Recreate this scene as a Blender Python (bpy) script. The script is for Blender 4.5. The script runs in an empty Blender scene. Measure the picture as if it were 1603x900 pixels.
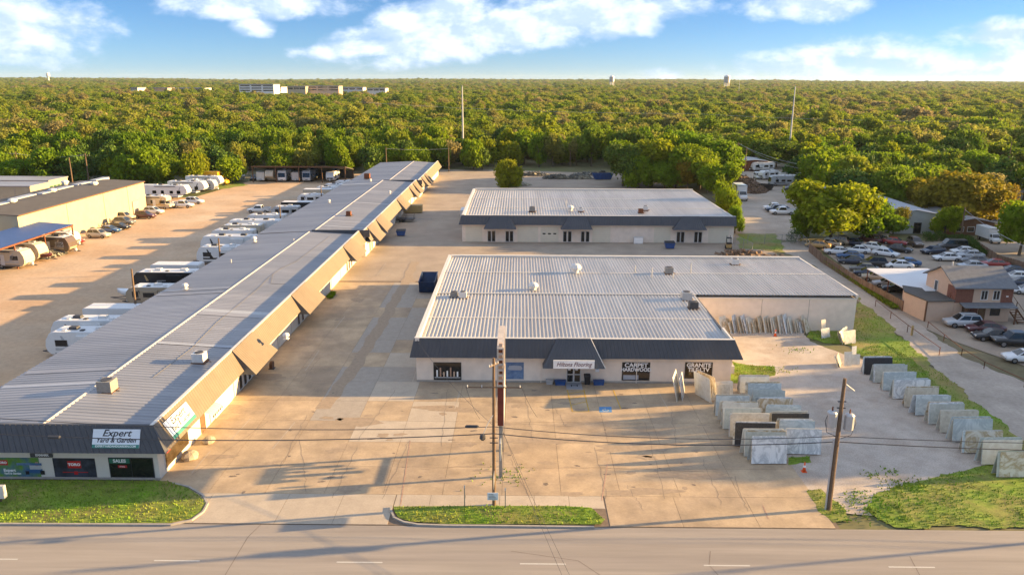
import bpy, math, random
import numpy as np
from mathutils import Vector, Matrix
random.seed(7); np.random.seed(7)
R = math.radians
scn = bpy.context.scene
COL = scn.collection

# ------------------------------------------------------------------ camera
CAM_H, PITCH, YAW, ROLL = 31.0, R(15.15), R(0.5), R(0.2)
FPX, PW, PH = 1200.0, 1603.0, 900.0
_f = Vector((-math.sin(YAW)*math.cos(PITCH), math.cos(YAW)*math.cos(PITCH), -math.sin(PITCH)))
_r0 = Vector((math.cos(YAW), math.sin(YAW), 0)); _u0 = _r0.cross(_f)
_r = _r0*math.cos(ROLL) + _u0*math.sin(ROLL); _u = _r.cross(_f)
cd = bpy.data.cameras.new('camera'); cam = bpy.data.objects.new('camera', cd); COL.objects.link(cam)
cd.sensor_width = 36; cd.lens = 36*FPX/PW; cd.clip_start = 0.5; cd.clip_end = 60000
m = Matrix((_r, _u, -_f)).transposed().to_4x4(); m.translation = (0, 0, CAM_H); cam.matrix_world = m
scn.camera = cam

def ray(px, py):
    return _f + _r*((px-PW/2)/FPX) - _u*((py-PH/2)/FPX)
def P(px, py, z=0.0):                 # pixel -> point on the level z
    d = ray(px, py); t = (z-CAM_H)/d.z
    return Vector((d.x*t, d.y*t, z))
def PY(px, py, Y):                    # pixel -> point on the plane y = Y
    d = ray(px, py); t = Y/d.y
    return Vector((d.x*t, Y, CAM_H+d.z*t))
def PX(px, py, X):                    # pixel -> point on the plane x = X
    d = ray(px, py); t = X/d.x
    return Vector((X, d.y*t, CAM_H+d.z*t))

# ------------------------------------------------------------------ sky, sun, exposure
SUN_EL, SUN_OFF = R(11.0), R(9.0)     # the sun stands low beyond the right edge
sdir = Vector((math.cos(SUN_EL)*math.cos(SUN_OFF), math.cos(SUN_EL)*math.sin(SUN_OFF), math.sin(SUN_EL)))
sd = bpy.data.lights.new('sun', 'SUN'); sun = bpy.data.objects.new('sun', sd); COL.objects.link(sun)
sd.energy = 5.0; sd.angle = R(0.55); sd.color = (1.0, 0.66, 0.28)
sun.rotation_euler = sdir.to_track_quat('Z', 'Y').to_euler(); sun.location = (120, 20, 60)
scn.view_settings.view_transform = 'Standard'; scn.view_settings.look = 'None'
scn.view_settings.exposure = 2.08; scn.view_settings.gamma = 1.0; scn.view_settings.use_curve_mapping = False
scn.cycles.use_denoising = True
scn.cycles.max_bounces = 6; scn.cycles.diffuse_bounces = 3; scn.cycles.transparent_max_bounces = 6

w = bpy.data.worlds.new('World'); scn.world = w; w.use_nodes = True
nt = w.node_tree; N = nt.nodes; L = nt.links; N.clear()
def nd(t, **kw):
    n = N.new(t)
    for k, v in kw.items(): setattr(n, k, v)
    return n
def mth(op, a, b=None, c=None, clamp=False):
    n = nd('ShaderNodeMath', operation=op, use_clamp=clamp)
    for i, v in enumerate((a, b, c)):
        if v is None: continue
        if isinstance(v, (int, float)): n.inputs[i].default_value = v
        else: L.new(v, n.inputs[i])
    return n.outputs[0]
sky = nd('ShaderNodeTexSky', sky_type='NISHITA'); sky.sun_disc = False
sky.sun_rotation = math.pi/2-SUN_OFF
sky.altitude = 200; sky.air_density = 0.6; sky.dust_density = 0.0; sky.ozone_density = 6.0
sky.sun_elevation = SUN_EL
tc = nd('ShaderNodeTexCoord'); sp = nd('ShaderNodeSeparateXYZ'); L.new(tc.outputs['Generated'], sp.inputs[0])
az = mth('ARCTAN2', sp.outputs[0], sp.outputs[1]); el = mth('ARCSINE', sp.outputs[2])
cv = nd('ShaderNodeCombineXYZ'); L.new(az, cv.inputs[0]); L.new(mth('MULTIPLY', el, 1.7), cv.inputs[1])
def sstep(v, a, b):
    r = nd('ShaderNodeMapRange', interpolation_type='SMOOTHSTEP')
    L.new(v, r.inputs[0]); r.inputs[1].default_value = a; r.inputs[2].default_value = b; return r.outputs[0]
def noise(scale, detail, rough, off=(0, 0, 0), dist=0.0):
    mp = nd('ShaderNodeMapping'); mp.inputs['Location'].default_value = off
    L.new(cv.outputs[0], mp.inputs[0])
    n = nd('ShaderNodeTexNoise'); n.inputs['Scale'].default_value = scale; n.inputs['Detail'].default_value = detail
    n.inputs['Roughness'].default_value = rough; n.inputs['Distortion'].default_value = dist
    L.new(mp.outputs[0], n.inputs['Vector']); return n.outputs[0]
n1 = noise(15, 9, 0.58, (0.0, 0, 0), 0.15); n2 = noise(15, 9, 0.58, (0.013, 0.016, 0), 0.15)
puff = noise(38, 6, 0.6, (3, 1, 0))
# cloud banks: azimuth, elevation, half width, half height (radians), tilt, softness
CL = [(760, 50, 270, 40, -.13, 1.15), (600, 74, 135, 18, -.08, 1.1), (690, 30, 110, 36, -.1, 1.1), (900, 26, 200, 44, -.1, 1.15), (10, 40, 125, 52, 0.05, .85),
      (400, 6, 150, 26, 0, .9), (398, 43, 36, 15, 0, .8), (1245, 6, 100, 26, .05, .85), (1300, 92, 150, 28, -.1, .55),
      (1530, 104, 190, 27, 0, .6), (1560, 55, 75, 22, 0, .75), (1030, 118, 45, 12, 0, .5), (430, -60, 420, 50, 0, .9), (1300, -80, 300, 50, .1, .9),
      (1900, 60, 160, 40, 0, .8), (-260, 70, 150, 45, 0, .8)]
acc = None
for (px, py, hw, hh, tl, sf) in CL:
    d = ray(px, py).normalized(); a0 = math.atan2(d.x, d.y); e0 = math.asin(d.z)
    da = mth('SUBTRACT', az, a0); de = mth('SUBTRACT', mth('SUBTRACT', el, e0), mth('MULTIPLY', da, -tl))
    q = mth('ADD', mth('POWER', mth('DIVIDE', da, hw/FPX), 2.0), mth('POWER', mth('DIVIDE', de, hh/FPX), 2.0))
    v = mth('MULTIPLY', mth('SUBTRACT', 1.0, q), sf)
    acc = v if acc is None else mth('MAXIMUM', acc, v)
acc = mth('MAXIMUM', acc, -1.2)
gen = mth('MULTIPLY_ADD', mth('SUBTRACT', noise(2.6, 4, .55, (5, 2, 0)), 0.42), 5.0, 0.2)   # unseen clouds all round, higher up, thickened to brighten the shade
gen = mth('SUBTRACT', gen, mth('MULTIPLY', sstep(el, 0.24, 0.13), 3.0))
base = mth('MAXIMUM', acc, gen)
def dens(n): return mth('MULTIPLY_ADD', mth('SUBTRACT', n, 0.5), 3.3, mth('MULTIPLY', base, 1.25))
d1 = dens(n1); d2 = dens(n2)
alpha = mth('MULTIPLY', sstep(d1, -0.15, 1.05), 0.96)
shade = sstep(mth('ADD', mth('SUBTRACT', d1, d2), mth('MULTIPLY', mth('SUBTRACT', puff, .5), 0.35)), -0.35, 0.35)
cm = nd('ShaderNodeMix', data_type='RGBA'); L.new(shade, cm.inputs[0])
cm.inputs[6].default_value = (3.2, 4.1, 5.5, 1); cm.inputs[7].default_value = (5.0, 5.6, 6.8, 1)  # bluish, so the unseen clouds overhead fill the shade with cooler light
tint = nd('ShaderNodeMix', data_type='RGBA', blend_type='MULTIPLY'); tint.inputs[0].default_value = 1.0
L.new(sky.outputs[0], tint.inputs[6]); tint.inputs[7].default_value = (1.3, 0.98, 0.82, 1)
mx = nd('ShaderNodeMix', data_type='RGBA'); L.new(alpha, mx.inputs[0]); L.new(tint.outputs[2], mx.inputs[6]); L.new(cm.outputs[2], mx.inputs[7])
bg = nd('ShaderNodeBackground'); bg.inputs[1].default_value = 0.05; L.new(mx.outputs[2], bg.inputs[0])
ow = nd('ShaderNodeOutputWorld'); L.new(bg.outputs[0], ow.inputs[0])

# ------------------------------------------------------------------ helpers
MATS = {}
def mat(name, col, rough=0.7, metal=0.0, ns=0.0, na=0.0, bump=0.0, bs=None, col2=None, rnd=0.0, coord='Object', spec=0.4, coat=0.0, ns2=0.0, na2=0.0, stretch=None):
    """procedural material: base colour, mottled by two noises, optional second colour in patches, per-object tone"""
    if name in MATS: return MATS[name]
    mt = bpy.data.materials.new(name); mt.use_nodes = True; t = mt.node_tree; n = t.nodes; l = t.links
    b = n['Principled BSDF']; b.inputs['Base Color'].default_value = (*col, 1); b.inputs['Roughness'].default_value = rough
    b.inputs['Metallic'].default_value = metal; b.inputs['Specular IOR Level'].default_value = spec; b.inputs['Coat Weight'].default_value = coat
    out = None
    def rgb(c):
        x = n.new('ShaderNodeRGB'); x.outputs[0].default_value = (*c, 1); return x.outputs[0]
    tcn = n.new('ShaderNodeTexCoord')
    def nz(s, det=5, ro=.6):
        x = n.new('ShaderNodeTexNoise'); x.inputs['Scale'].default_value = s; x.inputs['Detail'].default_value = det
        x.inputs['Roughness'].default_value = ro
        if coord == 'World':
            g = n.new('ShaderNodeNewGeometry'); mp = n.new('ShaderNodeMapping'); mp.inputs['Scale'].default_value = stretch or (1, 1, 1)
            l.new(g.outputs['Position'], mp.inputs[0]); l.new(mp.outputs[0], x.inputs['Vector'])
        else: l.new(tcn.outputs['Object'], x.inputs['Vector'])
        return x.outputs[0]
    out = rgb(col)
    def mixn(fac, a, c, bt='MIX'):
        x = n.new('ShaderNodeMix'); x.data_type = 'RGBA'; x.blend_type = bt
        if isinstance(fac, (int, float)): x.inputs[0].default_value = fac
        else: l.new(fac, x.inputs[0])
        l.new(a, x.inputs[6]); l.new(c, x.inputs[7]); return x.outputs[2]
    def mr(v, a, c, lo, hi):
        x = n.new('ShaderNodeMapRange'); l.new(v, x.inputs[0])
        for i, q in enumerate((a, c, lo, hi)): x.inputs[i+1].default_value = q
        return x.outputs[0]
    if col2 is not None:
        out = mixn(mr(nz(ns*0.35 if ns else 1.0), .42, .62, 0, 1), out, rgb(col2))
    def vary(o, v, amt):
        c = n.new('ShaderNodeCombineColor')
        k = mr(v, 0.25, 0.75, 1-amt, 1+amt)
        for i in range(3): l.new(k, c.inputs[i])
        return mixn(1.0, o, c.outputs[0], 'MULTIPLY')
    if na: out = vary(out, nz(ns), na)
    if na2: out = vary(out, nz(ns2, 3), na2)
    if rnd:
        oi = n.new('ShaderNodeObjectInfo'); c = n.new('ShaderNodeCombineColor'); k = mr(oi.outputs['Random'], 0, 1, 1-rnd, 1+rnd)
        for i in range(3): l.new(k, c.inputs[i])
        out = mixn(1.0, out, c.outputs[0], 'MULTIPLY')
    l.new(out, b.inputs['Base Color'])
    if bump:
        bp = n.new('ShaderNodeBump'); bp.inputs['Strength'].default_value = bump; bp.inputs['Distance'].default_value = 0.05
        l.new(nz(bs or ns*3 or 20), bp.inputs['Height']); l.new(bp.outputs[0], b.inputs['Normal'])
    MATS[name] = mt; return mt

class MB:
    def __init__(s): s.v = []; s.f = []
    def quad(s, *p):
        i = len(s.v); s.v += [tuple(q) for q in p]; s.f.append(tuple(range(i, i+len(p)))); return s
    def box(s, x0, x1, y0, y1, z0, z1):
        i = len(s.v)
        s.v += [(x0, y0, z0), (x1, y0, z0), (x1, y1, z0), (x0, y1, z0), (x0, y0, z1), (x1, y0, z1), (x1, y1, z1), (x0, y1, z1)]
        for q in ((0, 3, 2, 1), (4, 5, 6, 7), (0, 1, 5, 4), (1, 2, 6, 5), (2, 3, 7, 6), (3, 0, 4, 7)): s.f.append(tuple(i+k for k in q))
        return s
    def hexa(s, b, t):                      # 4 bottom points, 4 top points (counter-clockwise)
        i = len(s.v); s.v += [tuple(q) for q in b] + [tuple(q) for q in t]
        for q in ((0, 3, 2, 1), (4, 5, 6, 7), (0, 1, 5, 4), (1, 2, 6, 5), (2, 3, 7, 6), (3, 0, 4, 7)): s.f.append(tuple(i+k for k in q))
        return s
    def tube(s, pts, rad, n=8, cap=True):   # pts: points, rad: one radius or one per point
        pts = [Vector(p) for p in pts]; i0 = len(s.v)
        for k, p in enumerate(pts):
            d = (pts[min(k+1, len(pts)-1)]-pts[max(k-1, 0)]).normalized()
            a = d.cross(Vector((0, 0, 1)) if abs(d.z) < .9 else Vector((1, 0, 0))).normalized(); b = d.cross(a)
            r = rad[k] if isinstance(rad, (list, tuple)) else rad
            for j in range(n):
                t = 2*math.pi*j/n; s.v.append(tuple(p+(a*math.cos(t)+b*math.sin(t))*r))
        for k in range(len(pts)-1):
            for j in range(n):
                s.f.append((i0+k*n+j, i0+k*n+(j+1) % n, i0+(k+1)*n+(j+1) % n, i0+(k+1)*n+j))
        if cap:
            s.f.append(tuple(i0+j for j in range(n))[::-1]); s.f.append(tuple(i0+(len(pts)-1)*n+j for j in range(n)))
        return s
    def prism(s, poly, y0, y1, ax='y'):     # polygon in (x,z) extruded along y, or in (y,z) along x, or (x,y) along z
        i = len(s.v); n = len(poly)
        for t in (y0, y1):
            for (a, b) in poly:
                s.v.append((a, t, b) if ax == 'y' else (t, a, b) if ax == 'x' else (a, b, t))
        s.f.append(tuple(i+k for k in range(n))); s.f.append(tuple(i+n+k for k in range(n))[::-1])
        for k in range(n): s.f.append((i+k, i+n+k, i+n+(k+1) % n, i+(k+1) % n))
        return s
    def loft(s, rings, closed=True, cap=True):
        i = len(s.v); n = len(rings[0])
        for rg in rings: s.v += [tuple(p) for p in rg]
        for k in range(len(rings)-1):
            for j in range(n if closed else n-1):
                s.f.append((i+k*n+j, i+k*n+(j+1) % n, i+(k+1)*n+(j+1) % n, i+(k+1)*n+j))
        if cap:
            s.f.append(tuple(range(i, i+n))[::-1]); s.f.append(tuple(range(i+(len(rings)-1)*n, i+len(rings)*n)))
        return s
    def ribbed(s, a, b, c, d, n, h, wf=0.3):  # sheet a-b (one end) d-c (other end); n raised ribs run from a-b to d-c
        a, b, c, d = map(Vector, (a, b, c, d)); nrm = (b-a).cross(d-a).normalized()*h
        i = len(s.v); ts = []
        for k in range(n):
            t = k/n; u = 1.0/n
            ts += [(t, 0), (t+u*(1-wf)*.9, 0), (t+u*(1-wf*.8), 1), (t+u*(1-wf*.2), 1)]
        ts.append((1, 0))
        for t, o in ts:
            s.v.append(tuple(a.lerp(b, t)+nrm*o)); s.v.append(tuple(d.lerp(c, t)+nrm*o))
        for k in range(len(ts)-1): s.f.append((i+2*k, i+2*k+2, i+2*k+3, i+2*k+1))
        return s
    def mesh(s, name, smooth=False):
        me = bpy.data.meshes.new(name); me.from_pydata(s.v, [], s.f); me.validate()
        if smooth: me.polygons.foreach_set('use_smooth', [True]*len(me.polygons))
        me.update(); return me
    def build(s, name, m, parent=None, smooth=False):
        return obj(name, s.mesh(name, smooth), m, parent)
def fixn(me):
    import bmesh
    b = bmesh.new(); b.from_mesh(me); bmesh.ops.recalc_face_normals(b, faces=b.faces); b.to_mesh(me); b.free(); return me
def obj(name, me, m, parent=None):
    o = bpy.data.objects.new(name, me); COL.objects.link(o)
    if m is not None:
        if isinstance(m, str): m = MATS[m]
        if not me.materials: me.materials.append(m)
        elif me.materials[0] != m:
            o.material_slots[0].link = 'OBJECT'; o.material_slots[0].material = m
    if parent is not None: o.parent = parent
    return o
def tag(o, label=None, cat=None, group=None, kind=None):
    for k, v in (('label', label), ('category', cat), ('group', group), ('kind', kind)):
        if v: o[k] = v
    return o
def thing(name, label, cat, loc=(0, 0, 0), rz=0.0, group=None):
    o = bpy.data.objects.new(name, None); COL.objects.link(o); o.empty_display_size = .2
    o.location = loc; o.rotation_euler = (0, 0, rz); return tag(o, label, cat, group)
def struct(o): o['kind'] = 'structure'; return o
def sheet(name, pts, z, m, parent=None, thick=0.0):
    b = MB()
    if thick: b.prism([(p[0], p[1]) for p in pts], z-thick, z, 'z'); me = fixn(b.mesh(name))
    else:
        b.quad(*[(p[0], p[1], z) for p in pts]); me = b.mesh(name)
        if me.polygons[0].normal.z < 0: me.flip_normals()
    return obj(name, me, m, parent)
def rough(pts, step=.5, amp=.28, seed=1):   # ragged outline for ground patches
    rd = random.Random(seed); out = []; n = len(pts); ph = rd.uniform(0, 9)
    for i in range(n):
        a, c = Vector((pts[i][0], pts[i][1], 0)), Vector((pts[(i+1) % n][0], pts[(i+1) % n][1], 0)); L_ = (c-a).length
        if L_ < step: out.append(a); continue
        d = (c-a)/L_; nn = Vector((-d.y, d.x, 0)); k_ = int(L_/step)
        for k in range(k_):
            s = k*step; e = min(1, k/3, (k_-k)/3); out.append(a+d*(s+(rd.uniform(-.3, .3)*step if k else 0))+nn*amp*e*(rd.uniform(-.6, .6)+math.sin(s*1.1+ph)+.6*math.sin(s*.37+ph*2)))
    return out
def text(name, body, size, m, parent, origin, right, up, shear=0.0, align='CENTER', bold=0.0, depth=0.004, sx=1.0):
    c = bpy.data.curves.new(name, 'FONT'); c.body = body; c.size = size; c.shear = shear; c.align_x = align; c.align_y = 'CENTER'
    c.offset = bold; c.extrude = depth; c.resolution_u = 3
    t = bpy.data.objects.new(name, c); COL.objects.link(t)
    bpy.context.view_layer.update()
    me = bpy.data.meshes.new_from_object(t.evaluated_get(bpy.context.evaluated_depsgraph_get()))
    bpy.data.objects.remove(t); bpy.data.curves.remove(c)
    rv = Vector(right).normalized(); uv = Vector(up).normalized(); nv = rv.cross(uv)
    M = Matrix((rv*sx, uv, nv)).transposed().to_4x4(); M.translation = Vector(origin)
    me.transform(M); me.materials.clear(); return obj(name, me, m, parent)
# ------------------------------------------------------------------ materials
mat('earth', (.16, .13, .07), .95, ns=.05, na=.25, col2=(.09, .11, .03), ns2=1.3, na2=.2, coord='World')
mat('asphalt', (.30, .262, .225), .9, ns=1.1, na=.13, bump=.25, bs=60, ns2=3, na2=.07, col2=(.255, .222, .195), coord='World', stretch=(.05, 1, 1))
mat('stain', (.315, .238, .165), .9, ns=2.5, na=.2, coord='World'); mat('stain_dark', (.17, .13, .10), .85, ns=3, na=.3, coord='World'); mat('patch_grey', (.33, .285, .235), .9, ns=1.5, na=.12, ns2=7, na2=.08, coord='World')
mat('concrete', (.42, .312, .20), .88, ns=.5, na=.24, bump=.2, bs=40, col2=(.315, .237, .162), rnd=.05, ns2=5, na2=.10, coord='World')
mat('concrete_pale', (.42, .35, .27), .88, ns=.8, na=.12, bump=.2, bs=40, rnd=.05, ns2=6, na2=.08, coord='World')
mat('tar_bed', (.17, .125, .09), .95, ns=2, na=.3, coord='World')
mat('yard_paving', (.33, .265, .20), .9, ns=.25, na=.18, bump=.2, bs=30, col2=(.30, .235, .18), ns2=3, na2=.1, coord='World')
mat('gravel', (.45, .385, .325), .95, ns=.7, na=.15, bump=.7, bs=22, col2=(.38, .31, .25), ns2=9, na2=.25, coord='World')
mat('dirt_lot', (.47, .31, .185), .95, ns=.12, na=.18, bump=.4, bs=8, col2=(.50, .37, .25), ns2=1.6, na2=.14, coord='World')
mat('dirt_lane', (.40, .335, .275), .95, ns=.3, na=.15, bump=.4, bs=10, col2=(.33, .275, .22), ns2=2.5, na2=.15, coord='World')
mat('lawn', (.145, .22, .018), .95, ns=.9, na=.4, bump=.6, bs=25, col2=(.20, .195, .045), ns2=6, na2=.25, coord='World')
mat('dry_lawn', (.25, .20, .065), .95, ns=.4, na=.25, bump=.5, bs=20, col2=(.15, .23, .02), ns2=5, na2=.2, coord='World')
mat('grass_blade', (.16, .30, .013), .8, ns=1.0, na=.4, col2=(.27, .29, .04), coord='World')
mat('kerb_stone', (.34, .31, .27), .9, ns=1.5, na=.15, ns2=9, na2=.1)
mat('paint_white', (.48, .46, .42), .8, ns=8, na=.15)
mat('paint_yellow', (.48, .30, .05), .8, ns=6, na=.3)
mat('paint_blue', (.08, .22, .42), .8, ns=6, na=.25)
mat('paint_red', (.38, .235, .16), .85, ns=3, na=.3)
mat('wall_cream', (.70, .61, .515), .85, ns=1.2, na=.07, bump=.15, bs=40, ns2=.3, na2=.06)
mat('wall_yellowish', (.38, .33, .235), .85, ns=.8, na=.05, ns2=.2, na2=.06)
mat('wall_white', (.58, .54, .47), .8, ns=1.0, na=.06, ns2=.3, na2=.06)
mat('wall_peach', (.52, .37, .27), .85, ns=1.2, na=.06)
mat('wall_grey', (.35, .36, .34), .8, ns=1, na=.08)
mat('slate_metal', (.064, .068, .078), .55, ns=.7, na=.12, spec=.35, ns2=6, na2=.05)
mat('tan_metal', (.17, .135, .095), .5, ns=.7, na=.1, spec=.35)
mat('roof_metal', (.46, .445, .43), .5, metal=.12, ns=.6, na=.12, ns2=2.2, na2=.10, col2=(.40, .38, .365), spec=.45, coord='World', stretch=(1, .07, 1))
mat('roof_grey', (.30, .297, .31), .45, metal=.2, ns=.5, na=.13, ns2=1.6, na2=.10, col2=(.24, .245, .265), spec=.5, coord='World', stretch=(.08, 1, 1)); mat('sealant', (.13, .125, .12), .8)
mat('roof_dark', (.095, .085, .075), .85, ns=.4, na=.15, ns2=2, na2=.1)
mat('roof_white', (.62, .62, .62), .5, ns=.3, na=.05)
mat('roof_blue', (.05, .10, .25), .5, ns=.5, na=.1)
mat('roof_palegrey', (.34, .36, .40), .5, ns=.5, na=.1)
mat('sign_worn', (.46, .40, .35), .7, ns=3, na=.25); mat('ridge_metal', (.42, .40, .395), .55, ns=2, na=.1); mat('bin_navy', (.008, .028, .085), .5, ns=1.5, na=.3)
mat('coping', (.60, .57, .52), .6, ns=2, na=.08)
mat('shingle', (.15, .155, .165), .9, ns=2, na=.2, bump=.4, bs=14)
mat('brick_red', (.16, .065, .045), .9, ns=5, na=.25, rnd=.12)
mat('wood_brown', (.13, .065, .035), .85, ns=4, na=.25)
mat('pole_wood', (.145, .095, .06), .9, ns=5, na=.3, ns2=25, na2=.15)
mat('fence_wood', (.19, .12, .075), .9, ns=2, na=.25, rnd=.2)
mat('steel', (.32, .32, .32), .5, metal=.6, ns=3, na=.15)
mat('steel_dark', (.05, .05, .055), .6, ns=3, na=.2)
mat('rust', (.16, .055, .025), .9, ns=4, na=.35)
mat('sign_red', (.17, .035, .02), .75, ns=2, na=.3)
mat('sign_white', (.80, .79, .76), .6, ns=2, na=.08)
mat('sign_blue_white', (.62, .68, .74), .6, ns=2, na=.04)
mat('ink_dark', (.02, .02, .025), .7); mat('ink_purple', (.13, .03, .05), .7); mat('ink_green', (.02, .13, .08), .6)
mat('ink_white', (.75, .75, .74), .6); mat('ink_red', (.42, .015, .015), .6); mat('ink_teal', (.04, .20, .17), .6)
mat('glass_dark', (.012, .014, .016), .08, spec=.6, ns=.6, na=.3)
mat('glass_warm', (.05, .035, .02), .12, spec=.6, ns=1.5, na=.4)
mat('poster_black', (.012, .014, .022), .5, ns=1.8, na=.3, col2=(.045, .055, .08))
mat('poster_green', (.10, .22, .03), .6, ns=2.5, na=.3, col2=(.06, .13, .20))
mat('poster_blue', (.05, .11, .24), .5, ns=1.6, na=.3, col2=(.16, .24, .36))
mat('frame_white', (.55, .54, .52), .6); mat('frame_dark', (.03, .03, .03), .5)
mat('door_roll', (.60, .56, .45), .65, ns=1, na=.05); mat('door_brown', (.14, .08, .04), .7, ns=3, na=.2)
mat('bin_blue', (.015, .06, .20), .5, ns=1.5, na=.2, rnd=.1); mat('bin_tan', (.36, .26, .11), .6, ns=2, na=.15)
mat('bin_black', (.015, .015, .017), .6)
mat('ac_grey', (.22, .21, .195), .6, ns=4, na=.15, rnd=.15); mat('ac_white', (.58, .57, .55), .6, ns=3, na=.08)
mat('galv', (.42, .43, .44), .45, metal=.3, ns=4, na=.1)
mat('tyre', (.012, .012, .013), .85); mat('rim', (.30, .30, .31), .35, metal=.8)
mat('car_glass', (.010, .013, .017), .06, spec=.7); mat('lamp_clear', (.6, .6, .6), .15); mat('lamp_red', (.30, .01, .01), .2)
mat('cone_orange', (.75, .10, .015), .6); mat('rubble', (.12, .075, .05), .95, ns=1.5, na=.4, col2=(.20, .13, .085), coord='World')
mat('junk', (.10, .10, .09), .8, ns=1, na=.4, col2=(.22, .20, .15), rnd=.4)
mat('rock', (.36, .30, .22), .95, ns=2.5, na=.3, bump=.6, bs=6)
for nm, c in dict(white=(.66, .66, .65), silver=(.38, .40, .42), grey=(.12, .125, .13), black=(.012, .012, .014), blue=(.025, .09, .22), navy=(.015, .028, .06),
                  maroon=(.07, .012, .016), red=(.28, .02, .015), tan=(.34, .27, .19), gold=(.42, .27, .10), brown=(.10, .07, .05), beige=(.48, .42, .32),
                  yellow=(.62, .33, .02), green=(.05, .12, .05), teal=(.08, .22, .26)).items():
    mat('paint_'+nm+'_car', c, .32, ns=3, na=.05, spec=.5, coat=.5 if nm not in ('white',) else .2)
def stone(name, c1, c2, sc, kind='vein'):
    mt = bpy.data.materials.new(name); mt.use_nodes = True; t = mt.node_tree; n = t.nodes; l = t.links; b = n['Principled BSDF']
    tc_ = n.new('ShaderNodeTexCoord'); oi = n.new('ShaderNodeObjectInfo'); ad = n.new('ShaderNodeVectorMath'); ad.operation = 'MULTIPLY_ADD'
    cb = n.new('ShaderNodeCombineXYZ'); l.new(oi.outputs['Random'], cb.inputs[0]); l.new(oi.outputs['Random'], cb.inputs[1])
    ad.inputs[1].default_value = (40, 31, 17); l.new(cb.outputs[0], ad.inputs[0]); l.new(tc_.outputs['Object'], ad.inputs[2])
    x = n.new('ShaderNodeTexNoise'); x.inputs['Scale'].default_value = sc; x.inputs['Detail'].default_value = 8; x.inputs['Roughness'].default_value = .62
    x.inputs['Distortion'].default_value = 1.6 if kind == 'vein' else .2; l.new(ad.outputs[0], x.inputs['Vector'])
    r = n.new('ShaderNodeValToRGB'); e = r.color_ramp.elements
    if kind == 'vein':
        e[0].position = .40; e[0].color = (*c1, 1); e[1].position = .5; e[1].color = (*c2, 1); q = e.new(.60); q.color = (*c1, 1)
    else: e[0].position = .35; e[0].color = (*c1, 1); e[1].position = .68; e[1].color = (*c2, 1)
    l.new(x.outputs[0], r.inputs[0]); l.new(r.outputs[0], b.inputs['Base Color']); b.inputs['Roughness'].default_value = .35; MATS[name] = mt
stone('stone_white', (.74, .74, .72), (.45, .46, .46), .7); stone('stone_grey', (.52, .53, .48), (.36, .38, .34), 3, 'speck')
stone('stone_beige', (.64, .58, .47), (.46, .40, .30), 3, 'speck'); stone('stone_black', (.012, .014, .018), (.05, .05, .055), 9, 'speck')
stone('stone_gold', (.68, .62, .51), (.42, .31, .17), .6); stone('stone_blue', (.58, .62, .60), (.40, .45, .45), .6)
stone('stone_ivory', (.76, .72, .62), (.60, .54, .43), 2, 'speck')
SKIN = ['stone_white', 'stone_grey', 'stone_beige', 'stone_blue', 'stone_gold', 'stone_ivory']

# ------------------------------------------------------------------ terrain
def hgt(x, y):
    r = math.hypot(x, y)
    t = min(max((r-1800)/5200, 0), 1); t = t*t*(3-2*t)
    return -0.06 + t*(17 + 5*math.sin(x*.0011+1)+3*math.sin(x*.0027+y*.0006)) + (2.5*math.sin(x*.006)*math.sin(y*.004+1) if r > 500 else 0)*min(1, max(0, (r-500)/500))
b = MB(); rs = [0, 60, 150, 300, 450, 600, 800, 1050, 1400, 1900, 2600, 3500, 4800, 6500, 9000]; na_ = 96
b.v.append((0, 0, -0.06))
for r_ in rs[1:]:
    for k in range(na_):
        a = 2*math.pi*k/na_; x, y = r_*math.cos(a), r_*math.sin(a); b.v.append((x, y, hgt(x, y)))
for k in range(na_): b.f.append((0, 1+k, 1+(k+1) % na_))
for i in range(len(rs)-2):
    for k in range(na_):
        a0 = 1+i*na_; b.f.append((a0+k, a0+na_+k, a0+na_+(k+1) % na_, a0+(k+1) % na_))
struct(b.build('ground', 'earth'))

# road with its lane dashes
road = struct(sheet('road', [(-260, 22), (260, 22), (260, 48.75), (-260, 48.75)], 0.0, 'asphalt'))
for k in range(-6, 7):
    x = -26.4+2.2+12.2*(k+2)-24.4
    sheet('lane_dash', [(x, 44.32), (x+3.05, 44.32), (x+3.05, 44.44), (x, 44.44)], .005, 'paint_white', road)
b = MB()
for (pts) in [[(352, 900), (388, 840), (440, 790), (480, 740)], [(800, 862), (905, 877), (940, 900)], [(1112, 862), (1110, 884), (1125, 900)], [(1424, 870), (1440, 900)]]:
    w3 = [P(*p, .004) for p in pts]
    for a, c in zip(w3, w3[1:]):
        n_ = Vector((-(c-a).y, (c-a).x, 0)).normalized()*.02; b.quad(a-n_, a+n_, c+n_, c-n_)
for f_ in range(len(b.f)): pass
o = b.build('road_crack', 'tar_bed', road)
# left dirt lot, shop yard, gravel yard, lane and right lots
struct(sheet('dirt_lot', [(-260, 49.4), (-44, 49.4), (-44, 262), (-52, 262), (-84, 246), (-88, 205), (-150, 205), (-260, 205)], 0.004, 'dirt_lot'))
struct(sheet('yard_paving', [(-46, 118), (48, 118), (47, 205), (44, 262), (-10, 275), (-46, 275)], .008, 'yard_paving'))
struct(sheet('gravel_yard', rough([(20.5, 52.0), (26, 50.6), (32.5, 50.4), (40, 55), (45, 60), (45, 70), (42, 80), (38, 86), (36, 90), (37, 95.2), (22, 95.2)], .6, .3, 5), .012, 'gravel'))
struct(sheet('dirt_lane', rough([P(1603, 692), P(1540, 642), P(1480, 592), P(1430, 548), P(1385, 502), P(1330, 457), P(1262, 410), P(1225, 394), P(1215, 380), P(1258, 378), P(1290, 405), P(1345, 442), P(1405, 487), P(1450, 515), P(1505, 558), P(1603, 598), (62, 49.3), (52, 49.3)], .6, .3, 5), .010, 'dirt_lane'))
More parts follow.
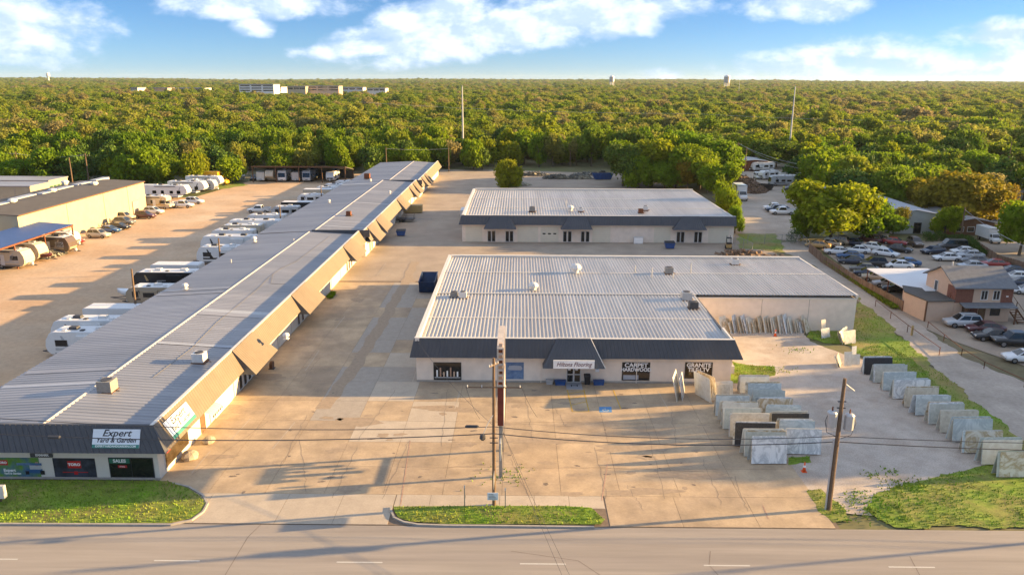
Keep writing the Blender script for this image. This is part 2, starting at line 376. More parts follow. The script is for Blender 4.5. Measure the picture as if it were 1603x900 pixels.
struct(sheet('car_lot_paving', [(49.5, 108), (52.5, 97), (54, 90), (62, 70), (140, 70), (140, 152), (58.5, 152), (56, 128)], .006, 'yard_paving'))
struct(sheet('truck_yard', rough([P(1130, 368), P(1252, 378), P(1245, 330), P(1250, 300), P(1240, 262), P(1160, 245), P(1130, 250), (58, 200)], .6, .3, 5), .007, 'dirt_lane'))
struct(sheet('far_field', [P(1530, 283), P(1640, 300), P(1640, 262), P(1545, 258)], .0, 'dry_lawn'))
struct(sheet('apron', [(-46, 46+2.8), (-9.4, 48.8), (-9.4, 53), (-46, 53)], .003, 'concrete_pale'))
# the shop yard is laid in concrete slabs
pv = struct(sheet('slab_paving', [(-29, 48.8), (23.2, 48.8), (22.6, 118), (-29, 118)], .006, 'tar_bed'))
xs = [-28.6, -24.0, -19.6, -15.0, -10.4, -5.8, -1.2, 3.4, 8.0, 12.6, 17.2, 22.9]
ys = [53.0, 57.4, 61.9, 66.2, 70.8, 75.9, 80.2, 84.8, 89.4, 94, 98.6, 103.2, 107.8, 112.4, 117]
def slab(x0, x1, y0, y1, m='concrete', dz=0):
    g = .014; me = MB().box(x0+g, x1-g, y0+g, y1-g, -.05, .022+dz).mesh('slab'); obj('slab', me, m, pv)
for i in range(len(xs)-1):
    for j in range(len(ys)-1):
        if ys[j] > 75 and xs[i+1] > -6: continue
        if xs[i] > 13 and ys[j] < 50: continue
        m_ = 'concrete_pale' if (xs[i], j) in ((-15.0, 4), (-10.4, 3), (-15.0, 2), (-10.4, 2), (-15.0, 6), (-10.4, 5)) else 'concrete'
        if m_ == 'concrete' and xs[i] in (-19.6, -15.0, -10.4) and (i*7+j*5) % 4 != 0 and j > 1: m_ = 'patch_grey'
        slab(xs[i], xs[i+1], ys[j], ys[j+1], m_, random.uniform(0, .002))
for x0, x1 in [(-28.9, -23.5), (-23.5, -17.6), (-17.6, -13.4), (-13.4, -9.35), (6.7, 12), (12, 17.5), (17.5, 22.9)]: slab(x0, x1, 48.85, 53.0, 'concrete_pale' if x0 < 0 else 'concrete', .001)
for k in range(6): slab(-9.3+k*2.65, -9.3+(k+1)*2.65, 51.2, 53.0, 'concrete_pale', .002)
# stains, worn patches and hairline cracks on the slabs
def stain(px, py, rx, ry, m_, seed, rot=0.0):
    rd = random.Random(seed); c = P(px, py); pts_ = []
    for k in range(22):
        a = k/22*6.283; q = 1+.22*math.sin(2*a+seed)+.16*math.sin(5*a+seed*2)+rd.uniform(-.14, .14); x, y = rx*q*math.cos(a), ry*q*math.sin(a)
        pts_.append((c.x+x*math.cos(rot)-y*math.sin(rot), c.y+x*math.sin(rot)+y*math.cos(rot)))
    sheet('stain', pts_, .0275+.0007*(seed % 6), m_, pv)
random.seed(21)
for k in range(90):
    px, py = random.uniform(300, 1120), random.uniform(605, 775)
    if px < 330 and py > 700: continue
    s_ = random.choice([.12, .18, .3, .5]); stain(px, py, s_*random.uniform(.8, 2.2), s_*random.uniform(.5, 1), 'stain_dark' if s_ < .2 else 'stain', k)
for k, (px, py, rx, ry) in enumerate([(360, 640, 2.6, .9), (420, 590, 2, .8), (470, 540, 1.6, .7), (1000, 700, 3.5, .8), (870, 690, 2.8, .7), (1080, 745, 3, .6), (700, 640, 3.2, .7), (560, 660, 2.5, .8), (345, 715, 1.6, .35), (1010, 770, 3, .5), (540, 500, 1.2, .8), (640, 440, 1, 1.5), (560, 470, .9, 1.1), (520, 440, .6, .6)]): stain(px, py, rx, ry, 'stain', 60+k)
for k, pp in enumerate([[(505, 640), (548, 585), (590, 520), (628, 455), (650, 410)]]):
    q0, q1 = [], []
    for (px, py) in pp: c = P(px, py); wd_ = (.75, .35, .3)[k]; q0.append((c.x-wd_, c.y)); q1.append((c.x+wd_, c.y))
    sheet('tyre_track', rough(q0+q1[::-1], .7, .12, k), .0265+.0012*k, 'stain', pv)
for k, pp in enumerate([[(556, 610), (625, 545), (640, 520), (612, 545), (585, 575)], [(520, 695), (612, 645), (678, 645), (672, 690), (600, 720)]]): pass
for k, (pa, pb_) in enumerate([((700, 610), (690, 700)), ((820, 610), (835, 690)), ((640, 690), (600, 780)), ((870, 640), (885, 668)), ((1010, 660), (1040, 780)), ((480, 650), (440, 730)), ((1100, 720), (1130, 790)), ((750, 660), (900, 668)), ((300, 745), (420, 660)), ((380, 730), (560, 722)), ((930, 700), (950, 780)), ((1050, 640), (1060, 700)), ((800, 720), (830, 780)), ((560, 700), (520, 780)), ((620, 610), (560, 690)), ((880, 730), (1100, 738)), ((660, 735), (760, 728)), ((500, 560), (470, 600)), ((470, 690), (480, 770)), ((1150, 745), (1170, 800)), ((980, 760), (1010, 800))]):
    rd = random.Random(k); a, c = P(*pa), P(*pb_); L_ = []; R_ = []
    for j in range(15): q = a.lerp(c, j/14)+Vector((rd.uniform(-.12, .12), rd.uniform(-.12, .12), 0)); n_ = Vector((-(c-a).y, (c-a).x, 0)).normalized()*.014; L_.append(q-n_); R_.append(q+n_)
    sheet('crack', L_+R_[::-1], .0312, 'stain_dark', pv)
# painted bay lines and the blue bay mark in front of the shop
def line(px0, px1, wd, m, name='bay_line', z=.032):
    a, c = P(*px0, z), P(*px1, z); n_ = Vector((-(c-a).y, (c-a).x, 0)).normalized()*wd/2
    q = MB().quad(a-n_, c-n_, c+n_, a+n_).mesh(name)
    if q.polygons[0].normal.z < 0: q.flip_normals()
    return obj(name, q, m, pv)
for a, c in [((888, 610), (896, 644)), ((914, 610), (922, 644)), ((896, 644), (922, 644)), ((889, 616), (914, 612)), ((890, 624), (916, 619)), ((893, 634), (919, 628)), ((960, 610), (972, 640))]: line(a, c, .11, 'paint_yellow')
bm_ = sheet('bay_mark', [P(938, 645, .03), P(938, 636.5, .03), P(957, 636.5, .03), P(958, 645, .03)], .031, 'paint_blue', pv)
b = MB(); c0 = P(948, 641, .036); zz = .036
for k in range(14):
    a0, a1 = math.pi*.55+k/14*4.3, math.pi*.55+(k+1)/14*4.3
    b.quad(*[(c0.x+r_*math.cos(a), c0.y-.12+r_*math.sin(a), zz) for r_, a in ((.25, a0), (.33, a0), (.33, a1), (.25, a1))])
b.quad((c0.x-.06, c0.y-.05, zz), (c0.x+.02, c0.y-.05, zz), (c0.x+.02, c0.y+.33, zz), (c0.x-.06, c0.y+.33, zz))
b.quad((c0.x-.06, c0.y-.05, zz+.001), (c0.x+.26, c0.y-.05, zz+.001), (c0.x+.26, c0.y+.03, zz+.001), (c0.x-.06, c0.y+.03, zz+.001))
b.quad((c0.x+.2, c0.y-.3, zz), (c0.x+.28, c0.y-.3, zz), (c0.x+.28, c0.y-.05, zz), (c0.x+.2, c0.y-.05, zz))
b.build('wheelchair_mark', 'paint_white', pv)
for a, c in [((427, 702), (462, 660)), ((360, 690), (392, 655)), ((300, 740), (330, 705)), ((478, 580), (500, 548)), ((520, 520), (540, 495)), ((590, 432), (604, 412)), ((720, 612), (712, 640)), ((780, 612), (776, 640)), ((1030, 612), (1046, 640)), ((645, 600), (660, 555))]: line(a, c, .08, 'concrete_pale', 'worn_line', .0318)
for a, c in [((951, 726), (942, 783)), ((642, 690), (627, 790)), ((1194, 790), (1203, 812))]: line(a, c, .09, 'paint_red', 'faded_line')
# kerbs and lawns
def kerb(pts, name='kerb', wd=.16, h=.13):
    b = MB(); pts = [Vector((*p[:2], 0)) for p in pts]
    L0, L1 = [], []
    for i, p in enumerate(pts):
        d = (pts[min(i+1, len(pts)-1)]-pts[max(i-1, 0)]).normalized(); n_ = Vector((-d.y, d.x, 0))*wd/2; L0.append(p-n_); L1.append(p+n_)
    b.loft([[(q0.x, q0.y, -.05), (q0.x, q0.y, h), (q1.x, q1.y, h), (q1.x, q1.y, -.05)] for q0, q1 in zip(L0, L1)])
    return struct(obj(name, fixn(b.mesh(name)), 'kerb_stone'))
kerb([P(613, 794), P(612, 800), P(617, 811), P(632, 818), P(655, 822), P(700, 823.5), P(760, 824), P(850, 825), P(930, 826)])
kl = [P(-120, 822), P(0, 821), P(120, 821.5), P(268, 822), P(300, 815), P(318, 802), P(325, 789), P(318, 776), P(296, 763), P(270, 757)]
kerb(kl)
isl = [P(616, 794), P(618, 803), P(624, 811), P(640, 817), P(700, 821.5), P(940, 822), P(946, 815), P(926, 796), P(880, 793), P(760, 793)]
LAWNS = [('island_lawn', isl, 'lawn', .10, 34), ('shop_lawn', [P(-120, 820), P(265, 820), P(297, 813), P(315, 801), P(321, 789), P(314, 778), P(294, 765), P(262, 754), (-60, 54.6)], 'lawn', .10, 26)]
rl = [P(1350, 797), P(1375, 770), P(1440, 752), P(1500, 738), P(1545, 728), P(1603, 718), (56, 58), (66, 49.6), P(1603, 826), P(1400, 825), P(1375, 812)]
LAWNS.append(('verge_lawn', rl, 'lawn', .025, 26))
LAWNS.append(('side_lawn', [P(1545, 728), P(1520, 690), P(1490, 650), P(1440, 600), P(1395, 575), P(1375, 560), P(1340, 552), P(1330, 535), P(1270, 526), P(1275, 508), P(1326, 506), P(1345, 470), P(1330, 457), P(1385, 500), P(1430, 545), P(1482, 590), P(1542, 640), P(1603, 690), (49, 60), (50, 58), P(1603, 718)], 'dry_lawn', .018, 12))
LAWNS.append(('green_strip', [P(1340, 552), P(1372, 540), P(1400, 545), P(1432, 566), P(1456, 592), P(1494, 628), P(1534, 663), P(1603, 708), P(1603, 722), P(1570, 700), P(1530, 665), P(1490, 630), P(1450, 600), P(1410, 578), P(1370, 568)], 'lawn', .024, 26))
LAWNS.append(('wing_lawn', [P(1262, 528), P(1272, 508), P(1326, 506), P(1345, 530), P(1330, 540), P(1290, 537)], 'lawn', .025, 20))
LAWNS.append(('corner_lawn', [P(1142, 600), P(1146, 566), P(1170, 571), P(1213, 574), P(1213, 588), P(1160, 600)], 'lawn', .02, 30))
LAWNS.append(('pole_lawn', [P(1262, 768), P(1285, 765), P(1325, 800), P(1330, 815), P(1305, 818), P(1280, 800)], 'lawn', .026, 20))
LAWNS.append(('cone_lawn', [P(1234, 728), P(1234, 716), P(1268, 714), P(1270, 724)], 'lawn', .026, 24))
LAWNS.append(('fence_lawn', [P(1156, 388), P(1156, 366), P(1215, 366), P(1230, 396)], 'dry_lawn', .02, 3))
LAWNS.append(('field_lawn', [P(225, 311), P(222, 284), P(350, 281), P(390, 290), P(350, 296), P(300, 300)], 'lawn', .02, 1))
def inside(p, poly):
    c = False; j = len(poly)-1
    for i in range(len(poly)):
        a, q = poly[i], poly[j]
        if (a[1] > p[1]) != (q[1] > p[1]) and p[0] < (q[0]-a[0])*(p[1]-a[1])/(q[1]-a[1])+a[0]: c = not c
        j = i
    return c
bl = MB()
for nm, poly, m_, z, den in LAWNS:
    poly = poly if nm in ('island_lawn', 'shop_lawn') else rough(poly, .5, .3, len(nm)); struct(sheet(nm, poly, z, m_))
    x0, x1 = min(p[0] for p in poly), max(p[0] for p in poly); y0, y1 = min(p[1] for p in poly), max(p[1] for p in poly)
    ar = (x1-x0)*(y1-y0)
    for _ in range(int(ar*den)):
        x, y = random.uniform(x0, x1), random.uniform(y0, y1)
        if x < -45 or not inside((x, y), poly): continue
        if nm in ('side_lawn', 'verge_lawn', 'pole_lawn') and math.sin(x*.9+1)*math.sin(y*.7)+random.uniform(-.6, .6) < -.35: continue
        for _b in range(2):
            a = random.uniform(0, 6.28); hh = random.uniform(.07, .18); ww = random.uniform(.02, .05); dx, dy = math.cos(a)*ww, math.sin(a)*ww; lx, ly = random.uniform(-.08, .08), random.uniform(-.08, .08)
            i = len(bl.v); bl.v += [(x-dx, y-dy, z), (x+dx, y+dy, z), (x+lx, y+ly, z+hh)]; bl.f.append((i, i+1, i+2))
def scatter_tufts(cx, cy, rx, ry, n, z=.02):
    for _ in range(n):
        x, y = random.gauss(cx, rx), random.gauss(cy, ry)
        for _b in range(3):
            a = random.uniform(0, 6.28); hh = random.uniform(.06, .2); dx, dy = math.cos(a)*.05, math.sin(a)*.05; i = len(bl.v)
            bl.v += [(x-dx, y-dy, z), (x+dx, y+dy, z), (x+random.uniform(-.1, .1), y+random.uniform(-.1, .1), z+hh)]; bl.f.append((i, i+1, i+2))
for px, py, n in [(1245, 548, 40), (1205, 578, 80), (1340, 785, 60), (1420, 760, 160), (1385, 790, 120), (790, 750, 40), (797, 735, 30), (1350, 805, 60)]:
    c = P(px, py); scatter_tufts(c.x, c.y, 1.2, .7, n)
for _ in range(7):
    c = P(random.uniform(1340, 1480), random.uniform(735, 815)); scatter_tufts(c.x, c.y, .5, .3, 30)
g = bl.build('grass', 'grass_blade'); tag(g, 'short green grass growing on the verges and lawns', 'grass', kind='stuff')
# ------------------------------------------------------------------ building helpers
def win(parent, o, right, up, wd, ht, glass='glass_dark', frame='frame_white', fw=.07, bars=1, name='window', depth=.05):
    """a window on a wall: o = lower left corner; frame stands proud, pane set in"""
    o, rv, uv = Vector(o), Vector(right).normalized(), Vector(up).normalized(); nv = rv.cross(uv)
    def bar(b, x0, x1, y0, y1, d0, d1):
        q = lambda x, y, d: o+rv*x+uv*y+nv*d
        b.hexa([q(x0, y0, d0), q(x1, y0, d0), q(x1, y1, d0), q(x0, y1, d0)], [q(x0, y0, d1), q(x1, y0, d1), q(x1, y1, d1), q(x0, y1, d1)])
    b = MB(); bar(b, fw, wd-fw, fw, ht-fw, .005, .02); pn = b.build(name, glass, parent)
    b = MB()
    bar(b, 0, wd, 0, fw, .0, depth); bar(b, 0, wd, ht-fw, ht, .0, depth); bar(b, 0, fw, fw, ht-fw, 0, depth); bar(b, wd-fw, wd, fw, ht-fw, 0, depth)
    for k in range(bars): x = wd*(k+1)/(bars+1); bar(b, x-fw*.35, x+fw*.35, fw, ht-fw, 0, depth*.9)
    b.build('frame', frame, pn); return pn
def panel(parent, name, o, right, up, wd, ht, m, d0=.004, d1=.03):
    o, rv, uv = Vector(o), Vector(right).normalized(), Vector(up).normalized(); nv = rv.cross(uv); q = lambda x, y, d: o+rv*x+uv*y+nv*d
    return MB().hexa([q(0, 0, d0), q(wd, 0, d0), q(wd, ht, d0), q(0, ht, d0)], [q(0, 0, d1), q(wd, 0, d1), q(wd, ht, d1), q(0, ht, d1)]).build(name, m, parent)
def ribp(parent, name, m, a, b_, c, d, pitch, h, wf=.25):
    n = max(2, int((Vector(b_)-Vector(a)).length/pitch)); return MB().ribbed(a, b_, c, d, n, h, wf).build(name, m, parent)
UX, UY, UZ = Vector((1, 0, 0)), Vector((0, 1, 0)), Vector((0, 0, 1))

# ------------------------------------------------------------------ flooring shop (front block and wider rear block)
X0, X1, X2, YF, YM, YB = -10.75, 22.5, 43.0, 76.0, 94.0, 115.2
S = thing('shop_building', 'cream flooring shop with ribbed metal roof and dark mansard front', 'building', (0, 0, 0))
MB().prism([(X0, YF), (X1, YF), (X1, YM), (X2, YM), (X2, YB), (X0, YB)], 0, 4.3, 'z').build('wall', 'wall_cream', S)
fixn(S.children[0].data)
for x in (2.4, 12.5): MB().box(x, x+.07, YF-.06, YF-.005, 0, 3).build('downpipe', 'wall_cream', S)
MB().box(X0, X1, YF-.02, YF-.003, 0, .22).build('plinth', 'kerb_stone', S)
for x in (31, 37): MB().box(x, x+.05, YM-.03, YM-.004, 0, 4.2).build('wall_joint', 'kerb_stone', S)
MB().box(X1+.02, X2, YM-.1, YM-.005, 4.25, 4.42).build('eave_gutter', 'coping', S)
# ribbed roofs: four bays
for i, (ya, yb, za, zb, xa, xb) in enumerate([(YF+.25, 84.3, 4.35, 4.48, X0+.4, X1-.2), (84.3, YM, 4.48, 4.62, X0+.4, X1-.1), (YM, 104.4, 4.70, 4.83, X0+.4, X2), (104.4, YB-.5, 4.83, 4.66, X0+.4, X2)]):
    ribp(S, 'roof_sheet', 'roof_metal', (xa, ya, za), (xb, ya, za), (xb, yb, zb), (xa, yb, zb), .41, .10, .45)
for y, z, xe in ((84.3, 4.56, X1-.2), (YM, 4.78, X1), (104.4, 4.92, X2)): MB().box(X0+.4, xe, y-.09, y+.09, z-.1, z+.035).build('roof_seam', 'coping', S)
MB().prism([(X0-.05, 4.2), (X0+.4, 4.2), (X0+.4, 4.98), (X0-.05, 4.98)], YF-.2, YB, 'y').build('side_parapet', 'coping', S)
MB().box(X0+.4, X2, YB-.5, YB+.05, 4.2, 5.0).build('rear_parapet', 'coping', S)
MB().box(X1-.2, X1+.02, YF+.2, YF+4.2, 4.2, 4.9).build('side_parapet', 'coping', S)
MB().box(X1-.2, X1+.03, YF+4.2, YM-.1, 4.2, 4.62).build('eave_trim', 'slate_metal', S)
MB().box(X2-.15, X2+.1, YM-.1, YB, 4.35, 4.86).build('eave_trim', 'coping', S)
# mansard
zt, zb_ = 4.92, 2.98; ov = .75
ribp(S, 'mansard', 'slate_metal', (X0-.55, YF-ov, zb_), (X1+.95, YF-ov, zb_), (X1+.1, YF-.1, zt), (X0-.1, YF-.1, zt), .42, .035, .12)
ribp(S, 'mansard', 'slate_metal', (X0-.55, YF+1.6, zb_), (X0-.55, YF-ov, zb_), (X0-.1, YF-.1, zt), (X0-.1, YF+1.6, zt), .42, .035, .12)
ribp(S, 'mansard', 'slate_metal', (X1+.95, YF-ov, zb_), (X1+.95, YF+2.6, zb_), (X1+.1, YF+2.6, zt), (X1+.1, YF-.1, zt), .42, .035, .12)
MB().box(X0-.12, X1+.12, YF-.14, YF+.2, zt, zt+.05).build('mansard_cap', 'coping', S)
MB().box(X0-.5, X1+.9, YF-ov+.03, YF-.03, zb_-.03, zb_+.02).build('soffit', 'frame_white', S)
# entrance canopy with its sign
ca, cb_ = 2.55, 9.0; zc = 2.35; cy = YF-2.0
ribp(S, 'entrance_canopy', 'slate_metal', (ca, cy, zc), (cb_, cy, zc), (7.55, YF-.16, 4.95), (4.05, YF-.16, 4.95), .4, .03, .12)
MB().quad((ca, YF-.5, zc), (ca, cy, zc), (4.05, YF-.16, 4.95)).quad((cb_, cy, zc), (cb_, YF-.5, zc), (7.55, YF-.16, 4.95)).quad((ca, cy, zc), (ca, YF-.5, zc), (cb_, YF-.5, zc), (cb_, cy, zc)).build('canopy_side', 'slate_metal', S)
MB().tube([(cb_, cy, zc+.03), (7.58, YF-.16, 4.98)], .05, 5).build('canopy_trim', 'coping', S)
MB().box(4.05, 7.55, YF-.2, YF+.0, 4.97, 5.06).build('canopy_cap', 'coping', S)
sb = MB().box(3.62, 7.85, cy-.12, cy-.02, zc+.05, zc+.95).build('sign_board', 'sign_white', S)
text('lettering', 'Hiltons Flooring', .66, 'ink_purple', sb, (5.73, cy-.13, zc+.50), UX, UZ, shear=.35, bold=.006, sx=.83)
# shop front openings
def fr(px0, py0, px1, py1, Y=YF): a, c = PY(px0, py1, Y), PY(px1, py0, Y); return a.x, max(a.z, .03), c.x-a.x, c.z-max(a.z, .03)
x, z, wd, ht = fr(679, 567, 722, 594); q = win(S, (x, YF-.0, z), UX, UZ, wd, ht, 'glass_dark', 'frame_dark', bars=0)
for k in range(7):   # goods behind the shop window
    xx = x+.3+k*.36; MB().box(xx, xx+.16, YF-.035, YF-.028, z+.35, z+1.1+.3*math.sin(k*2)).build('display_item', ['sign_white', 'paint_red', 'wall_peach'][k % 3], q)
MB().box(x+.1, x+wd-.1, YF-.045, YF-.036, z+.22, z+.3).build('sill_rail', 'frame_white', q)
x, z, wd, ht = fr(792, 567, 820, 593); q = panel(S, 'wall_poster', (x, YF, z), UX, UZ, wd, ht, 'poster_blue'); q['label'] = 'blue picture poster on the cream wall'
MB().prism([(x+.2, z+1.15), (x+.35, z+1.5), (x+.8, z+1.55), (x+1.6, z+1.5), (x+1.75, z+1.2), (x+1.6, z+1.0), (x+.4, z+1.02)], YF-.04, YF-.031).build('printed_shape', 'roof_palegrey', q)
dx0, dx1 = PY(886.5, 598, YF).x, PY(909, 598, YF).x; dw = (dx1-dx0)/2
for k in range(2):
    q = win(S, (dx0+k*dw, YF, .05), UX, UZ, dw-.01, 2.15, 'glass_warm' if k else 'glass_dark', 'frame_white', .08, 0, 'door')
    MB().box(dx0+k*dw+.1, dx0+k*dw+dw-.1, YF-.06, YF-.03, .9, 1.0).build('push_bar', 'frame_white', q)
    panel(q, 'notice', (dx0+k*dw+.15, YF, 1.4), UX, UZ, .28, .35, 'ink_white', .021, .026)
x, z, wd, ht = fr(973, 567, 1018, 595); q = win(S, (x, YF, z), UX, UZ, wd, ht, 'glass_dark', 'frame_dark', .06, 1)
text('lettering', 'CARPET', .62, 'ink_white', q, (x+wd/2, YF-.06, z+ht-.33), UX, UZ, bold=.02, sx=1.1)
text('lettering', 'HARDWOOD', .55, 'ink_white', q, (x+wd/2, YF-.06, z+ht-.83), UX, UZ, bold=.02, sx=.94)
panel(q, 'window_display', (x+.15, YF, z+.1), UX, UZ, wd*.55, .5, 'roof_palegrey', .021, .026)
x, z, wd, ht = fr(1071, 567, 1116, 592); q = win(S, (x, YF, z), UX, UZ, wd, ht, 'glass_warm', 'frame_dark', .06, 0)
text('lettering', 'GRANITE', .62, 'ink_white', q, (x+wd/2, YF-.06, z+ht-.33), UX, UZ, bold=.02, sx=1.0)
text('lettering', 'TILE·LTV', .60, 'ink_white', q, (x+wd/2, YF-.06, z+ht-.85), UX, UZ, bold=.02, sx=.98)
p_ = PY(935, 578, YF); q = panel(S, 'parking_plate', (p_.x-.2, YF, 1.25), UX, UZ, .4, .65, 'sign_blue_white'); panel(q, 'plate_mark', (p_.x-.1, YF, 1.55), UX, UZ, .2, .2, 'paint_blue', .031, .036)
MB().box(X1+.01, X1+.5, YF+.6, YF+1.2, .9, 1.7).build('meter_box', 'galv', S)
mt_ = sheet('floor_mat', [P(886, 599, .04), P(887, 609, .04), P(912, 609, .04), P(910, 599, .04)], .045, 'roof_palegrey', None, .02)
tag(mt_, 'pale grey mat with a dark mark lying at the shop door', 'mat')
c = P(899, 604); MB().box(c.x-.32, c.x+.32, c.y-.05, c.y+.05, .046, .05).box(c.x-.36, c.x-.26, c.y-.25, c.y+.25, .046, .0505).box(c.x+.26, c.x+.36, c.y-.25, c.y+.25, .046, .0505).build('mat_mark', 'ink_dark', mt_)
def planter(px, py, wd, m, label, cat='planter', nm='planter'):
    c = P(px, py); t = thing(nm, label, cat, c); h_ = .45
    MB().hexa([(-wd/2, -.22, 0), (wd/2, -.22, 0), (wd/2, .22, 0), (-wd/2, .22, 0)], [(-wd/2-.06, -.27, h_), (wd/2+.06, -.27, h_), (wd/2+.06, .27, h_), (-wd/2-.06, .27, h_)]).build('tub', m, t)
    MB().box(-wd/2-.08, wd/2+.08, -.29, .29, h_, h_+.06).build('rim', m, t)
planter(877, 602, 1.0, 'bin_blue', 'dark blue tub between the small grey box and the shop doors'); planter(937, 602, 1.0, 'bin_blue', 'dark blue tub beside the black bin under the parking plate')
planter(860, 601, .6, 'galv', 'small grey box against the shop wall beside a blue tub', 'box', 'storage_box')
c = P(919, 601); t = thing('rubbish_bin', 'tall black rubbish bin beside the shop doors', 'bin', c)
MB().hexa([(-.25, -.25, 0), (.25, -.25, 0), (.25, .25, 0), (-.25, .25, 0)], [(-.32, -.32, .95), (.32, -.32, .95), (.32, .32, .95), (-.32, .32, .95)]).build('body', 'bin_black', t)
MB().hexa([(-.35, -.35, .95), (.35, -.35, .95), (.35, .35, .95), (-.35, .35, .95)], [(-.3, -.3, 1.08), (.3, -.3, 1.08), (.3, .3, 1.08), (-.3, .3, 1.08)]).build('lid', 'bin_black', t)

# ------------------------------------------------------------------ workshop block behind it
X0, X1, YF, YB = -11.2, 42.3, 148.9, 187.0
S2 = thing('workshop_building', 'low cream workshop row with ribbed roof and three dark canopies', 'building')
MB().box(X0, X1, YF, YB, 0, 4.6).build('wall', 'wall_cream', S2)
for (ya, yb, za, zb) in [(YF+.3, 160, 4.75, 4.95), (160, 172, 4.95, 5.15), (172, YB-.5, 5.15, 4.95)]:
    ribp(S2, 'roof_sheet', 'roof_metal', (X0+.5, ya, za), (X1-.1, ya, za), (X1-.1, yb, zb), (X0+.5, yb, zb), .55, .12, .45)
for y, z in ((160, 5.02), (172, 5.22)): MB().box(X0+.5, X1-.1, y-.1, y+.1, z-.06, z+.05).build('roof_seam', 'coping', S2)
MB().box(X0-.05, X0+.5, YF-.1, YB, 4.4, 5.35).build('side_parapet', 'coping', S2); MB().box(X0+.5, X1, YB-.5, YB+.05, 4.4, 5.45).build('rear_parapet', 'coping', S2)
MB().box(X1-.1, X1+.12, YF+.2, YB, 4.4, 5.1).build('eave_trim', 'coping', S2)
zt, zb_ = 5.3, 3.55; ov = .8
ribp(S2, 'mansard', 'slate_metal', (X0-.6, YF-ov, zb_), (X1+.3, YF-ov, zb_), (X1+.2, YF-.1, zt), (X0-.1, YF-.1, zt), .5, .04, .14)
MB().box(X0-.1, X1+.2, YF-.12, YF+.3, zt, zt+.05).build('mansard_cap', 'coping', S2)
MB().quad((X0-.6, YF+2, zb_), (X0-.6, YF-ov, zb_), (X0-.1, YF-.1, zt), (X0-.1, YF+2, zt)).build('mansard_return', 'slate_metal', S2)
MB().box(X0-.5, X1+.25, YF-ov+.03, YF-.03, zb_-.03, zb_+.02).build('soffit', 'frame_white', S2)
for pa, pb, ta, tb in ((757, 808, 770, 797), (878, 928, 892, 917), (1054, 1107, 1068, 1094)):
    cy = YF-2.1; zc = 2.95
    a0, a1 = PY(pa, 360, cy).x, PY(pb, 360, cy).x; t0, t1 = PY(ta, 340, YF).x, PY(tb, 340, YF).x
    ribp(S2, 'door_canopy', 'slate_metal', (a0, cy, zc), (a1, cy, zc), (t1, YF-.15, zt+.04), (t0, YF-.15, zt+.04), .5, .04, .14)
    MB().quad((a0, YF-.5, zc), (a0, cy, zc), (t0, YF-.15, zt+.04)).quad((a1, cy, zc), (a1, YF-.5, zc), (t1, YF-.15, zt+.04)).quad((a0, cy, zc), (a0, YF-.5, zc), (a1, YF-.5, zc), (a1, cy, zc)).build('canopy_side', 'slate_metal', S2)
for px in (763, 769.5, 791, 797.5, 881, 888.5, 909, 916.5, 1058.5, 1065, 1086, 1092.5):
    c = PY(px, 375, YF); win(S2, (c.x, YF, .05), UX, UZ, .8, 2.2, 'glass_dark', 'frame_white', .09, 0, 'door')
for pa, pb in ((729, 755), (846, 874), (927, 955), (1023, 1049), (1108, 1140), (810, 842)):
    a, c = PY(pa, 380, YF).x, PY(pb, 380, YF).x
    dr = MB().box(a, c, YF-.05, YF-.004, .02, 3.1).build('roller_door', 'door_roll', S2)
    for k in range(1, 7): MB().box(a+.02, c-.02, YF-.07, YF-.052, .02+k*.44, .05+k*.44).build('door_seam', 'wall_cream', dr)
    if pa == 846:
        for k in range(3): MB().box(a+.4+k*1.05, a+1.0+k*1.05, YF-.075, YF-.053, 1.6, 1.85).build('door_light', 'glass_dark', dr)

# ------------------------------------------------------------------ long row of units on the left
LB = thing('long_building', 'long low row of white units with ribbed grey roof and dark mansard', 'building')
SEC = [(-46.6, -37.6, -28.6, 55.0, 135.2), (-46.6, -36.8, -27.7, 135.2, 207.0), (-46.2, -35.2, -27.1, 207.0, 258.0)]
def lerp(a, b_, t): return a+(b_-a)*t
for i, (xl, xm, xr, ya, yb) in enumerate(SEC):
    dz = (0, .12, .05)[i]; zt, zb_ = 4.75+dz, 2.75; zr = 4.05+dz
    MB().box(xl, xr, ya, yb, 0, 3.9+dz).build('wall', 'wall_white', LB)
    n = int((yb-ya)/.58)
    MB().ribbed((xr-.25, ya+.2, zr), (xr-.25, yb, zr), (xm, yb, zr+.5), (xm, ya+.2, zr+.5), n, .05, .35).build('roof_slope', 'roof_grey', LB)
    MB().ribbed((xm, ya+.2, zr+.5), (xm, yb, zr+.5), (xl-.3, yb, zr-.05), (xl-.3, ya+.2, zr-.05), n, .05, .35).build('roof_slope', 'roof_grey', LB)
    MB().prism([(xm-.2, zr+.5), (xm+.2, zr+.5), (xm, zr+.6)], ya+.15, yb-.05).build('ridge_cap', 'ridge_metal', LB)
    # right-hand mansard over the doors
    xo = xr+1.15
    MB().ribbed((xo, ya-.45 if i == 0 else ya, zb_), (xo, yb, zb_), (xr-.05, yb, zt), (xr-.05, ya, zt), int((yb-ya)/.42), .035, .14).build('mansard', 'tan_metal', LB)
    MB().box(xr-.3, xr-.02, ya, yb, zr-.2, zt+.03).build('parapet', 'coping', LB)
    MB().box(xr+.01, xo-.04, ya, yb, zb_-.03, zb_+.01).build('soffit', 'frame_white', LB)
    MB().box(xr-9.5 if i else xl, xr+(.9 if i else 0), ya-.02 if i else ya-.005, ya+.22, 3.6, zt).build('end_parapet', 'slate_metal', LB)
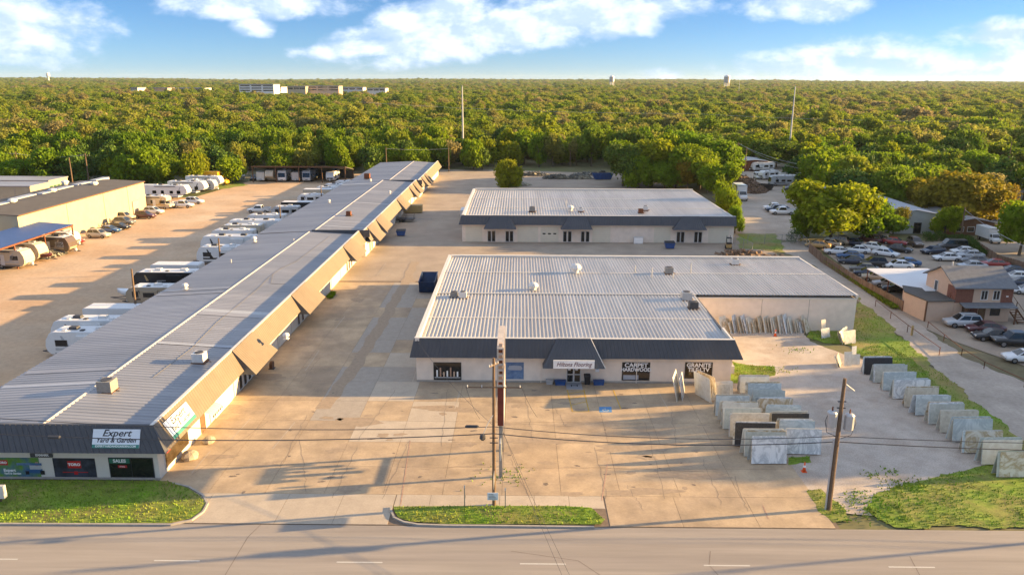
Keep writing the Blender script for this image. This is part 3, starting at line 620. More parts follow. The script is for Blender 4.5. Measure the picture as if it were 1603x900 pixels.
# front mansard and corner
xl, xm, xr, ya, yb = SEC[0]; zt, zb_ = 4.75, 2.75
MB().ribbed((-62, ya-.9, zb_), (xr+1.15, ya-.9, zb_), (xr-.02, ya-.02, zt), (-62, ya-.02, zt), 74, .035, .14).build('mansard', 'slate_metal', LB)
MB().quad((xr+1.15, ya-.9, zb_), (xr+1.15, ya-.4, zb_), (xr-.02, ya-.02, zt)).build('mansard_corner', 'slate_metal', LB)
MB().box(-62, xr+1.1, ya-.86, ya-.01, zb_-.03, zb_+.01).build('soffit', 'frame_white', LB)
MB().box(-62, xl, ya, ya+7.5, 0, 3.9).build('wall', 'wall_white', LB)
MB().ribbed((xl, ya+.2, 4.1), (xl, ya+7.5, 4.1), (-62, ya+7.5, 4.1), (-62, ya+.2, 4.1), 13, .05, .35).build('roof_slope', 'roof_grey', LB)
MB().box(xl-.1, xr+.05, ya-.06, ya-.007, 0, .2).build('plinth', 'kerb_stone', LB)
# projecting canopies along the yard side
def side_canopy(y0, y1, sec):
    xr = SEC[sec][2]; zt = 4.78+(0, .12, .05)[sec]; xo = xr+2.3; zc = 2.35
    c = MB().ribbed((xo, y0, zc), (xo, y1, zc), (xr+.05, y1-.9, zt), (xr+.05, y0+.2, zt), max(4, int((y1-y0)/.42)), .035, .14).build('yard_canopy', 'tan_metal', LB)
    MB().quad((xr+.3, y0, zc), (xo, y0, zc), (xr+.05, y0+.2, zt)).quad((xo, y1, zc), (xr+.3, y1, zc), (xr+.05, y1-.9, zt)).quad((xo, y0, zc), (xr+.3, y0, zc), (xr+.3, y1, zc), (xo, y1, zc)).build('canopy_side', 'slate_metal', c)
for y0, y1, s_ in ((71.8, 79.0, 0), (92.3, 100.3, 0), (121.5, 129.5, 0), (137.5, 144, 1), (146, 153.5, 1), (172, 180, 1), (192, 197, 1), (199, 205, 1), (212, 216, 2), (219, 224, 2)): side_canopy(y0, y1, s_)
# yard-side doors, windows and wall panels
xr = SEC[0][2]
def yard_win(y0, y1, z0, z1, g='glass_dark', f='frame_white', nm='window', bars=0, sec=0): return win(LB, (SEC[sec][2], y0, z0), UY, UZ, y1-y0, z1-z0, g, f, .08, bars, nm)
q = yard_win(56.0, 60.6, .35, 2.45, 'glass_warm', 'frame_white', bars=0)
panel(q, 'window_poster', (xr, 56.5, 1.55), UY, UZ, .7, .55, 'ink_red', .021, .03)
yard_win(63.2, 64.2, .05, 2.2, 'door_brown', 'door_brown', 'door')
for y in (73.0, 74.3, 75.6, 77.2, 94.5, 96.4, 123.5, 125.2, 127): yard_win(y, y+.95, .05, 2.2, 'glass_dark', 'frame_white', 'door')
for y in (139, 141, 148, 150, 174, 176, 194, 201): yard_win(y, y+1.0, .05, 2.2, 'glass_dark', 'frame_white', 'door', 0, 1)
for y0, y1, s_ in ((66.5, 70.8, 0), (80.5, 85.0, 0), (86.5, 91, 0), (102, 106, 0), (107.5, 111.5, 0), (113, 117, 0), (131, 134.5, 0), (155, 159.5, 1), (161, 165.5, 1), (167, 171, 1), (182, 186, 1), (187.5, 191, 1), (208, 211, 2), (226, 230, 2), (233, 237, 2)):
    x_ = SEC[s_][2]; dr = MB().box(x_+.004, x_+.05, y0, y1, .02, 2.55).build('roller_door', 'ink_white' if (y0 in (66.5,)) else 'wall_white', LB)
    for k in range(1, 6): MB().box(x_+.052, x_+.065, y0+.02, y1-.02, k*.42, k*.42+.03).build('door_seam', 'coping', dr)
for y in (65.3, 71.5, 79.6, 86, 91.6, 101, 112.2, 119, 130): MB().box(xr+.004, xr+.04, y, y+.06, .02, 2.7).build('wall_joint', 'kerb_stone', LB)
# striped door awning
aw = MB().ribbed((xr+1.5, 62.6, 2.1), (xr+1.5, 65.0, 2.1), (xr+.03, 65.0, 2.62), (xr+.03, 62.6, 2.62), 6, .03, .5).build('door_awning', 'coping', LB)
for k in range(6): MB().box(xr+1.46, xr+1.5, 62.65+k*.4, 62.85+k*.4, 1.85, 2.1).build('awning_slat', 'frame_dark', aw)
MB().box(xr+.01, xr+.3, 66.8, 70.4, 2.5, 2.62).build('wall_lamp', 'frame_dark', LB)
for k, pp in enumerate([[(516, 370), (464, 409), (440, 420), (427, 429), (415, 440), (406, 450), (378, 473), (340, 504), (300, 545), (240, 590)], [(427, 429), (424, 444), (447, 445)], [(590, 330), (560, 352), (548, 362)]]):
    sl = []
    for (px, py) in pp:      # wandering seal line on the right roof slope
        z_ = 4.35
        for _ in range(6): p = P(px, py, z_); z_ = 4.05+max(0, (SEC[0][2]-p.x))/9.0*.5+.06
        sl.append(p)
    MB().tube(sl, .022, 4).build('seal_line', 'sealant', LB)
rdp = random.Random(8)
for k in range(13):       # mismatched sheets along the roof
    s_ = rdp.choice([0, 0, 1]); xl_, xm_, xr_, y0_, y1_ = SEC[s_]; y = rdp.uniform(y0_+2, y1_-3); wd_ = rdp.choice([.58, 1.16]); dz = (0, .12)[s_]; zr = 4.05+dz; o_ = .058
    if rdp.random() < .5: a_, c_, za, zc_ = xr_-.3, xm_+.25, zr, zr+.49
    else: a_, c_, za, zc_ = xm_-.25, xl_, zr+.49, zr-.03
    MB().quad((a_, y, za+o_), (a_, y+wd_, za+o_), (c_, y+wd_, zc_+o_), (c_, y, zc_+o_)).build('roof_patch', rdp.choice(['galv', 'roof_grey', 'roof_palegrey']) if k % 3 else 'roof_grey', LB)
# signs on the mansard
def slanted_sign(a, bdir, updir, wd, ht, nm='sign_board'):
    s = panel(LB, nm, a, bdir, updir, wd, ht, 'sign_blue_white', .03, .09); return s
f_up = Vector((0, .88, 2.0)).normalized(); a = Vector((-33.25, ya-.9, zb_))+f_up*.42; s = slanted_sign(a, UX, f_up, 3.7, 1.45)
ctr = a+UX*1.85+f_up*.75; nrm = UX.cross(f_up); lift = nrm*.095
text('lettering', 'Expert', .72, 'ink_dark', s, ctr+f_up*.38+lift, UX, f_up, shear=.3, bold=.012, sx=1.15)
text('lettering', 'Yard & Garden', .50, 'ink_dark', s, ctr-f_up*.16+lift, UX, f_up, shear=.25, bold=.01, sx=1.02)
panel(s, 'sign_band', a+nrm*.086, UX, f_up, 3.7, .27, 'ink_teal', .005, .010)
text('lettering', 'EXPERTYARDANDGARDEN.COM', .22, 'ink_white', s, a+UX*1.85+f_up*.135+nrm*.1, UX, f_up, bold=.004, sx=.98)
s_up = Vector((-1.15, 0, 2.0)).normalized(); a = Vector((xr+1.15, 56.0, zb_))+s_up*.3; s = slanted_sign(a, UY, s_up, 4.3, 1.6)
nrm = UY.cross(s_up); ctr = a+UY*2.15+s_up*.8
text('lettering', 'Expert', .85, 'ink_dark', s, ctr+s_up*.42+nrm*.095, UY, s_up, shear=.3, bold=.012, sx=1.1)
text('lettering', 'Yard & Garden', .56, 'ink_dark', s, ctr-s_up*.16+nrm*.095, UY, s_up, shear=.25, bold=.008, sx=1.02)
panel(s, 'sign_band', a+nrm*.086, UY, s_up, 4.3, .3, 'ink_teal', .005, .010)
# front windows with their posters
YF = ya
x, z, wd, ht = fr(87, 717, 148, 747, YF); q = panel(LB, 'window_poster', (x, YF, z), UX, UZ, wd, ht, 'poster_black')
panel(q, 'poster_badge', (x+wd*.34, YF, z+ht*.5), UX, UZ, wd*.32, ht*.36, 'ink_red', .031, .036); text('lettering', 'TORO', .30, 'ink_white', q, (x+wd*.5, YF-.04, z+ht*.68), UX, UZ, bold=.015, sx=1.15)
panel(q, 'poster_mark', (x+wd*.47, YF, z+ht*.17), UX, UZ, wd*.09, ht*.17, 'ink_red', .031, .036); panel(q, 'poster_strip', (x+wd*.2, YF, z+ht*.27), UX, UZ, wd*.6, ht*.035, 'ink_red', .0305, .034)
x, z, wd, ht = fr(174, 716, 239, 748, YF); q = win(LB, (x, YF, z), UX, UZ, wd, ht, 'glass_dark', 'frame_dark', .07, 1)
panel(q, 'window_strip', (x+.05, YF, z+ht-.5), UX, UZ, wd*.46, .42, 'ink_green', .021, .05); text('lettering', 'SALES', .38, 'ink_white', q, (x+wd*.25, YF-.06, z+ht-.29), UX, UZ, bold=.012, sx=1.05)
panel(q, 'window_badge', (x+wd*.2, YF, z+ht*.52), UX, UZ, wd*.2, .2, 'ink_red', .021, .05); text('lettering', 'STIHL', .16, 'ink_white', q, (x+wd*.3, YF-.06, z+ht*.52+.1), UX, UZ, sx=1.1)
x, z, wd, ht = fr(-40, 716, 60, 746, YF); q = panel(LB, 'window_poster', (x, YF, z), UX, UZ, wd, ht, 'poster_green')
x = PY(0, 730, YF).x
panel(q, 'poster_badge', (x-.3, YF, z+ht*.62), UX, UZ, 1.0, ht*.25, 'ink_red', .031, .036); text('lettering', 'TORO', .26, 'ink_white', q, (x+.25, YF-.04, z+ht*.745), UX, UZ, bold=.012, sx=1.0)
text('lettering', 'Expert', .36, 'ink_white', q, (x+.75, YF-.04, z+ht*.36), UX, UZ, bold=.012); text('lettering', 'Yard & Garden', .22, 'ink_white', q, (x+.95, YF-.04, z+ht*.2), UX, UZ, bold=.008)
for k, (ax, az_, aw_, ah, mm) in enumerate([(2.1, .45, 1.3, .35, 'paint_blue_car'), (2.4, .8, .9, .4, 'paint_silver_car'), (2.0, .3, .3, .3, 'tyre'), (3.2, .3, .35, .35, 'tyre'), (2.9, 1.15, .25, .35, 'paint_red'), (1.4, 1.2, 2.0, .2, 'poster_blue')]): panel(q, 'printed_shape', (x+ax, YF, z+az_*.9), UX, UZ, aw_, ah, mm, .031+.002*k, .033+.002*k)
x, z, wd, ht = fr(49, 707.5, 82, 714.5, YF); q = panel(LB, 'dealer_sign', (x, YF, z), UX, UZ, wd, ht, 'steel_dark', .01, .12); text('lettering', 'EXMARK', .26, 'ink_white', q, (x+wd*.55, YF-.13, z+ht*.5), UX, UZ, bold=.01, sx=1.05)
# ------------------------------------------------------------------ warehouse, storage units, blue carport and vehicle shelter on the left
W_ = thing('warehouse', 'tall pale yellow warehouse with dark roof beside the dirt lot', 'building')
xa, xm, xb, ya, yb = -106.0, -99.0, -90.6, 136.1, 184.3
b = MB().prism([(xa, 0), (xb, 0), (xb, 6.95), (xm, 7.35), (xa, 6.95)], ya, yb); obj('wall', fixn(b.mesh('wall')), 'wall_yellowish', W_)
MB().hexa([(xm, ya-.15, 7.38), (xb+.2, ya-.15, 6.98), (xb+.2, yb+.15, 6.98), (xm, yb+.15, 7.38)], [(xm, ya-.15, 7.5), (xb+.2, ya-.15, 7.1), (xb+.2, yb+.15, 7.1), (xm, yb+.15, 7.5)]).build('roof_slope', 'roof_dark', W_)
MB().hexa([(xa-.2, ya-.15, 6.98), (xm, ya-.15, 7.38), (xm, yb+.15, 7.38), (xa-.2, yb+.15, 6.98)], [(xa-.2, ya-.15, 7.1), (xm, ya-.15, 7.502), (xm, yb+.15, 7.502), (xa-.2, yb+.15, 7.1)]).build('roof_slope', 'roof_dark', W_)
for y in (151.5, 165.5, 176): MB().box(xb+.005, xb+.09, y, y+.16, 0, 6.9).build('downpipe', 'kerb_stone', W_)
MB().box(xb+.2, xb+.32, ya-.1, yb+.1, 6.85, 7.05).build('gutter', 'wood_brown', W_)
MB().box(xb+.005, xb+.2, 177.5, 180.5, 0, 3.2).build('door', 'kerb_stone', W_)
MB().box(-106, xb-7, 128.5, ya-.02, 0, 5.2).build('annex_wall', 'wall_grey', W_); MB().box(-106.2, xb-6.9, 128.3, ya-.03, 5.22, 5.4).build('annex_roof', 'roof_palegrey', W_)
MB().box(xb-7, xb, 131, ya-.02, 0, 2.0).build('annex_wall', 'wall_white', W_)
for px, py in ((20, 289+23), (82, 301-7), (100, 290), (147, 272), (62, 297), (140, 288)):
    c = P(px, py, 7.6); 
for k, (px, py, L_) in enumerate([(35, 309, 7), (98, 295, 6), (128, 288, 6), (156, 281, 6), (72, 302, 5), (2, 320, 5)]):
    c = P(px, py, 7.4); MB().box(c.x-.8, c.x+.8, c.y-L_/2, c.y+L_/2, 7.0, 7.62).build('skylight', 'roof_palegrey', W_)
def turbine(parent, c, s, nm='roof_fan'):
    rings = []
    for rr, zz in ((.75, 0), (.75, .5), (1.1, .55), (1.1, .85), (.8, 1.1), (.3, 1.25)): rings.append([(c.x+rr*s*math.cos(t*math.pi/5), c.y+rr*s*math.sin(t*math.pi/5), c.z+zz*s) for t in range(10)])
    MB().loft(rings).build(nm, 'ac_white', parent)
for px, py in ((20, 319), (83, 302), (102, 289), (148, 291)): c = P(px, py, 7.2); turbine(W_, c, .8)
SU = thing('storage_units', 'cream storage units with yellow fascia and green roller doors behind warehouse', 'building')
yA = 205; xR = PY(74, 275, yA).x
MB().box(xR-60, xR, yA, yA+9, 0, 4.2).build('wall', 'wall_yellowish', SU); MB().box(xR-60.2, xR+.2, yA-.2, yA+9.2, 4.22, 4.5).build('roof', 'roof_grey', SU)
MB().box(xR-60, xR+.05, yA-.08, yA-.01, 3.2, 4.18).build('fascia', 'paint_yellow_car', SU)
for k in range(8): MB().box(xR-1.2-k*3.4-2.6, xR-1.2-k*3.4, yA-.06, yA-.01, .05, 2.9).build('roller_door', 'paint_green_car', SU)
for k in range(5): MB().box(xR+.01, xR+.06, yA+.4+k*1.7, yA+1.7+k*1.7, .05, 2.9).build('roller_door', 'paint_green_car', SU)
S3 = thing('storage_shed', 'pale yellow shed with flat grey roof between warehouse and storage units', 'building')
yA = 190.; xR = PY(46, 290, yA).x
MB().box(xR-40, xR, yA, yA+8, 0, 4.8).build('wall', 'wall_yellowish', S3); MB().box(xR-40.2, xR+.2, yA-.2, yA+8.2, 4.82, 5.05).build('roof', 'roof_grey', S3)
for k in range(4): MB().box(xR-4-k*7, xR-3.85-k*7, yA-.06, yA-.005, 0, 4.7).build('downpipe', 'kerb_stone', S3)
CP = thing('blue_carport', 'open shelter with blue metal roof on rusty posts beside warehouse', 'carport')
cx0, cx1, cy0, cy1 = -91.5, -84.2, 104.0, 142.0
MB().ribbed((cx1, cy0, 4.3), (cx1, cy1, 4.3), (cx0, cy1, 4.9), (cx0, cy0, 4.9), 60, .05).build('roof', 'roof_blue', CP)
MB().box(cx1-.06, cx1+.06, cy0, cy1, 4.02, 4.27).build('fascia', 'rust', CP); MB().box(cx0, cx1, cy1+.01, cy1+.12, 4.1, 4.35).build('fascia', 'rust', CP)
for y in (108, 116, 124.6, 133, 141.8):
    for x in (cx0+.3, cx1-.1): MB().box(x-.1, x+.1, y-.1, y+.1, 0, 4.1).build('post', 'rust', CP)
VS = thing('vehicle_shelter', 'long open vehicle shelter with thin brown roof at back of dirt lot', 'carport')
sx0, sx1, sy0, sy1, sz = -82.5, -53.6, 237.0, 249.0, 4.8
MB().hexa([(sx0, sy0, sz), (sx1, sy0, sz), (sx1, sy1, sz-2.0), (sx0, sy1, sz-2.0)], [(sx0, sy0, sz+.2), (sx1, sy0, sz+.2), (sx1, sy1, sz-1.8), (sx0, sy1, sz-1.8)]).build('roof', 'roof_dark', VS); MB().box(sx0-.05, sx1+.05, sy0-.1, sy0-.01, sz-.15, sz+.3).build('fascia', 'wood_brown', VS)
for k in range(5):
    x = lerp(sx0+.15, sx1-.15, k/4); MB().box(x-.12, x+.12, sy0+.05, sy0+.3, 0, sz-.02).build('post', 'wood_brown', VS); MB().box(x-.12, x+.12, sy1-.4, sy1-.15, 0, sz-2.05).build('post', 'wood_brown', VS)
MB().box(sx0, sx1, sy1-.12, sy1-.02, 0, sz-2.05).build('rear_wall', 'steel_dark', VS)

# ------------------------------------------------------------------ house and its lean-to
H_ = thing('house', 'two storey peach and brick house with grey shingle roof beside car lot', 'house')
hx0, hx1, hy0, hy1, he, hr = 58.1, 65.6, 98.6, 106.2, 4.75, 6.55; hm = (hy0+hy1)/2
b = MB().prism([(hy0, 0), (hy1, 0), (hy1, he), (hm, hr), (hy0, he)], hx0, hx1, 'x'); obj('wall', fixn(b.mesh('wall')), 'wall_peach', H_)
for s_, (yo, ym) in enumerate(((hy0-.45, hm), (hy1+.45, hm))):
    zo = he-.2; MB().hexa([(hx0-.45, yo, zo), (hx1+.45, yo, zo), (hx1+.45, ym, hr+.03), (hx0-.45, ym, hr+.03)], [(hx0-.45, yo, zo+.14), (hx1+.45, yo, zo+.14), (hx1+.45, ym, hr+.17), (hx0-.45, ym, hr+.17)]).build('roof_slope', 'shingle', H_)
MB().tube([(hx0+1.5, hm+.6, hr-.2), (hx0+1.5, hm+.6, hr+.6)], .09).build('roof_vent', 'ac_white', H_)
MB().box(hx0-.01, hx0+2.3, hy0-.05, hy0-.005, 2.55, he-.15).build('brick_panel', 'brick_red', H_); MB().box(hx1-1.5, hx1+.03, hy0-.05, hy0-.005, 2.55, he-.15).build('brick_panel', 'brick_red', H_)
MB().box(hx0-.05, hx0-.005, hy0-.04, hy0+2.0, 2.55, he-.1).build('brick_panel', 'brick_red', H_)
for x in (hx0+3.3, hx0+4.9): win(H_, (x, hy0, 2.95), UX, UZ, .95, 1.35, 'car_glass', 'frame_white', .09, 1)
win(H_, (hx0, hy1-2.2, 2.9), -UY, UZ, .9, 1.5, 'car_glass', 'frame_white', .09, 0); win(H_, (hx0, hy0+1.3, 2.9), -UY, UZ, .5, .6, 'car_glass', 'frame_white', .08, 1)
MB().hexa([(hx0+.6, hy0-1.5, 2.22), (hx1+.1, hy0-1.5, 2.22), (hx1+.1, hy0-.06, 2.5), (hx0+.6, hy0-.06, 2.5)], [(hx0+.6, hy0-1.5, 2.32), (hx1+.1, hy0-1.5, 2.32), (hx1+.1, hy0-.06, 2.62), (hx0+.6, hy0-.06, 2.62)]).build('porch_roof', 'shingle', H_)
for x in (hx0+.8, hx1-.05): MB().box(x-.08, x+.08, hy0-1.45, hy0-1.29, 0, 2.21).build('porch_post', 'wood_brown', H_)
win(H_, (hx0+4.9, hy0, .8), UX, UZ, 1.3, 1.25, 'car_glass', 'frame_dark', .08, 0)
for x in (hx0+1.1, hx0+3.3): win(H_, (x, hy0, .05), UX, UZ, .95, 2.05, 'door_brown', 'wood_brown', .07, 0, 'door')
MB().box(hx0+2.1, hx0+3.2, hy0-.04, hy0-.005, .05, 2.1).build('brick_panel', 'brick_red', H_)
MB().box(hx1-.85, hx1-.55, hy0-.07, hy0-.051, 3.4, 3.55).build('number_plate', 'ink_white', H_)
st = thing('outside_staircase', 'wooden outside staircase climbing the side of the house', 'staircase', (hx1+1.1, hy0-1.2, 0))
for k in range(12): MB().box(-.55, .55, k*.42, k*.42+.36, .2+k*.215, .25+k*.215).build('tread', 'wood_brown', st)
for x in (-.6, .56): MB().hexa([(x, -.1, 0), (x+.05, -.1, 0), (x+.05, 5.0, 2.5), (x, 5.0, 2.5)], [(x, -.1, .25), (x+.05, -.1, .25), (x+.05, 5.0, 2.8), (x, 5.0, 2.8)]).build('stringer', 'wood_brown', st)
MB().tube([(.6, -.1, 1.0), (.6, 5, 3.6)], .04, 5).build('handrail', 'wood_brown', st); MB().box(-.6, .6, 5.0, 6.2, 2.5, 2.6).build('landing', 'wood_brown', st)
for y in (-.05, 2.5, 5.9): MB().box(.56, .64, y, y+.08, 0 if y > 5 else (y+.1)/5*2.5, 1.05+max(0, min(y, 5))/5*2.6).build('post', 'wood_brown', st)
LT = thing('lean_to', 'flat roofed peach lean-to joined to the front of the house', 'shed')
a, c_, d_ = P(1413, 487), P(1447, 503), P(1482, 500)
b = MB().prism([(a.x, a.y), (c_.x, c_.y), (hx0-.03, c_.y+.25), (hx0-.03, hy0+5.0), (a.x+1.2, a.y+3.0)], 0, 2.75, 'z'); obj('wall', fixn(b.mesh('wall')), 'wall_peach', LT)
b = MB().prism([(a.x-.2, a.y), (c_.x, c_.y-.25), (hx0-.02, c_.y), (hx0-.02, hy0+5.2), (a.x+1.1, a.y+3.2)], 2.76, 2.92, 'z'); obj('roof', fixn(b.mesh('roof')), 'roof_dark', LT)
MB().box(c_.x-.1, c_.x+.08, c_.y-.06, c_.y+.1, 0, 2.74).build('corner_trim', 'wood_brown', LT)
WC = thing('white_carport', 'flat white metal carport roof over parked cars beside the house', 'carport')
q = [P(1357, 420, 2.9), P(1452, 420, 3.2), P(1470, 428, 3.2), P(1464, 455, 3.0), P(1425, 456, 2.8)]
b = MB(); i = len(b.v); b.v += [tuple(p) for p in q] + [(p.x, p.y, p.z-.12) for p in q]; b.f += [(0, 1, 2, 3, 4), (9, 8, 7, 6, 5)] + [(k, k+5, (k+1) % 5+5, (k+1) % 5) for k in range(5)]
obj('roof', fixn(b.mesh('roof')), 'roof_white', WC)
for p in (q[0], q[1], q[0].lerp(q[4], .5), q[4]): MB().box(p.x-.06+.2, p.x+.06+.2, p.y-.1, p.y+.02, 0, 2.72).build('post', 'rust', WC)

# other buildings among the trees on the right
def shed(name, label, px0, px1, pyb, depth, h, wallm, roofm, ridge=0.0, back=None):
    a, c = P(px0, pyb), P(px1, pyb); t = thing(name, label, 'building'); y0 = min(a.y, c.y); y1 = y0+depth; xm = (a.x+c.x)/2
    b = MB().prism([(a.x, 0), (c.x, 0), (c.x, h), (xm, h+ridge+.001), (a.x, h)], y0, y1); obj('wall', fixn(b.mesh('wall')), wallm, t)
    for s_, (xo, sg) in enumerate(((a.x-.3, 1), (c.x+.3, -1))):
        MB().ribbed(*([(xo, y0-.3, h+.02), (xm, y0-.3, h+ridge+.05), (xm, y1+.3, h+ridge+.05), (xo, y1+.3, h+.02)] if sg > 0 else [(xm, y0-.3, h+ridge+.05), (xo, y0-.3, h+.02), (xo, y1+.3, h+.02), (xm, y1+.3, h+ridge+.05)]), 12, .06).build('roof_slope', roofm, t)
    return t, a, c, y0
t, a, c, y0 = shed('metal_shed', 'grey metal building with pale roof behind the large roadside tree', 1396, 1462, 366, 42, 4.2, 'wall_grey', 'roof_palegrey', .8)
win(t, (c.x-4.6, y0, .1), UX, UZ, 1.6, 2.3, 'glass_dark', 'frame_dark', .08, 0, 'door')
t, a, c, y0 = shed('brown_shed', 'long brown roofed shed beyond the hedge of the car lot', 1487, 1553, 368, 16, 2.6, 'wood_brown', 'roof_grey', .9)
for k in range(5): win(t, (a.x+1.2+k*2.2, y0, .7), UX, UZ, 1.5, 1.1, 'car_glass', 'frame_white', .08, 0)
shed('blue_roof_shed', 'low shed with a pale blue roof beside the open field', 1570, 1640, 303, 30, 3.6, 'wall_grey', 'roof_palegrey', .6)
shed('pale_roof_shed', 'pale roofed shed half hidden by trees beyond the metal building', 1402, 1432, 300, 40, 3.4, 'wall_white', 'roof_palegrey', .5)
shed('yard_shed', 'old tin roofed shed at the end of the truck yard', 1160, 1200, 268, 12, 3.5, 'rust', 'galv', .4)

# ------------------------------------------------------------------ roof equipment
def ac_unit(parent_name, px, py, z, s=1.0, m='ac_grey', label='', tall=1.0):
    c = P(px, py, z); t = thing('roof_ac_unit', label, 'air conditioner', c)
    s *= .84; w2 = .55*s; hh = .95*s*tall
    MB().box(-w2-.1, w2+.1, -w2-.1, w2+.1, -.1, .08).build('base', 'wood_brown', t); MB().box(-w2, w2, -w2, w2, .085, hh).build('cabinet', m, t)
    MB().tube([(0, 0, hh), (0, 0, hh+.05)], .42*s, 12).build('fan_grille', 'steel_dark', t)
    MB().tube([(w2+.05, 0, .1), (w2+.4, 0, .05), (w2+.4, .3, -.1)], .04, 5).build('refrigerant_pipe', 'wood_brown', t)
for a in [(169, 612, 4.4, 1.35, 'ac_grey', 'grey green air conditioner beside the ridge of the long roof near its street front'), (313, 566, 4.25, 1.2, 'ac_white', 'white air conditioner on the long roof beside its shaded parapet'),
          (725, 466, 4.6, 1.0, 'ac_white', 'white air conditioner near the left parapet of the shop roof'), (711, 465, 4.6, .9, 'ac_grey', 'small grey unit beside a white one near the left parapet of the shop roof'),
          (1047, 428, 4.9, 1.15, 'ac_grey', 'dark grey air conditioner in middle of the rear shop roof'), (1074, 469, 4.6, 1.3, 'galv', 'large pale air conditioner at the right edge of front shop roof'),
          (1085, 483, 4.55, 1.1, 'steel_dark', 'black air conditioner at the right edge of front shop roof'), (1150, 414, 4.8, 1.1, 'ac_white', 'beige unit near the rear parapet on the shop wing roof'),
          (833, 331, 5.05, 1.2, 'ac_grey', 'grey vent box on the workshop roof above its first canopy'), (1003, 333, 5.05, 1.0, 'rust', 'rusty unit paired with a pale one on the workshop roof'), (1010, 329, 5.1, 1.1, 'ac_white', 'pale unit paired with a rusty one on the workshop roof'),
          (909, 331, 5.05, .9, 'ac_white', 'small white unit on the workshop roof beside the round vent'), (546, 337, 4.7, 1.0, 'rust', 'rusty unit at the ridge of the long roof'), (575, 279, 4.6, 1.6, 'rust', 'orange brown unit by the roof break at far end of the long roof')]:
    ac_unit('r', a[0], a[1], a[2], a[3], a[4], a[5])
def vent(px, py, z, s, label, m='ac_white'):
    c = P(px, py, z-.05); t = thing('roof_vent', label, 'vent', c); rings = []
    for rr, zz in ((.3, 0), (.3, .35), (.5, .4), (.55, .6), (.4, .85), (.12, .95)): rings.append([(rr*s*math.cos(k*math.pi/5), rr*s*math.sin(k*math.pi/5), zz*s) for k in range(10)])
    MB().loft(rings).build('turbine', m, t); MB().box(-.4*s, .4*s, -.4*s, .4*s, -.05, .03).build('flashing', m, t)
for a in [(901, 428, 4.85, 1.5, 'large white turbine vent in middle of the rear shop roof'), (835, 455, 4.7, 1.2, 'white turbine vent at the seam between the two shop roofs'), (893, 330, 5.0, 1.2, 'white turbine vent on the workshop roof'),
          (398, 378, 4.4, .9, 'white vent on the left slope of the long roof by the roof break'), (290, 452, 4.3, .8, 'small white vent low on the left slope of the long roof'), (448, 530, 4.1, .7, 'small white vent in the shaded strip of the long roof'),
          (580, 284, 4.6, .7, 'small vent beside the orange brown unit on the long roof'), (610, 303, 4.5, .7, 'small vent on right slope of the long roof beyond the break'), (515, 317, 4.6, .7, 'small vent on left slope of the long roof beyond the break')]: vent(*a)
for k, (px, py, z, h_) in enumerate([(1020, 437, 4.75, 1.5), (1081, 428, 4.85, 1.5), (994, 427, 4.85, 1.0), (886, 322, 5.1, 1.1), (1053, 438, 4.7, .8), (460, 380, 4.2, .6), (362, 412, 4.2, .5)]):
    c = P(px, py, z-.06); t = thing('vent_pipe', ['tall thin flue pipe left of the dark grey roof unit', 'flue pipe with box at its foot right of the dark grey roof unit', 'thin pipe between the white turbine vent and the grey unit', 'thin pipe standing at a seam of the workshop roof', 'low pipe in front of the dark grey roof unit', 'short pipe on the right slope of the long roof before the break', 'short pipe near the shaded strip of the long roof'][k], 'pipe', c)
    MB().tube([(0, 0, 0), (0, 0, h_)], .08, 8).build('pipe', 'galv', t); MB().tube([(0, 0, h_), (0, 0, h_+.12)], [.14, .05], 8).build('cap', 'galv', t)

# ------------------------------------------------------------------ poles and wires
def wire(name, pts, r=.022, sag=.6, label='', m='steel_dark', seg=14):
    path = []
    for a, c in zip(pts, pts[1:]):
        a, c = Vector(a), Vector(c)
        for k in range(seg): t = k/seg; p = a.lerp(c, t); p.z -= sag*4*t*(1-t); path.append(p)
    path.append(Vector(pts[-1])); o = MB().tube(path, r, 4).build(name, m); return tag(o, label, 'wire', 'overhead wires')
P1, P2 = P(773.5, 790), P(1297, 797); P0 = P(9, 779); P0 = Vector((P0.x, 51.4, 0)); P3 = Vector((P2.x+38, 51.3, 0)); 
def pole(base, h, label, lean=0, r0=.17, arms=(), name='utility_pole', m='pole_wood'):
    t = thing(name, label, 'pole', base); MB().tube([(0, 0, -.1), (lean*.5, 0, h*.5), (lean, 0, h)], [r0, r0*.85, r0*.62], 10).build('post', m, t)
    for (z, half, ang) in arms:
        d = Vector((math.cos(ang), math.sin(ang), 0)); q = Vector((lean*z/h, -.16, z))
        ar = MB().tube([q-d*half, q+d*half], .055, 4).build('crossarm', m, t)
        for s_ in (-1, -.45, .45, 1): e = q+d*half*s_*.95; MB().tube([e, e+UZ*.18], [.05, .03], 6).build('insulator', 'ac_white', ar)
    return t
u1 = pole(P1, 11.8, 'bare wooden utility pole with street lamp beside the tall open sign', 0, .15, [(9.6, 2.0, 0.0), (11.3, .5, .9)])
MB().tube([(-.05, -.1, 7.4), (-.4, -.3, 6.9), (-.75, -.5, 6.1)], .03, 5).build('lamp_arm', 'galv', u1)
MB().loft([[(-.8+rr*math.cos(k*.785), -.52+rr*math.sin(k*.785), zz) for k in range(8)] for rr, zz in ((.05, 6.1), (.2, 6.0), (.24, 5.75), (.1, 5.6))]).build('lamp_head', 'steel_dark', u1)
pb = MB().box(-.5, .32, -.24, -.19, .55, 1.15).build('pole_plate', 'sign_blue_white', u1)
for k in range(4): MB().box(-.4, .2-.08*k, -.25, -.241, .64+.12*k, .69+.12*k).build('plate_line', 'steel', pb)
MB().box(.005, .03, -1.45, -.2, 2.1, 3.0).build('side_plate', 'galv', u1)
for z in (5.2, 5.6): MB().box(-.3, .3, -.2, -.14, z, z+.06).build('bracket', 'steel_dark', u1)
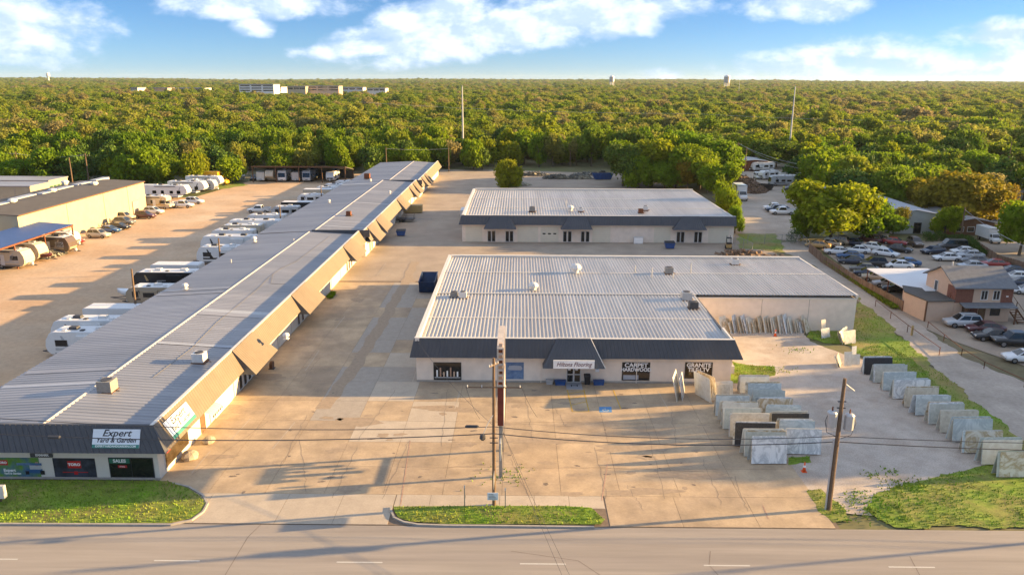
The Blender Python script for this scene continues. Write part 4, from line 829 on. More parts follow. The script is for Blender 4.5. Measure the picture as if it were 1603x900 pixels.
u2 = pole(P2, 10.5, 'dark wooden utility pole carrying two grey transformers beside gravel yard', .0, .19)
MB().tube([(.1, -.1, 10.1), (.75, -.1, 9.6)], .04, 5).build('arm', 'galv', u2)
for sx_, z in ((-.62, 6.75), (.66, 6.55)):
    tr = MB().loft([[(sx_+rr*math.cos(k*.628), -.05+rr*math.sin(k*.628), zz) for k in range(10)] for rr, zz in ((.3, z), (.36, z+.06), (.36, z+1.15), (.3, z+1.22), (.15, z+1.3))]).build('transformer', 'galv', u2)
    MB().tube([(sx_, -.05, z+1.25), (sx_, -.05, z+1.6)], [.07, .04], 6).build('bushing', 'rust', tr)
    MB().tube([(sx_*1.5, -.1, z+1.0), (sx_*1.75, -.1, z+.5), (sx_*1.4, -.1, z-.4), (sx_*.3, -.1, z-.7)], .025, 4).build('loop_cable', 'steel_dark', tr)
MB().tube([(-.26, -.05, 0), (-.26, -.05, 5.8)], .07, 6).build('conduit', 'galv', u2)
for z in (8.2, 8.7): MB().box(-.3, .3, -.06, .06, z, z+.06).build('bracket', 'steel_dark', u2)
u0 = pole(P0, 10.8, 'wooden utility pole with meter box beside the shop lawn', 0, .17, [(9.4, 1.2, 0.0)])
MB().box(.12, .62, -.3, .05, .5, 1.5).build('meter_box', 'coping', u0); MB().box(-.14, .14, -.26, -.18, 1.1, 1.6).build('meter', 'galv', u0)
u3 = pole(P3, 10.8, 'wooden utility pole along the road past the verge', 0, .17, [(9.4, 1.2, 0.0)])
def on(px, py, Y): return PY(px, py, Y)
yw = 51.4
za = [6.55, 5.75]
A = [on(0, 663, yw), on(0, 688, yw)]
for k, (pts, lb) in enumerate([([(P0.x, yw, 7.0), (P1.x, yw, 6.55), (P2.x, yw, 6.0), (P3.x, yw, 6.2)], 'upper thin black overhead cable strung between the roadside poles'), ([(P0.x, yw, 5.7), (P1.x, yw, 6.0), (P2.x, yw, 5.55), (P3.x, yw, 5.4)], 'thick lower black overhead cable strung between the roadside poles')]):
    wire('overhead_cable', pts, .03+.01*k, .55, lb)
for x_, s_ in ((-33.6, 1.0), (-26.5, .6), (2.6, .7), (12.6, .6)):
    pass
t = thing('cable_splice', 'black splice case hanging on the overhead cable before the dark mansard', 'splice case', (-34.2, yw, 5.45)); MB().tube([(-.5, 0, .0), (-.4, 0, 0), (.4, 0, 0), (.5, 0, 0)], [.05, .13, .13, .05], 8).build('case', 'steel_dark', t)
t = thing('cable_splice', 'black splice case hanging on the cable just left of the lamp pole', 'splice case', (P1.x-1.6, yw, 6.55)); MB().tube([(-.5, 0, 0), (-.4, 0, 0), (.4, 0, 0), (.5, 0, 0)], [.05, .12, .12, .05], 8).build('case', 'steel_dark', t)
wire('service_drop', [(P1.x, yw, 6.6), (-10.6, 76, 4.6)], .015, .5, 'thin service wire from the lamp pole to the shop corner')
SGX, SGY0, SGY1 = -1.35, 55.9, 60.4
for k, dx in enumerate((0, .55)): wire('guy_wire', [(SGX+.1, SGY0, 4.2-.0), (3.6+dx*.8, 38.0+dx, 1.2)], .012, .25, ['thin guy wire from the sign post out over the road', 'second thin guy wire beside it from the sign post over the road'][k])
wire('crossarm_jumper', [(P1.x-2, yw-.15, 9.75), (P1.x-1.0, yw-.1, 7.2)], .012, .3, 'thin jumper wire hanging from left end of the lamp pole crossarm'); wire('crossarm_jumper', [(P1.x+2, yw-.15, 9.75), (P1.x+3.2, 53, 6.6)], .012, .2, 'thin jumper wire hanging from right end of the lamp pole crossarm')
for k, (px, py, X) in enumerate([(204.5, 421, -49.3), (341, 373, -49.3), (437, 322, -49.3), (502, 296, -49.3)]):
    p = PX(px, py, X); pole(Vector((X, p.y, 0)), max(5.5, p.z), ['bare wooden pole between the boat and the black motorhome behind long roof', 'bare wooden pole among the white trailers behind the long roof', 'bare wooden pole beside the black box trailer', 'bare wooden pole beside the beige trailer'][k], .1, .16)
# tall open sign between the two posts, seen edge-on
SG = thing('tall_sign', 'tall roadside sign with weathered white open cabinet above a rusty red panel', 'sign', (SGX, SGY0, 0))
dy = SGY1-SGY0
for y in (0, dy): MB().box(-.13, .13, y-.13, y+.13, -.1, 11.0).build('post', 'steel', SG)
MB().box(-.24, .22, -.25, dy+.25, 4.6, 7.9).build('red_panel', 'sign_red', SG); MB().box(.222, .27, -.27, dy+.27, 4.6, 7.95).build('panel_edge', 'sign_worn', SG)
cab = MB().box(-.27, -.18, -.5, -.3, 7.95, 11.1).box(.18, .27, -.5, -.3, 7.95, 11.1).box(-.27, -.18, dy+.3, dy+.5, 7.95, 11.1).box(.18, .27, dy+.3, dy+.5, 7.95, 11.1).box(-.27, .27, -.5, dy+.5, 11.1, 11.2).build('cabinet_frame', 'sign_worn', SG)
for k in range(8):
    z = 7.98+k*.44; MB().box(-.178, .178, -.49, -.31, z, z+.13).build('rung', 'sign_worn', SG); MB().box(-.15+.03*(k % 3), .15, -.28, .0, z+.13, z+.42).build('inner_panel', 'rust' if k % 2 == 0 else 'wall_peach', SG)
for k, (y0_, y1_) in enumerate([(0.2, 1.2), (1.5, 2.4), (2.9, 4.2)]): MB().box(-.2, .2, y0_, y1_, 8.1, 10.9).build('face_panel', 'sign_worn', SG)
MB().box(-.06, .06, .14, dy-.14, 1.85, 2.0).build('crossbar', 'steel', SG)
for y0_, y1_, z0_, z1_ in [(-1.15, .3, 2.05, 3.5), (1.4, 4.1, 3.46, 3.85), (4.0, 4.35, 3.1, 3.45), (3.45, 3.85, 2.6, 3.45), (2.95, 3.25, 2.4, 2.75), (2.95, 3.25, 3.15, 3.45), (2.2, 2.65, 2.25, 3.45), (1.5, 1.9, 2.5, 2.85), (1.5, 1.9, 3.2, 3.45), (.5, .75, 3.0, 3.45)]:
    MB().box(-.06, .06, y0_, y1_, z0_, z1_).build('letter_slat', 'galv', SG)
for px, y0_, y1_ in ((727.5, 755, 792), (791, 744, 796)):
    c = P(px, y1_); t = thing('marker_post', 'thin grey marker post on the island lawn, ' + ('by itself' if px < 760 else 'beside the lamp pole'), 'post', c); MB().box(-.035, .035, -.035, .035, -.05, 1.75).build('post', 'steel', t); MB().box(-.05, .05, -.045, -.036, 1.55, 1.75).build('reflector', 'coping', t)
# ------------------------------------------------------------------ stone slabs
def slab_mesh(wd, ht, cut=0):
    th = .03; pts = [(-wd/2, 0), (wd/2, 0), (wd/2, ht-.12*cut), (wd/2-.25*cut, ht), (-wd/2+.06, ht-.03*cut), (-wd/2, ht-.08)]
    return fixn(MB().prism(pts, -th/2, th/2).mesh('stone_slab'))
SLABM = [slab_mesh(3.0, 1.75), slab_mesh(2.9, 1.7, 1), slab_mesh(3.1, 1.85, .5)]
ORD = ['first', 'second', 'third', 'fourth', 'fifth', 'sixth', 'seventh', 'eighth', 'ninth', 'tenth', 'eleventh', 'twelfth', 'thirteenth', 'fourteenth', 'fifteenth', 'sixteenth', 'seventeenth', 'eighteenth']
DESC = {'stone_white': 'white grey veined', 'stone_grey': 'green grey speckled', 'stone_beige': 'beige speckled', 'stone_black': 'polished black', 'stone_gold': 'cream and rust streaked', 'stone_blue': 'blue grey veined', 'stone_ivory': 'ivory'}
def put_slab(me, p, rz, lean, m, label, group, sc=(1, 1, 1)):
    o = obj('stone_slab', me, m); o.location = p; o.rotation_euler = (lean, 0, rz); o.scale = sc; return tag(o, label, 'stone slab', group)
def rack(px0, px1, py, front, where, rz=0.0, hs=1.0, nb=3, back=2):
    """A-frame with slabs on both faces; px0..px1 = bottom edge of the front slab"""
    a, c = P(px0, py), P(px1, py); wd = (c-a).length; ctr = (a+c)/2; d = Vector((math.cos(rz), math.sin(rz), 0)); n_ = Vector((-d.y, d.x, 0))
    sc = (wd/3.0, 1, hs); le = R(-9)
    t = thing('slab_rack', 'timber A-frame rack holding slabs, '+where, 'rack', ctr+n_*.36, rz, 'slab racks in the gravel yard')
    for s_ in (-1, 1):
        MB().hexa([(s_*wd*.32-.05, -.26, 0), (s_*wd*.32+.05, -.26, 0), (s_*wd*.32+.05, -.18, 0), (s_*wd*.32-.05, -.18, 0)], [(s_*wd*.32-.05, -.02, 1.5*hs), (s_*wd*.32+.05, -.02, 1.5*hs), (s_*wd*.32+.05, .0, 1.5*hs), (s_*wd*.32-.05, .0, 1.5*hs)]).build('leg', 'fence_wood', t)
        MB().hexa([(s_*wd*.32-.05, .18, 0), (s_*wd*.32+.05, .18, 0), (s_*wd*.32+.05, .26, 0), (s_*wd*.32-.05, .26, 0)], [(s_*wd*.32-.05, .002, 1.5*hs), (s_*wd*.32+.05, .002, 1.5*hs), (s_*wd*.32+.05, .02, 1.5*hs), (s_*wd*.32-.05, .02, 1.5*hs)]).build('leg', 'fence_wood', t)
    MB().box(-wd*.4, wd*.4, -.3, .3, .005, .09).build('base_rail', 'fence_wood', t)
    for k in range(nb):
        m_ = front if k == 0 else random.choice(SKIN); sl = random.uniform(-.12, .12)-k*.05 if k else 0
        put_slab(random.choice(SLABM) if k else SLABM[0], ctr+n_*(k*.04)+d*sl+UZ*.1, rz, le, m_, (DESC[front]+' slab at the front of the '+where) if k == 0 else 'slab packed behind the front slab of the '+where, None if k == 0 else 'slabs stacked on the racks', (sc[0]*(1 if k == 0 else random.uniform(.9, 1.02)), 1, hs*(1 if k == 0 else random.uniform(.92, 1.04))))
    for k in range(back):
        put_slab(random.choice(SLABM), ctr+n_*(.72-k*.045)+d*random.uniform(-.25, .1)+UZ*.1, rz, -le, random.choice(SKIN), 'slab leaning on the far face of the '+where, 'slabs stacked on the racks', (sc[0]*random.uniform(.92, 1.04), 1, hs*random.uniform(.95, 1.05)))
ROWS = [('left', [(1158, 1203, 617, 'stone_ivory', 1.0), (1170, 1222, 628, 'stone_blue', 1.0), (1178, 1228, 640, 'stone_grey', 1.0), (1186, 1240, 653, 'stone_gold', 1.0), (1198, 1252, 666, 'stone_blue', 1.0), (1207, 1265, 678, 'stone_black', 1.0), (1219, 1274, 690, 'stone_blue', 1.0), (1230, 1284, 712, 'stone_white', 1.25)], 'yard rack of the inner row from the shop lawn'),
        ('left2', [(1120, 1172, 652, 'stone_blue', 1.1), (1130, 1185, 663, 'stone_ivory', 1.1), (1134, 1190, 673, 'stone_grey', 1.1), (1142, 1202, 686, 'stone_beige', 1.2), (1150, 1212, 700, 'stone_black', 1.2), (1166, 1228, 716, 'stone_grey', 1.3), (1176, 1231, 727, 'stone_white', 1.25)], 'yard rack of the outer row from the shop lawn'),
        ('right', [(1352, 1396, 587, 'stone_black', 1.05), (1369, 1419, 600, 'stone_grey', 1.1), (1382, 1433, 612, 'stone_blue', 1.1), (1398, 1455, 625, 'stone_white', 1.1), (1419, 1468, 638, 'stone_beige', 1.1), (1432, 1487, 651, 'stone_blue', 1.1), (1454, 1508, 665, 'stone_grey', 1.1), (1470, 1530, 678, 'stone_beige', 1.15), (1490, 1552, 693, 'stone_blue', 1.2), (1509, 1568, 710, 'stone_gold', 1.1), (1536, 1598, 728, 'stone_ivory', 1.2), (1563, 1625, 748, 'stone_gold', 1.2)], 'rack beside the grass strip, counted from the black slab')]
for nm, lst, wh in ROWS:
    for k, (a, c, y, m_, hs) in enumerate(lst): rack(a, c, y, m_, ORD[k]+' '+wh, random.uniform(-.05, .03) if nm != 'right' else .03, hs)
# slabs stood on end by the shop window and along the wing wall
for k, (px, py, rz, ln, m_, sc) in enumerate([(1062, 622, 1.25, -.22, 'stone_ivory', (.85, 1, 1.5)), (1070, 621, 1.25, -.18, 'stone_white', (.8, 1, 1.4)), (1101, 624, -1.15, .16, 'stone_ivory', (.85, 1, 1.45)), (1108, 620, -1.0, .2, 'stone_gold', (.8, 1, 1.5)), (1133, 622, .12, -.15, 'stone_ivory', (.65, 1, 1.0)), (1128, 626, .1, -.15, 'stone_beige', (.6, 1, .85))]):
    put_slab(SLABM[k % 3], P(px, py), rz, ln, m_, DESC[m_]+' slab propped before the granite window, '+['turned to the left and nearest the cream wall', 'just behind the left propped slab', 'turned to the right', 'at the back of the right propped pair', 'lowest and beside the lawn corner', 'low piece leaning at the lawn corner'][k], None, sc)
for k in range(34):
    t_ = k/33; p = P(lerp(1133, 1268, t_), lerp(519, 519, t_)); sz = random.uniform(.9, 1.15)
    put_slab(random.choice(SLABM), p+Vector((random.uniform(-.05, .05), random.uniform(-.25, .25), 0)), R(46+random.uniform(-8, 8)), R(-16+random.uniform(-4, 4)), random.choice(['stone_ivory', 'stone_beige', 'stone_gold', 'stone_beige', 'stone_ivory', 'stone_white']), 'offcut slab leaning in the packed row along the wing wall', 'offcut slabs along the wing wall', (random.uniform(.55, .8), 1, random.uniform(.8, 1.25)*sz))
for k, (px, py, rz, ln, m_, sc) in enumerate([(1293, 529, .5, -.25, 'stone_white', (.5, 1, .7)), (1290, 524, .4, -.2, 'stone_ivory', (.25, 1, 1.15)), (1331, 538, .35, -.2, 'stone_ivory', (.55, 1, .9)), (1322, 536, .9, -.35, 'stone_beige', (.6, 1, .9)), (1318, 534, 1.0, -.4, 'stone_gold', (.6, 1, .8)), (1326, 533, .8, -.3, 'stone_grey', (.5, 1, .9)), (1327, 573, .15, -.12, 'stone_ivory', (.32, 1, .95)), (1338, 571, .12, -.12, 'stone_ivory', (.4, 1, .72)), (1336, 569, .3, -.1, 'stone_white', (.2, 1, 1.1)), (1316, 572, 1.1, -.35, 'stone_beige', (.5, 1, .75)), (1312, 573, 1.2, -.4, 'stone_grey', (.5, 1, .7))]):
    put_slab(SLABM[k % 3], P(px, py), rz, ln, m_, DESC[m_]+' offcut leaning on '+('the small pile on dark grass by the wing corner' if k < 2 else 'the middle offcut pile in the grass' if k < 6 else 'the offcut pile before the black slab rack')+', '+['lower front piece', 'narrow upright piece', 'broad front piece', 'tilted side piece', 'outermost tilted piece', 'rear piece', 'front piece', 'front piece with stepped top', 'tall narrow piece at the back', 'side piece', 'outermost side piece'][k], None, sc)
def cone(px, py, label):
    c = P(px, py); t = thing('traffic_cone', label, 'traffic cone', c)
    MB().box(-.2, .2, -.2, .2, .015, .05).build('base', 'cone_orange', t); cn = MB().loft([[(rr*math.cos(k*.524), rr*math.sin(k*.524), zz) for k in range(12)] for rr, zz in ((.16, .05), (.10, .42), (.035, .9))]).build('body', 'cone_orange', t, True)
    MB().loft([[(rr*math.cos(k*.524), rr*math.sin(k*.524), zz) for k in range(12)] for rr, zz in ((.112, .42), (.082, .6))], cap=False).build('band', 'ink_white', t)
cone(1258.5, 738, 'orange traffic cone on the gravel beside the white veined slab'); cone(1213.5, 526, 'orange traffic cone before the offcut row along the wing wall')

# ------------------------------------------------------------------ vehicles (made once per kind as a kit of shared meshes, forward is +x)
def wheel_parts(xs_, hw, r, wd=.22):
    out = []
    for x in xs_:
        for s_ in (-1, 1):
            y = s_*(hw-wd/2+.01)
            me = MB().tube([(x, y-wd/2, r), (x, y+wd/2, r)], r, 12).mesh('wheel'); out.append(('wheel', me, 'tyre', None))
            yy = y+s_*(wd/2+.005); out.append(('rim', MB().tube([(x, yy-.01, r), (x, yy+.01, r)], r*.62, 10).mesh('rim'), 'rim', len(out)-1))
    return out
def lower_body(st, wheels=()):
    rings = []
    for x, zb, zt, hw in st:
        rings.append([(x, -hw*.93, zb), (x, -hw, zb+.18), (x, -hw, zt-.16), (x, -hw*.9, zt-.02), (x, -hw*.5, zt+.02), (x, hw*.5, zt+.02), (x, hw*.9, zt-.02), (x, hw, zt-.16), (x, hw, zb+.18), (x, hw*.93, zb)])
    return fixn(MB().loft(rings).mesh('body', True))
def cabin(xr0, xr1, xf1, xf0, zb, zt, hb, ht, parts, bed=False):
    """greenhouse: painted shell with roof, glass set a centimetre proud"""
    q = lambda x, y, z: (x, y, z)
    B = [q(xr0, -hb, zb), q(xf0, -hb, zb), q(xf0, hb, zb), q(xr0, hb, zb)]; T = [q(xr1, -ht, zt), q(xf1, -ht, zt), q(xf1, ht, zt), q(xr1, ht, zt)]
    b = MB().hexa(B, T); b.loft([[(xr1+.02, -ht*.96, zt), (xf1-.02, -ht*.96, zt), (xf1-.02, ht*.96, zt), (xr1+.02, ht*.96, zt)], [(xr1+.15, -ht*.8, zt+.06), (xf1-.15, -ht*.8, zt+.06), (xf1-.15, ht*.8, zt+.06), (xr1+.15, ht*.8, zt+.06)]])
    parts.append(('cabin', fixn(b.mesh('cabin')), None, None))
    def glass(nm, p, ins, off):
        p = [Vector(v) for v in p]; c = sum(p, Vector())/4; n_ = (p[1]-p[0]).cross(p[3]-p[0]).normalized()
        p = [c+(v-c)*ins+n_*off for v in p]; parts.append((nm, MB().quad(*p).mesh(nm), 'car_glass', None))
    glass('windscreen', [B[1], B[2], T[2], T[1]], .9, .012); glass('rear_window', [B[3], B[0], T[0], T[3]], .86, .012)
    def lp(a, c, t): return Vector(a).lerp(Vector(c), t)
    for s_, (b0, b1, t0, t1) in enumerate(((B[0], B[1], T[0], T[1]), (B[2], B[3], T[2], T[3]))):
        for u0, u1 in (((.06, .48), (.52, .94)) if not bed else ((.12, .92),)):
            p = [lp(lp(b0, b1, u0), lp(t0, t1, u0), .12), lp(lp(b0, b1, u1), lp(t0, t1, u1), .12), lp(lp(b0, b1, u1), lp(t0, t1, u1), .9), lp(lp(b0, b1, u0), lp(t0, t1, u0), .9)]
            n_ = (p[1]-p[0]).cross(p[3]-p[0]).normalized()*.012; parts.append(('side_window', MB().quad(*[v+n_ for v in p]).mesh('side_window'), 'car_glass', None))
def lamps(xf, xb, zf, zb, hw, parts):
    for s_ in (-1, 1):
        parts.append(('headlight', MB().box(xf-.16, xf+.015, s_*hw*.62-.2, s_*hw*.62+.2, zf-.07, zf+.09).mesh('headlight'), 'lamp_clear', None))
        parts.append(('tail_light', MB().box(xb-.015, xb+.14, s_*hw*.7-.16, s_*hw*.7+.16, zb-.1, zb+.1).mesh('tail_light'), 'lamp_red', None))
    parts.append(('grille', MB().box(xf-.1, xf+.02, -hw*.34, hw*.34, zf-.16, zf+.02).mesh('grille'), 'steel_dark', None))
KIT = {}
p = []; p.append(('body', lower_body([(-2.32, .46, .82, .72), (-2.22, .32, .95, .84), (-1.5, .27, .99, .9), (0, .26, .95, .91), (1.0, .26, .93, .91), (1.75, .28, .84, .88), (2.2, .3, .74, .8), (2.34, .42, .62, .68)]), None, None))
cabin(-1.85, -1.0, .35, 1.2, .93, 1.42, .8, .6, p); lamps(2.27, -2.26, .66, .82, .82, p); KIT['sedan'] = p+[(n, m_, mm, None if q is None else q+len(p)) for n, m_, mm, q in wheel_parts((-1.4, 1.42), .9, .33)]
p = []; p.append(('body', lower_body([(-2.3, .5, .95, .8), (-2.2, .36, 1.08, .88), (-1.4, .32, 1.1, .94), (.2, .32, 1.07, .95), (1.1, .32, 1.05, .94), (1.8, .34, .98, .9), (2.2, .36, .86, .84), (2.32, .48, .74, .74)]), None, None))
cabin(-2.15, -1.75, .3, 1.15, 1.05, 1.7, .84, .68, p); lamps(2.25, -2.27, .8, 1.0, .88, p)
for s_ in (-1, 1): p.append(('roof_rail', MB().box(-1.5, .2, s_*.6-.03, s_*.6+.03, 1.77, 1.82).mesh('roof_rail'), 'steel_dark', None))
KIT['suv'] = p+[(n, m_, mm, None if q is None else q+len(p)) for n, m_, mm, q in wheel_parts((-1.4, 1.4), .94, .37)]
p = []; p.append(('body', lower_body([(-2.75, .6, .9, .86), (-2.7, .45, 1.05, .93), (-.75, .42, 1.06, .95), (-.7, .4, 1.08, .96), (.9, .4, 1.08, .96), (1.9, .42, 1.06, .94), (2.6, .45, .96, .9), (2.75, .55, .8, .82)]), None, None))
cabin(-.95, -.75, .75, 1.4, 1.06, 1.8, .86, .7, p, True); lamps(2.68, -2.73, .82, .9, .9, p); p.append(('bed_floor', MB().box(-2.6, -1.05, -.78, .78, 1.075, 1.09).mesh('bed_floor'), 'steel_dark', None))
for s_ in (-1, 1): p.append(('bed_side', MB().box(-2.7, -1.0, s_*.88-.06, s_*.88+.06, 1.0, 1.3).mesh('bed_side'), None, None))
p.append(('tailgate', MB().box(-2.74, -2.66, -.82, .82, 1.0, 1.3).mesh('tailgate'), None, None))
KIT['pickup'] = p+[(n, m_, mm, None if q is None else q+len(p)) for n, m_, mm, q in wheel_parts((-1.75, 1.8), .96, .4)]
p = []; p.append(('body', lower_body([(-2.6, .45, 1.1, .92), (-2.55, .36, 1.2, .98), (0, .34, 1.2, 1.0), (1.3, .34, 1.15, .99), (2.2, .36, 1.0, .92), (2.5, .45, .8, .8)]), None, None)); cabin(-2.5, -2.4, .9, 1.6, 1.18, 2.05, .94, .82, p); lamps(2.42, -2.58, .8, 1.1, .9, p)
KIT['van'] = p+[(n, m_, mm, None if q is None else q+len(p)) for n, m_, mm, q in wheel_parts((-1.6, 1.6), .98, .38)]
p = [('cargo_box', MB().box(-4.0, 1.6, -1.2, 1.2, .95, 3.6).mesh('cargo_box'), None, None), ('chassis', MB().box(-3.9, 3.4, -.55, .55, .5, .9).mesh('chassis'), 'steel_dark', None)]
p.append(('body', lower_body([(1.75, .55, 1.5, 1.0), (2.2, .5, 1.5, 1.05), (3.1, .5, 1.45, 1.0), (3.6, .5, 1.3, .9), (3.75, .6, 1.1, .8)]), None, None)); cabin(1.75, 1.8, 2.5, 3.05, 1.45, 2.3, .98, .85, p, True); lamps(3.7, -4.0, 1.0, .8, .9, p); p.append(('roof_marker', MB().box(1.5, 1.62, -1.0, 1.0, 3.45, 3.55).mesh('roof_marker'), 'steel_dark', None))
KIT['box_truck'] = p+[(n, m_, mm, None if q is None else q+len(p)) for n, m_, mm, q in wheel_parts((-2.5, 2.8), 1.05, .46)]
def rv_kit(Lh, h, kind='trailer', nwin=3):
    p = []; f = Lh/2; hw = 1.24
    if kind == 'trailer': prof = [(-f, .55), (f-.55, .55), (f-.15, .95), (f, 1.5), (f-.12, 2.2), (f-.6, h-.12), (f-1.0, h), (-f+.1, h), (-f, h-.12)]
    elif kind == 'fifth': prof = [(-f, .55), (f-2.6, .55), (f-2.35, 1.35), (f-.5, 1.4), (f, 1.9), (f-.1, 2.6), (f-.7, h), (-f+.1, h), (-f, h-.12)]
    elif kind == 'cargo': prof = [(-f, .5), (f-.1, .5), (f, .6), (f, h-.12), (f-.12, h), (-f+.05, h), (-f, h-.05)]
    elif kind == 'classc': prof = [(-f, .5), (f-.4, .5), (f, .7), (f-.05, 1.15), (f-.9, 1.35), (f-1.5, 2.0), (f-.75, 2.15), (f-.75, h-.3), (f-1.3, h), (-f+.1, h), (-f, h-.1)]
    else: prof = [(-f, .5), (f-.15, .5), (f, .8), (f, 1.4), (f-.25, h-.5), (f-.7, h), (-f+.1, h), (-f, h-.1)]
    b = MB(); rings = [[(x, y, z) for x, z in prof] for y in (-hw, hw)]
    inner = [[(x*(1-.05/f), y, .55+(z-.55)*(1-.03)) for x, z in prof] for y in (-hw-.0, hw+.0)]
    b.prism(prof, -hw, hw); p.append(('body', fixn(b.mesh('body')), None, None))
    p.append(('roof_skin', MB().box(-f+.12, f-(1.4 if kind == 'classc' else 1.05 if kind != 'cargo' else .2), -hw+.06, hw-.06, h+.004, h+.045).mesh('roof_skin'), 'roof_white', None))
    if kind != 'cargo':
        for x in ((-f*.35,) if Lh < 8 else (-f*.45, f*.3)): p.append(('roof_ac', MB().hexa([(x-.5, -.4, h+.05), (x+.5, -.4, h+.05), (x+.5, .4, h+.05), (x-.5, .4, h+.05)], [(x-.4, -.32, h+.35), (x+.45, -.32, h+.35), (x+.45, .32, h+.35), (x-.4, .32, h+.35)]).mesh('roof_ac'), 'ac_white' if random.random() < .5 else 'steel_dark', None))
        for x in (0, -f*.75, f*.5): p.append(('roof_hatch', MB().box(x-.22, x+.22, .35, .8, h+.05, h+.16).mesh('roof_hatch'), 'ac_white' if x else 'steel_dark', None))
        for s_ in (-1, 1):
            for k in range(nwin):
                x = lerp(-f*.72, f*.55, k/(nwin-1)); ww_ = (.55, .38, .7, .45)[k % 4]; p.append(('window', MB().box(x-ww_, x+ww_, s_*hw-.012, s_*hw+.016, 1.5, 2.25).mesh('window'), 'car_glass', None)); p.append(('frame', MB().box(x-ww_-.06, x+ww_+.06, s_*hw-.012, s_*hw+.010, 1.44, 2.31).mesh('frame'), 'frame_dark' if k % 2 else 'ac_white', len(p)-1))
            p.append(('stripe', MB().box(-f+.05, f-1.1, s_*hw-.011, s_*hw+.011, 1.02, 1.3).mesh('stripe'), 'STRIPE', None)); p.append(('stripe', MB().hexa([(f-2.9, s_*hw-.012, 1.3), (f-2.3, s_*hw-.012, 1.3), (f-2.3, s_*hw+.012, 1.3), (f-2.9, s_*hw+.012, 1.3)], [(f-2.0, s_*hw-.012, h-.4), (f-1.8, s_*hw-.012, h-.4), (f-1.8, s_*hw+.012, h-.4), (f-2.0, s_*hw+.012, h-.4)]).mesh('stripe'), 'STRIPE', None))
        p.append(('skirt', MB().box(-f+.1, f-(2.7 if kind == 'fifth' else 1.0), -hw-.008, hw+.008, .42, .72).mesh('skirt'), 'paint_grey_car', None)); p.append(('slide_out', MB().box(-f*.5, -f*.5+2.4, hw-.02, hw+.34, .95, h-.35).mesh('slide_out'), None, None)); p.append(('slide_window', MB().box(-f*.5+.4, -f*.5+2.0, hw+.335, hw+.352, 1.55, 2.2).mesh('slide_window'), 'car_glass', None)); p.append(('ladder', MB().tube([(-f-.06, .7, .6), (-f-.06, .7, h), (-f-.06, .95, h), (-f-.06, .95, .6)], .02, 4).mesh('ladder'), 'galv', None))
        p.append(('door', MB().box(.1-.35, .1+.35, -hw-.02, -hw+.01, .6, 2.4).mesh('door'), 'roof_white', None)); p.append(('awning_roll', MB().tube([(-f*.7, -hw-.09, h-.25), (f*.4, -hw-.09, h-.25)], .08, 6).mesh('awning_roll'), 'steel_dark', None))
    if kind in ('trailer', 'cargo'):
        p.append(('hitch', MB().tube([(f-.6, -.7, .55), (f+1.2, 0, .5), (f-.6, .7, .55)], .06, 5).mesh('hitch'), 'steel_dark', None)); p.append(('gas_bottle', MB().tube([(f+.35, 0, .55), (f+.35, 0, 1.05)], .22, 8).mesh('gas_bottle'), 'ac_white', None))
        p.append(('nose_panel', MB().hexa([(f-.2, -hw*.8, 1.0), (f-.1, -hw*.8, 1.0), (f-.1, hw*.8, 1.0), (f-.2, hw*.8, 1.0)], [(f-.05, -hw*.8, 1.4), (f+.02, -hw*.8, 1.4), (f+.02, hw*.8, 1.4), (f-.05, hw*.8, 1.4)]).mesh('nose_panel'), 'STRIPE', None))
    if kind in ('motor', 'classc'):
        if kind == 'motor': p.append(('windscreen', MB().quad((f-.005, -1.1, 1.5), (f-.005, 1.1, 1.5), (f-.21, 1.1, h-.62), (f-.21, -1.1, h-.62)).mesh('windscreen'), 'car_glass', None))
        else: p.append(('windscreen', MB().quad((f-.88, -1.0, 1.38), (f-.88, 1.0, 1.38), (f-1.44, 1.0, 1.96), (f-1.44, -1.0, 1.96)).mesh('windscreen'), 'car_glass', None))
        lamps(f, -f, .85, .9, 1.1, p)
    wx = (-.3, -1.2) if kind in ('trailer', 'cargo', 'fifth') else (-f*.45, f*.65)
    return p+[(n, m_, mm, None if q is None else q+len(p)) for n, m_, mm, q in wheel_parts(wx, hw, .36 if kind not in ('motor',) else .48, .24)]
random.seed(3)
KIT['trailer'] = rv_kit(8.2, 3.15); KIT['trailer_small'] = rv_kit(6.2, 2.85, 'trailer', 2); KIT['fifth'] = rv_kit(10.5, 3.6, 'fifth', 4); KIT['motor'] = rv_kit(10, 3.5, 'motor', 4); KIT['classc'] = rv_kit(8, 3.2, 'classc'); KIT['cargo'] = rv_kit(7.5, 3.0, 'cargo')
# boat on a trailer
p = []; rings = []
for x, hw, zk, zt in ((-2.8, 1.0, .75, 1.5), (-1, 1.1, .65, 1.55), (.8, 1.0, .65, 1.6), (2, .65, .8, 1.7), (2.9, .06, 1.3, 1.85)): rings.append([(x, 0, zk), (x, -hw*.7, zk+.25), (x, -hw, zt), (x, -hw*.88, zt+.02), (x, hw*.88, zt+.02), (x, hw, zt), (x, hw*.7, zk+.25)])
p.append(('hull', fixn(MB().loft(rings).mesh('hull', True)), None, None)); p.append(('cover', fixn(MB().loft([[(-2.2, -.8, 1.53), (.9, -.75, 1.62), (.9, .75, 1.62), (-2.2, .8, 1.53)], [(-1.9, -.4, 1.8), (.4, -.4, 2.0), (.4, .4, 2.0), (-1.9, .4, 1.8)]]).mesh('cover')), 'STRIPE', None)); p.append(('outboard', MB().box(-3.2, -2.82, -.25, .25, .7, 1.95).mesh('outboard'), 'steel_dark', None)); p.append(('trailer_frame', MB().tube([(-2.5, -.8, .5), (1.5, -.8, .5), (4, 0, .5), (1.5, .8, .5), (-2.5, .8, .5)], .06, 5).mesh('trailer_frame'), 'steel_dark', None))
KIT['boat'] = p+[(n, m_, mm, None if q is None else q+len(p)) for n, m_, mm, q in wheel_parts((-1.0,), 1.15, .32)]
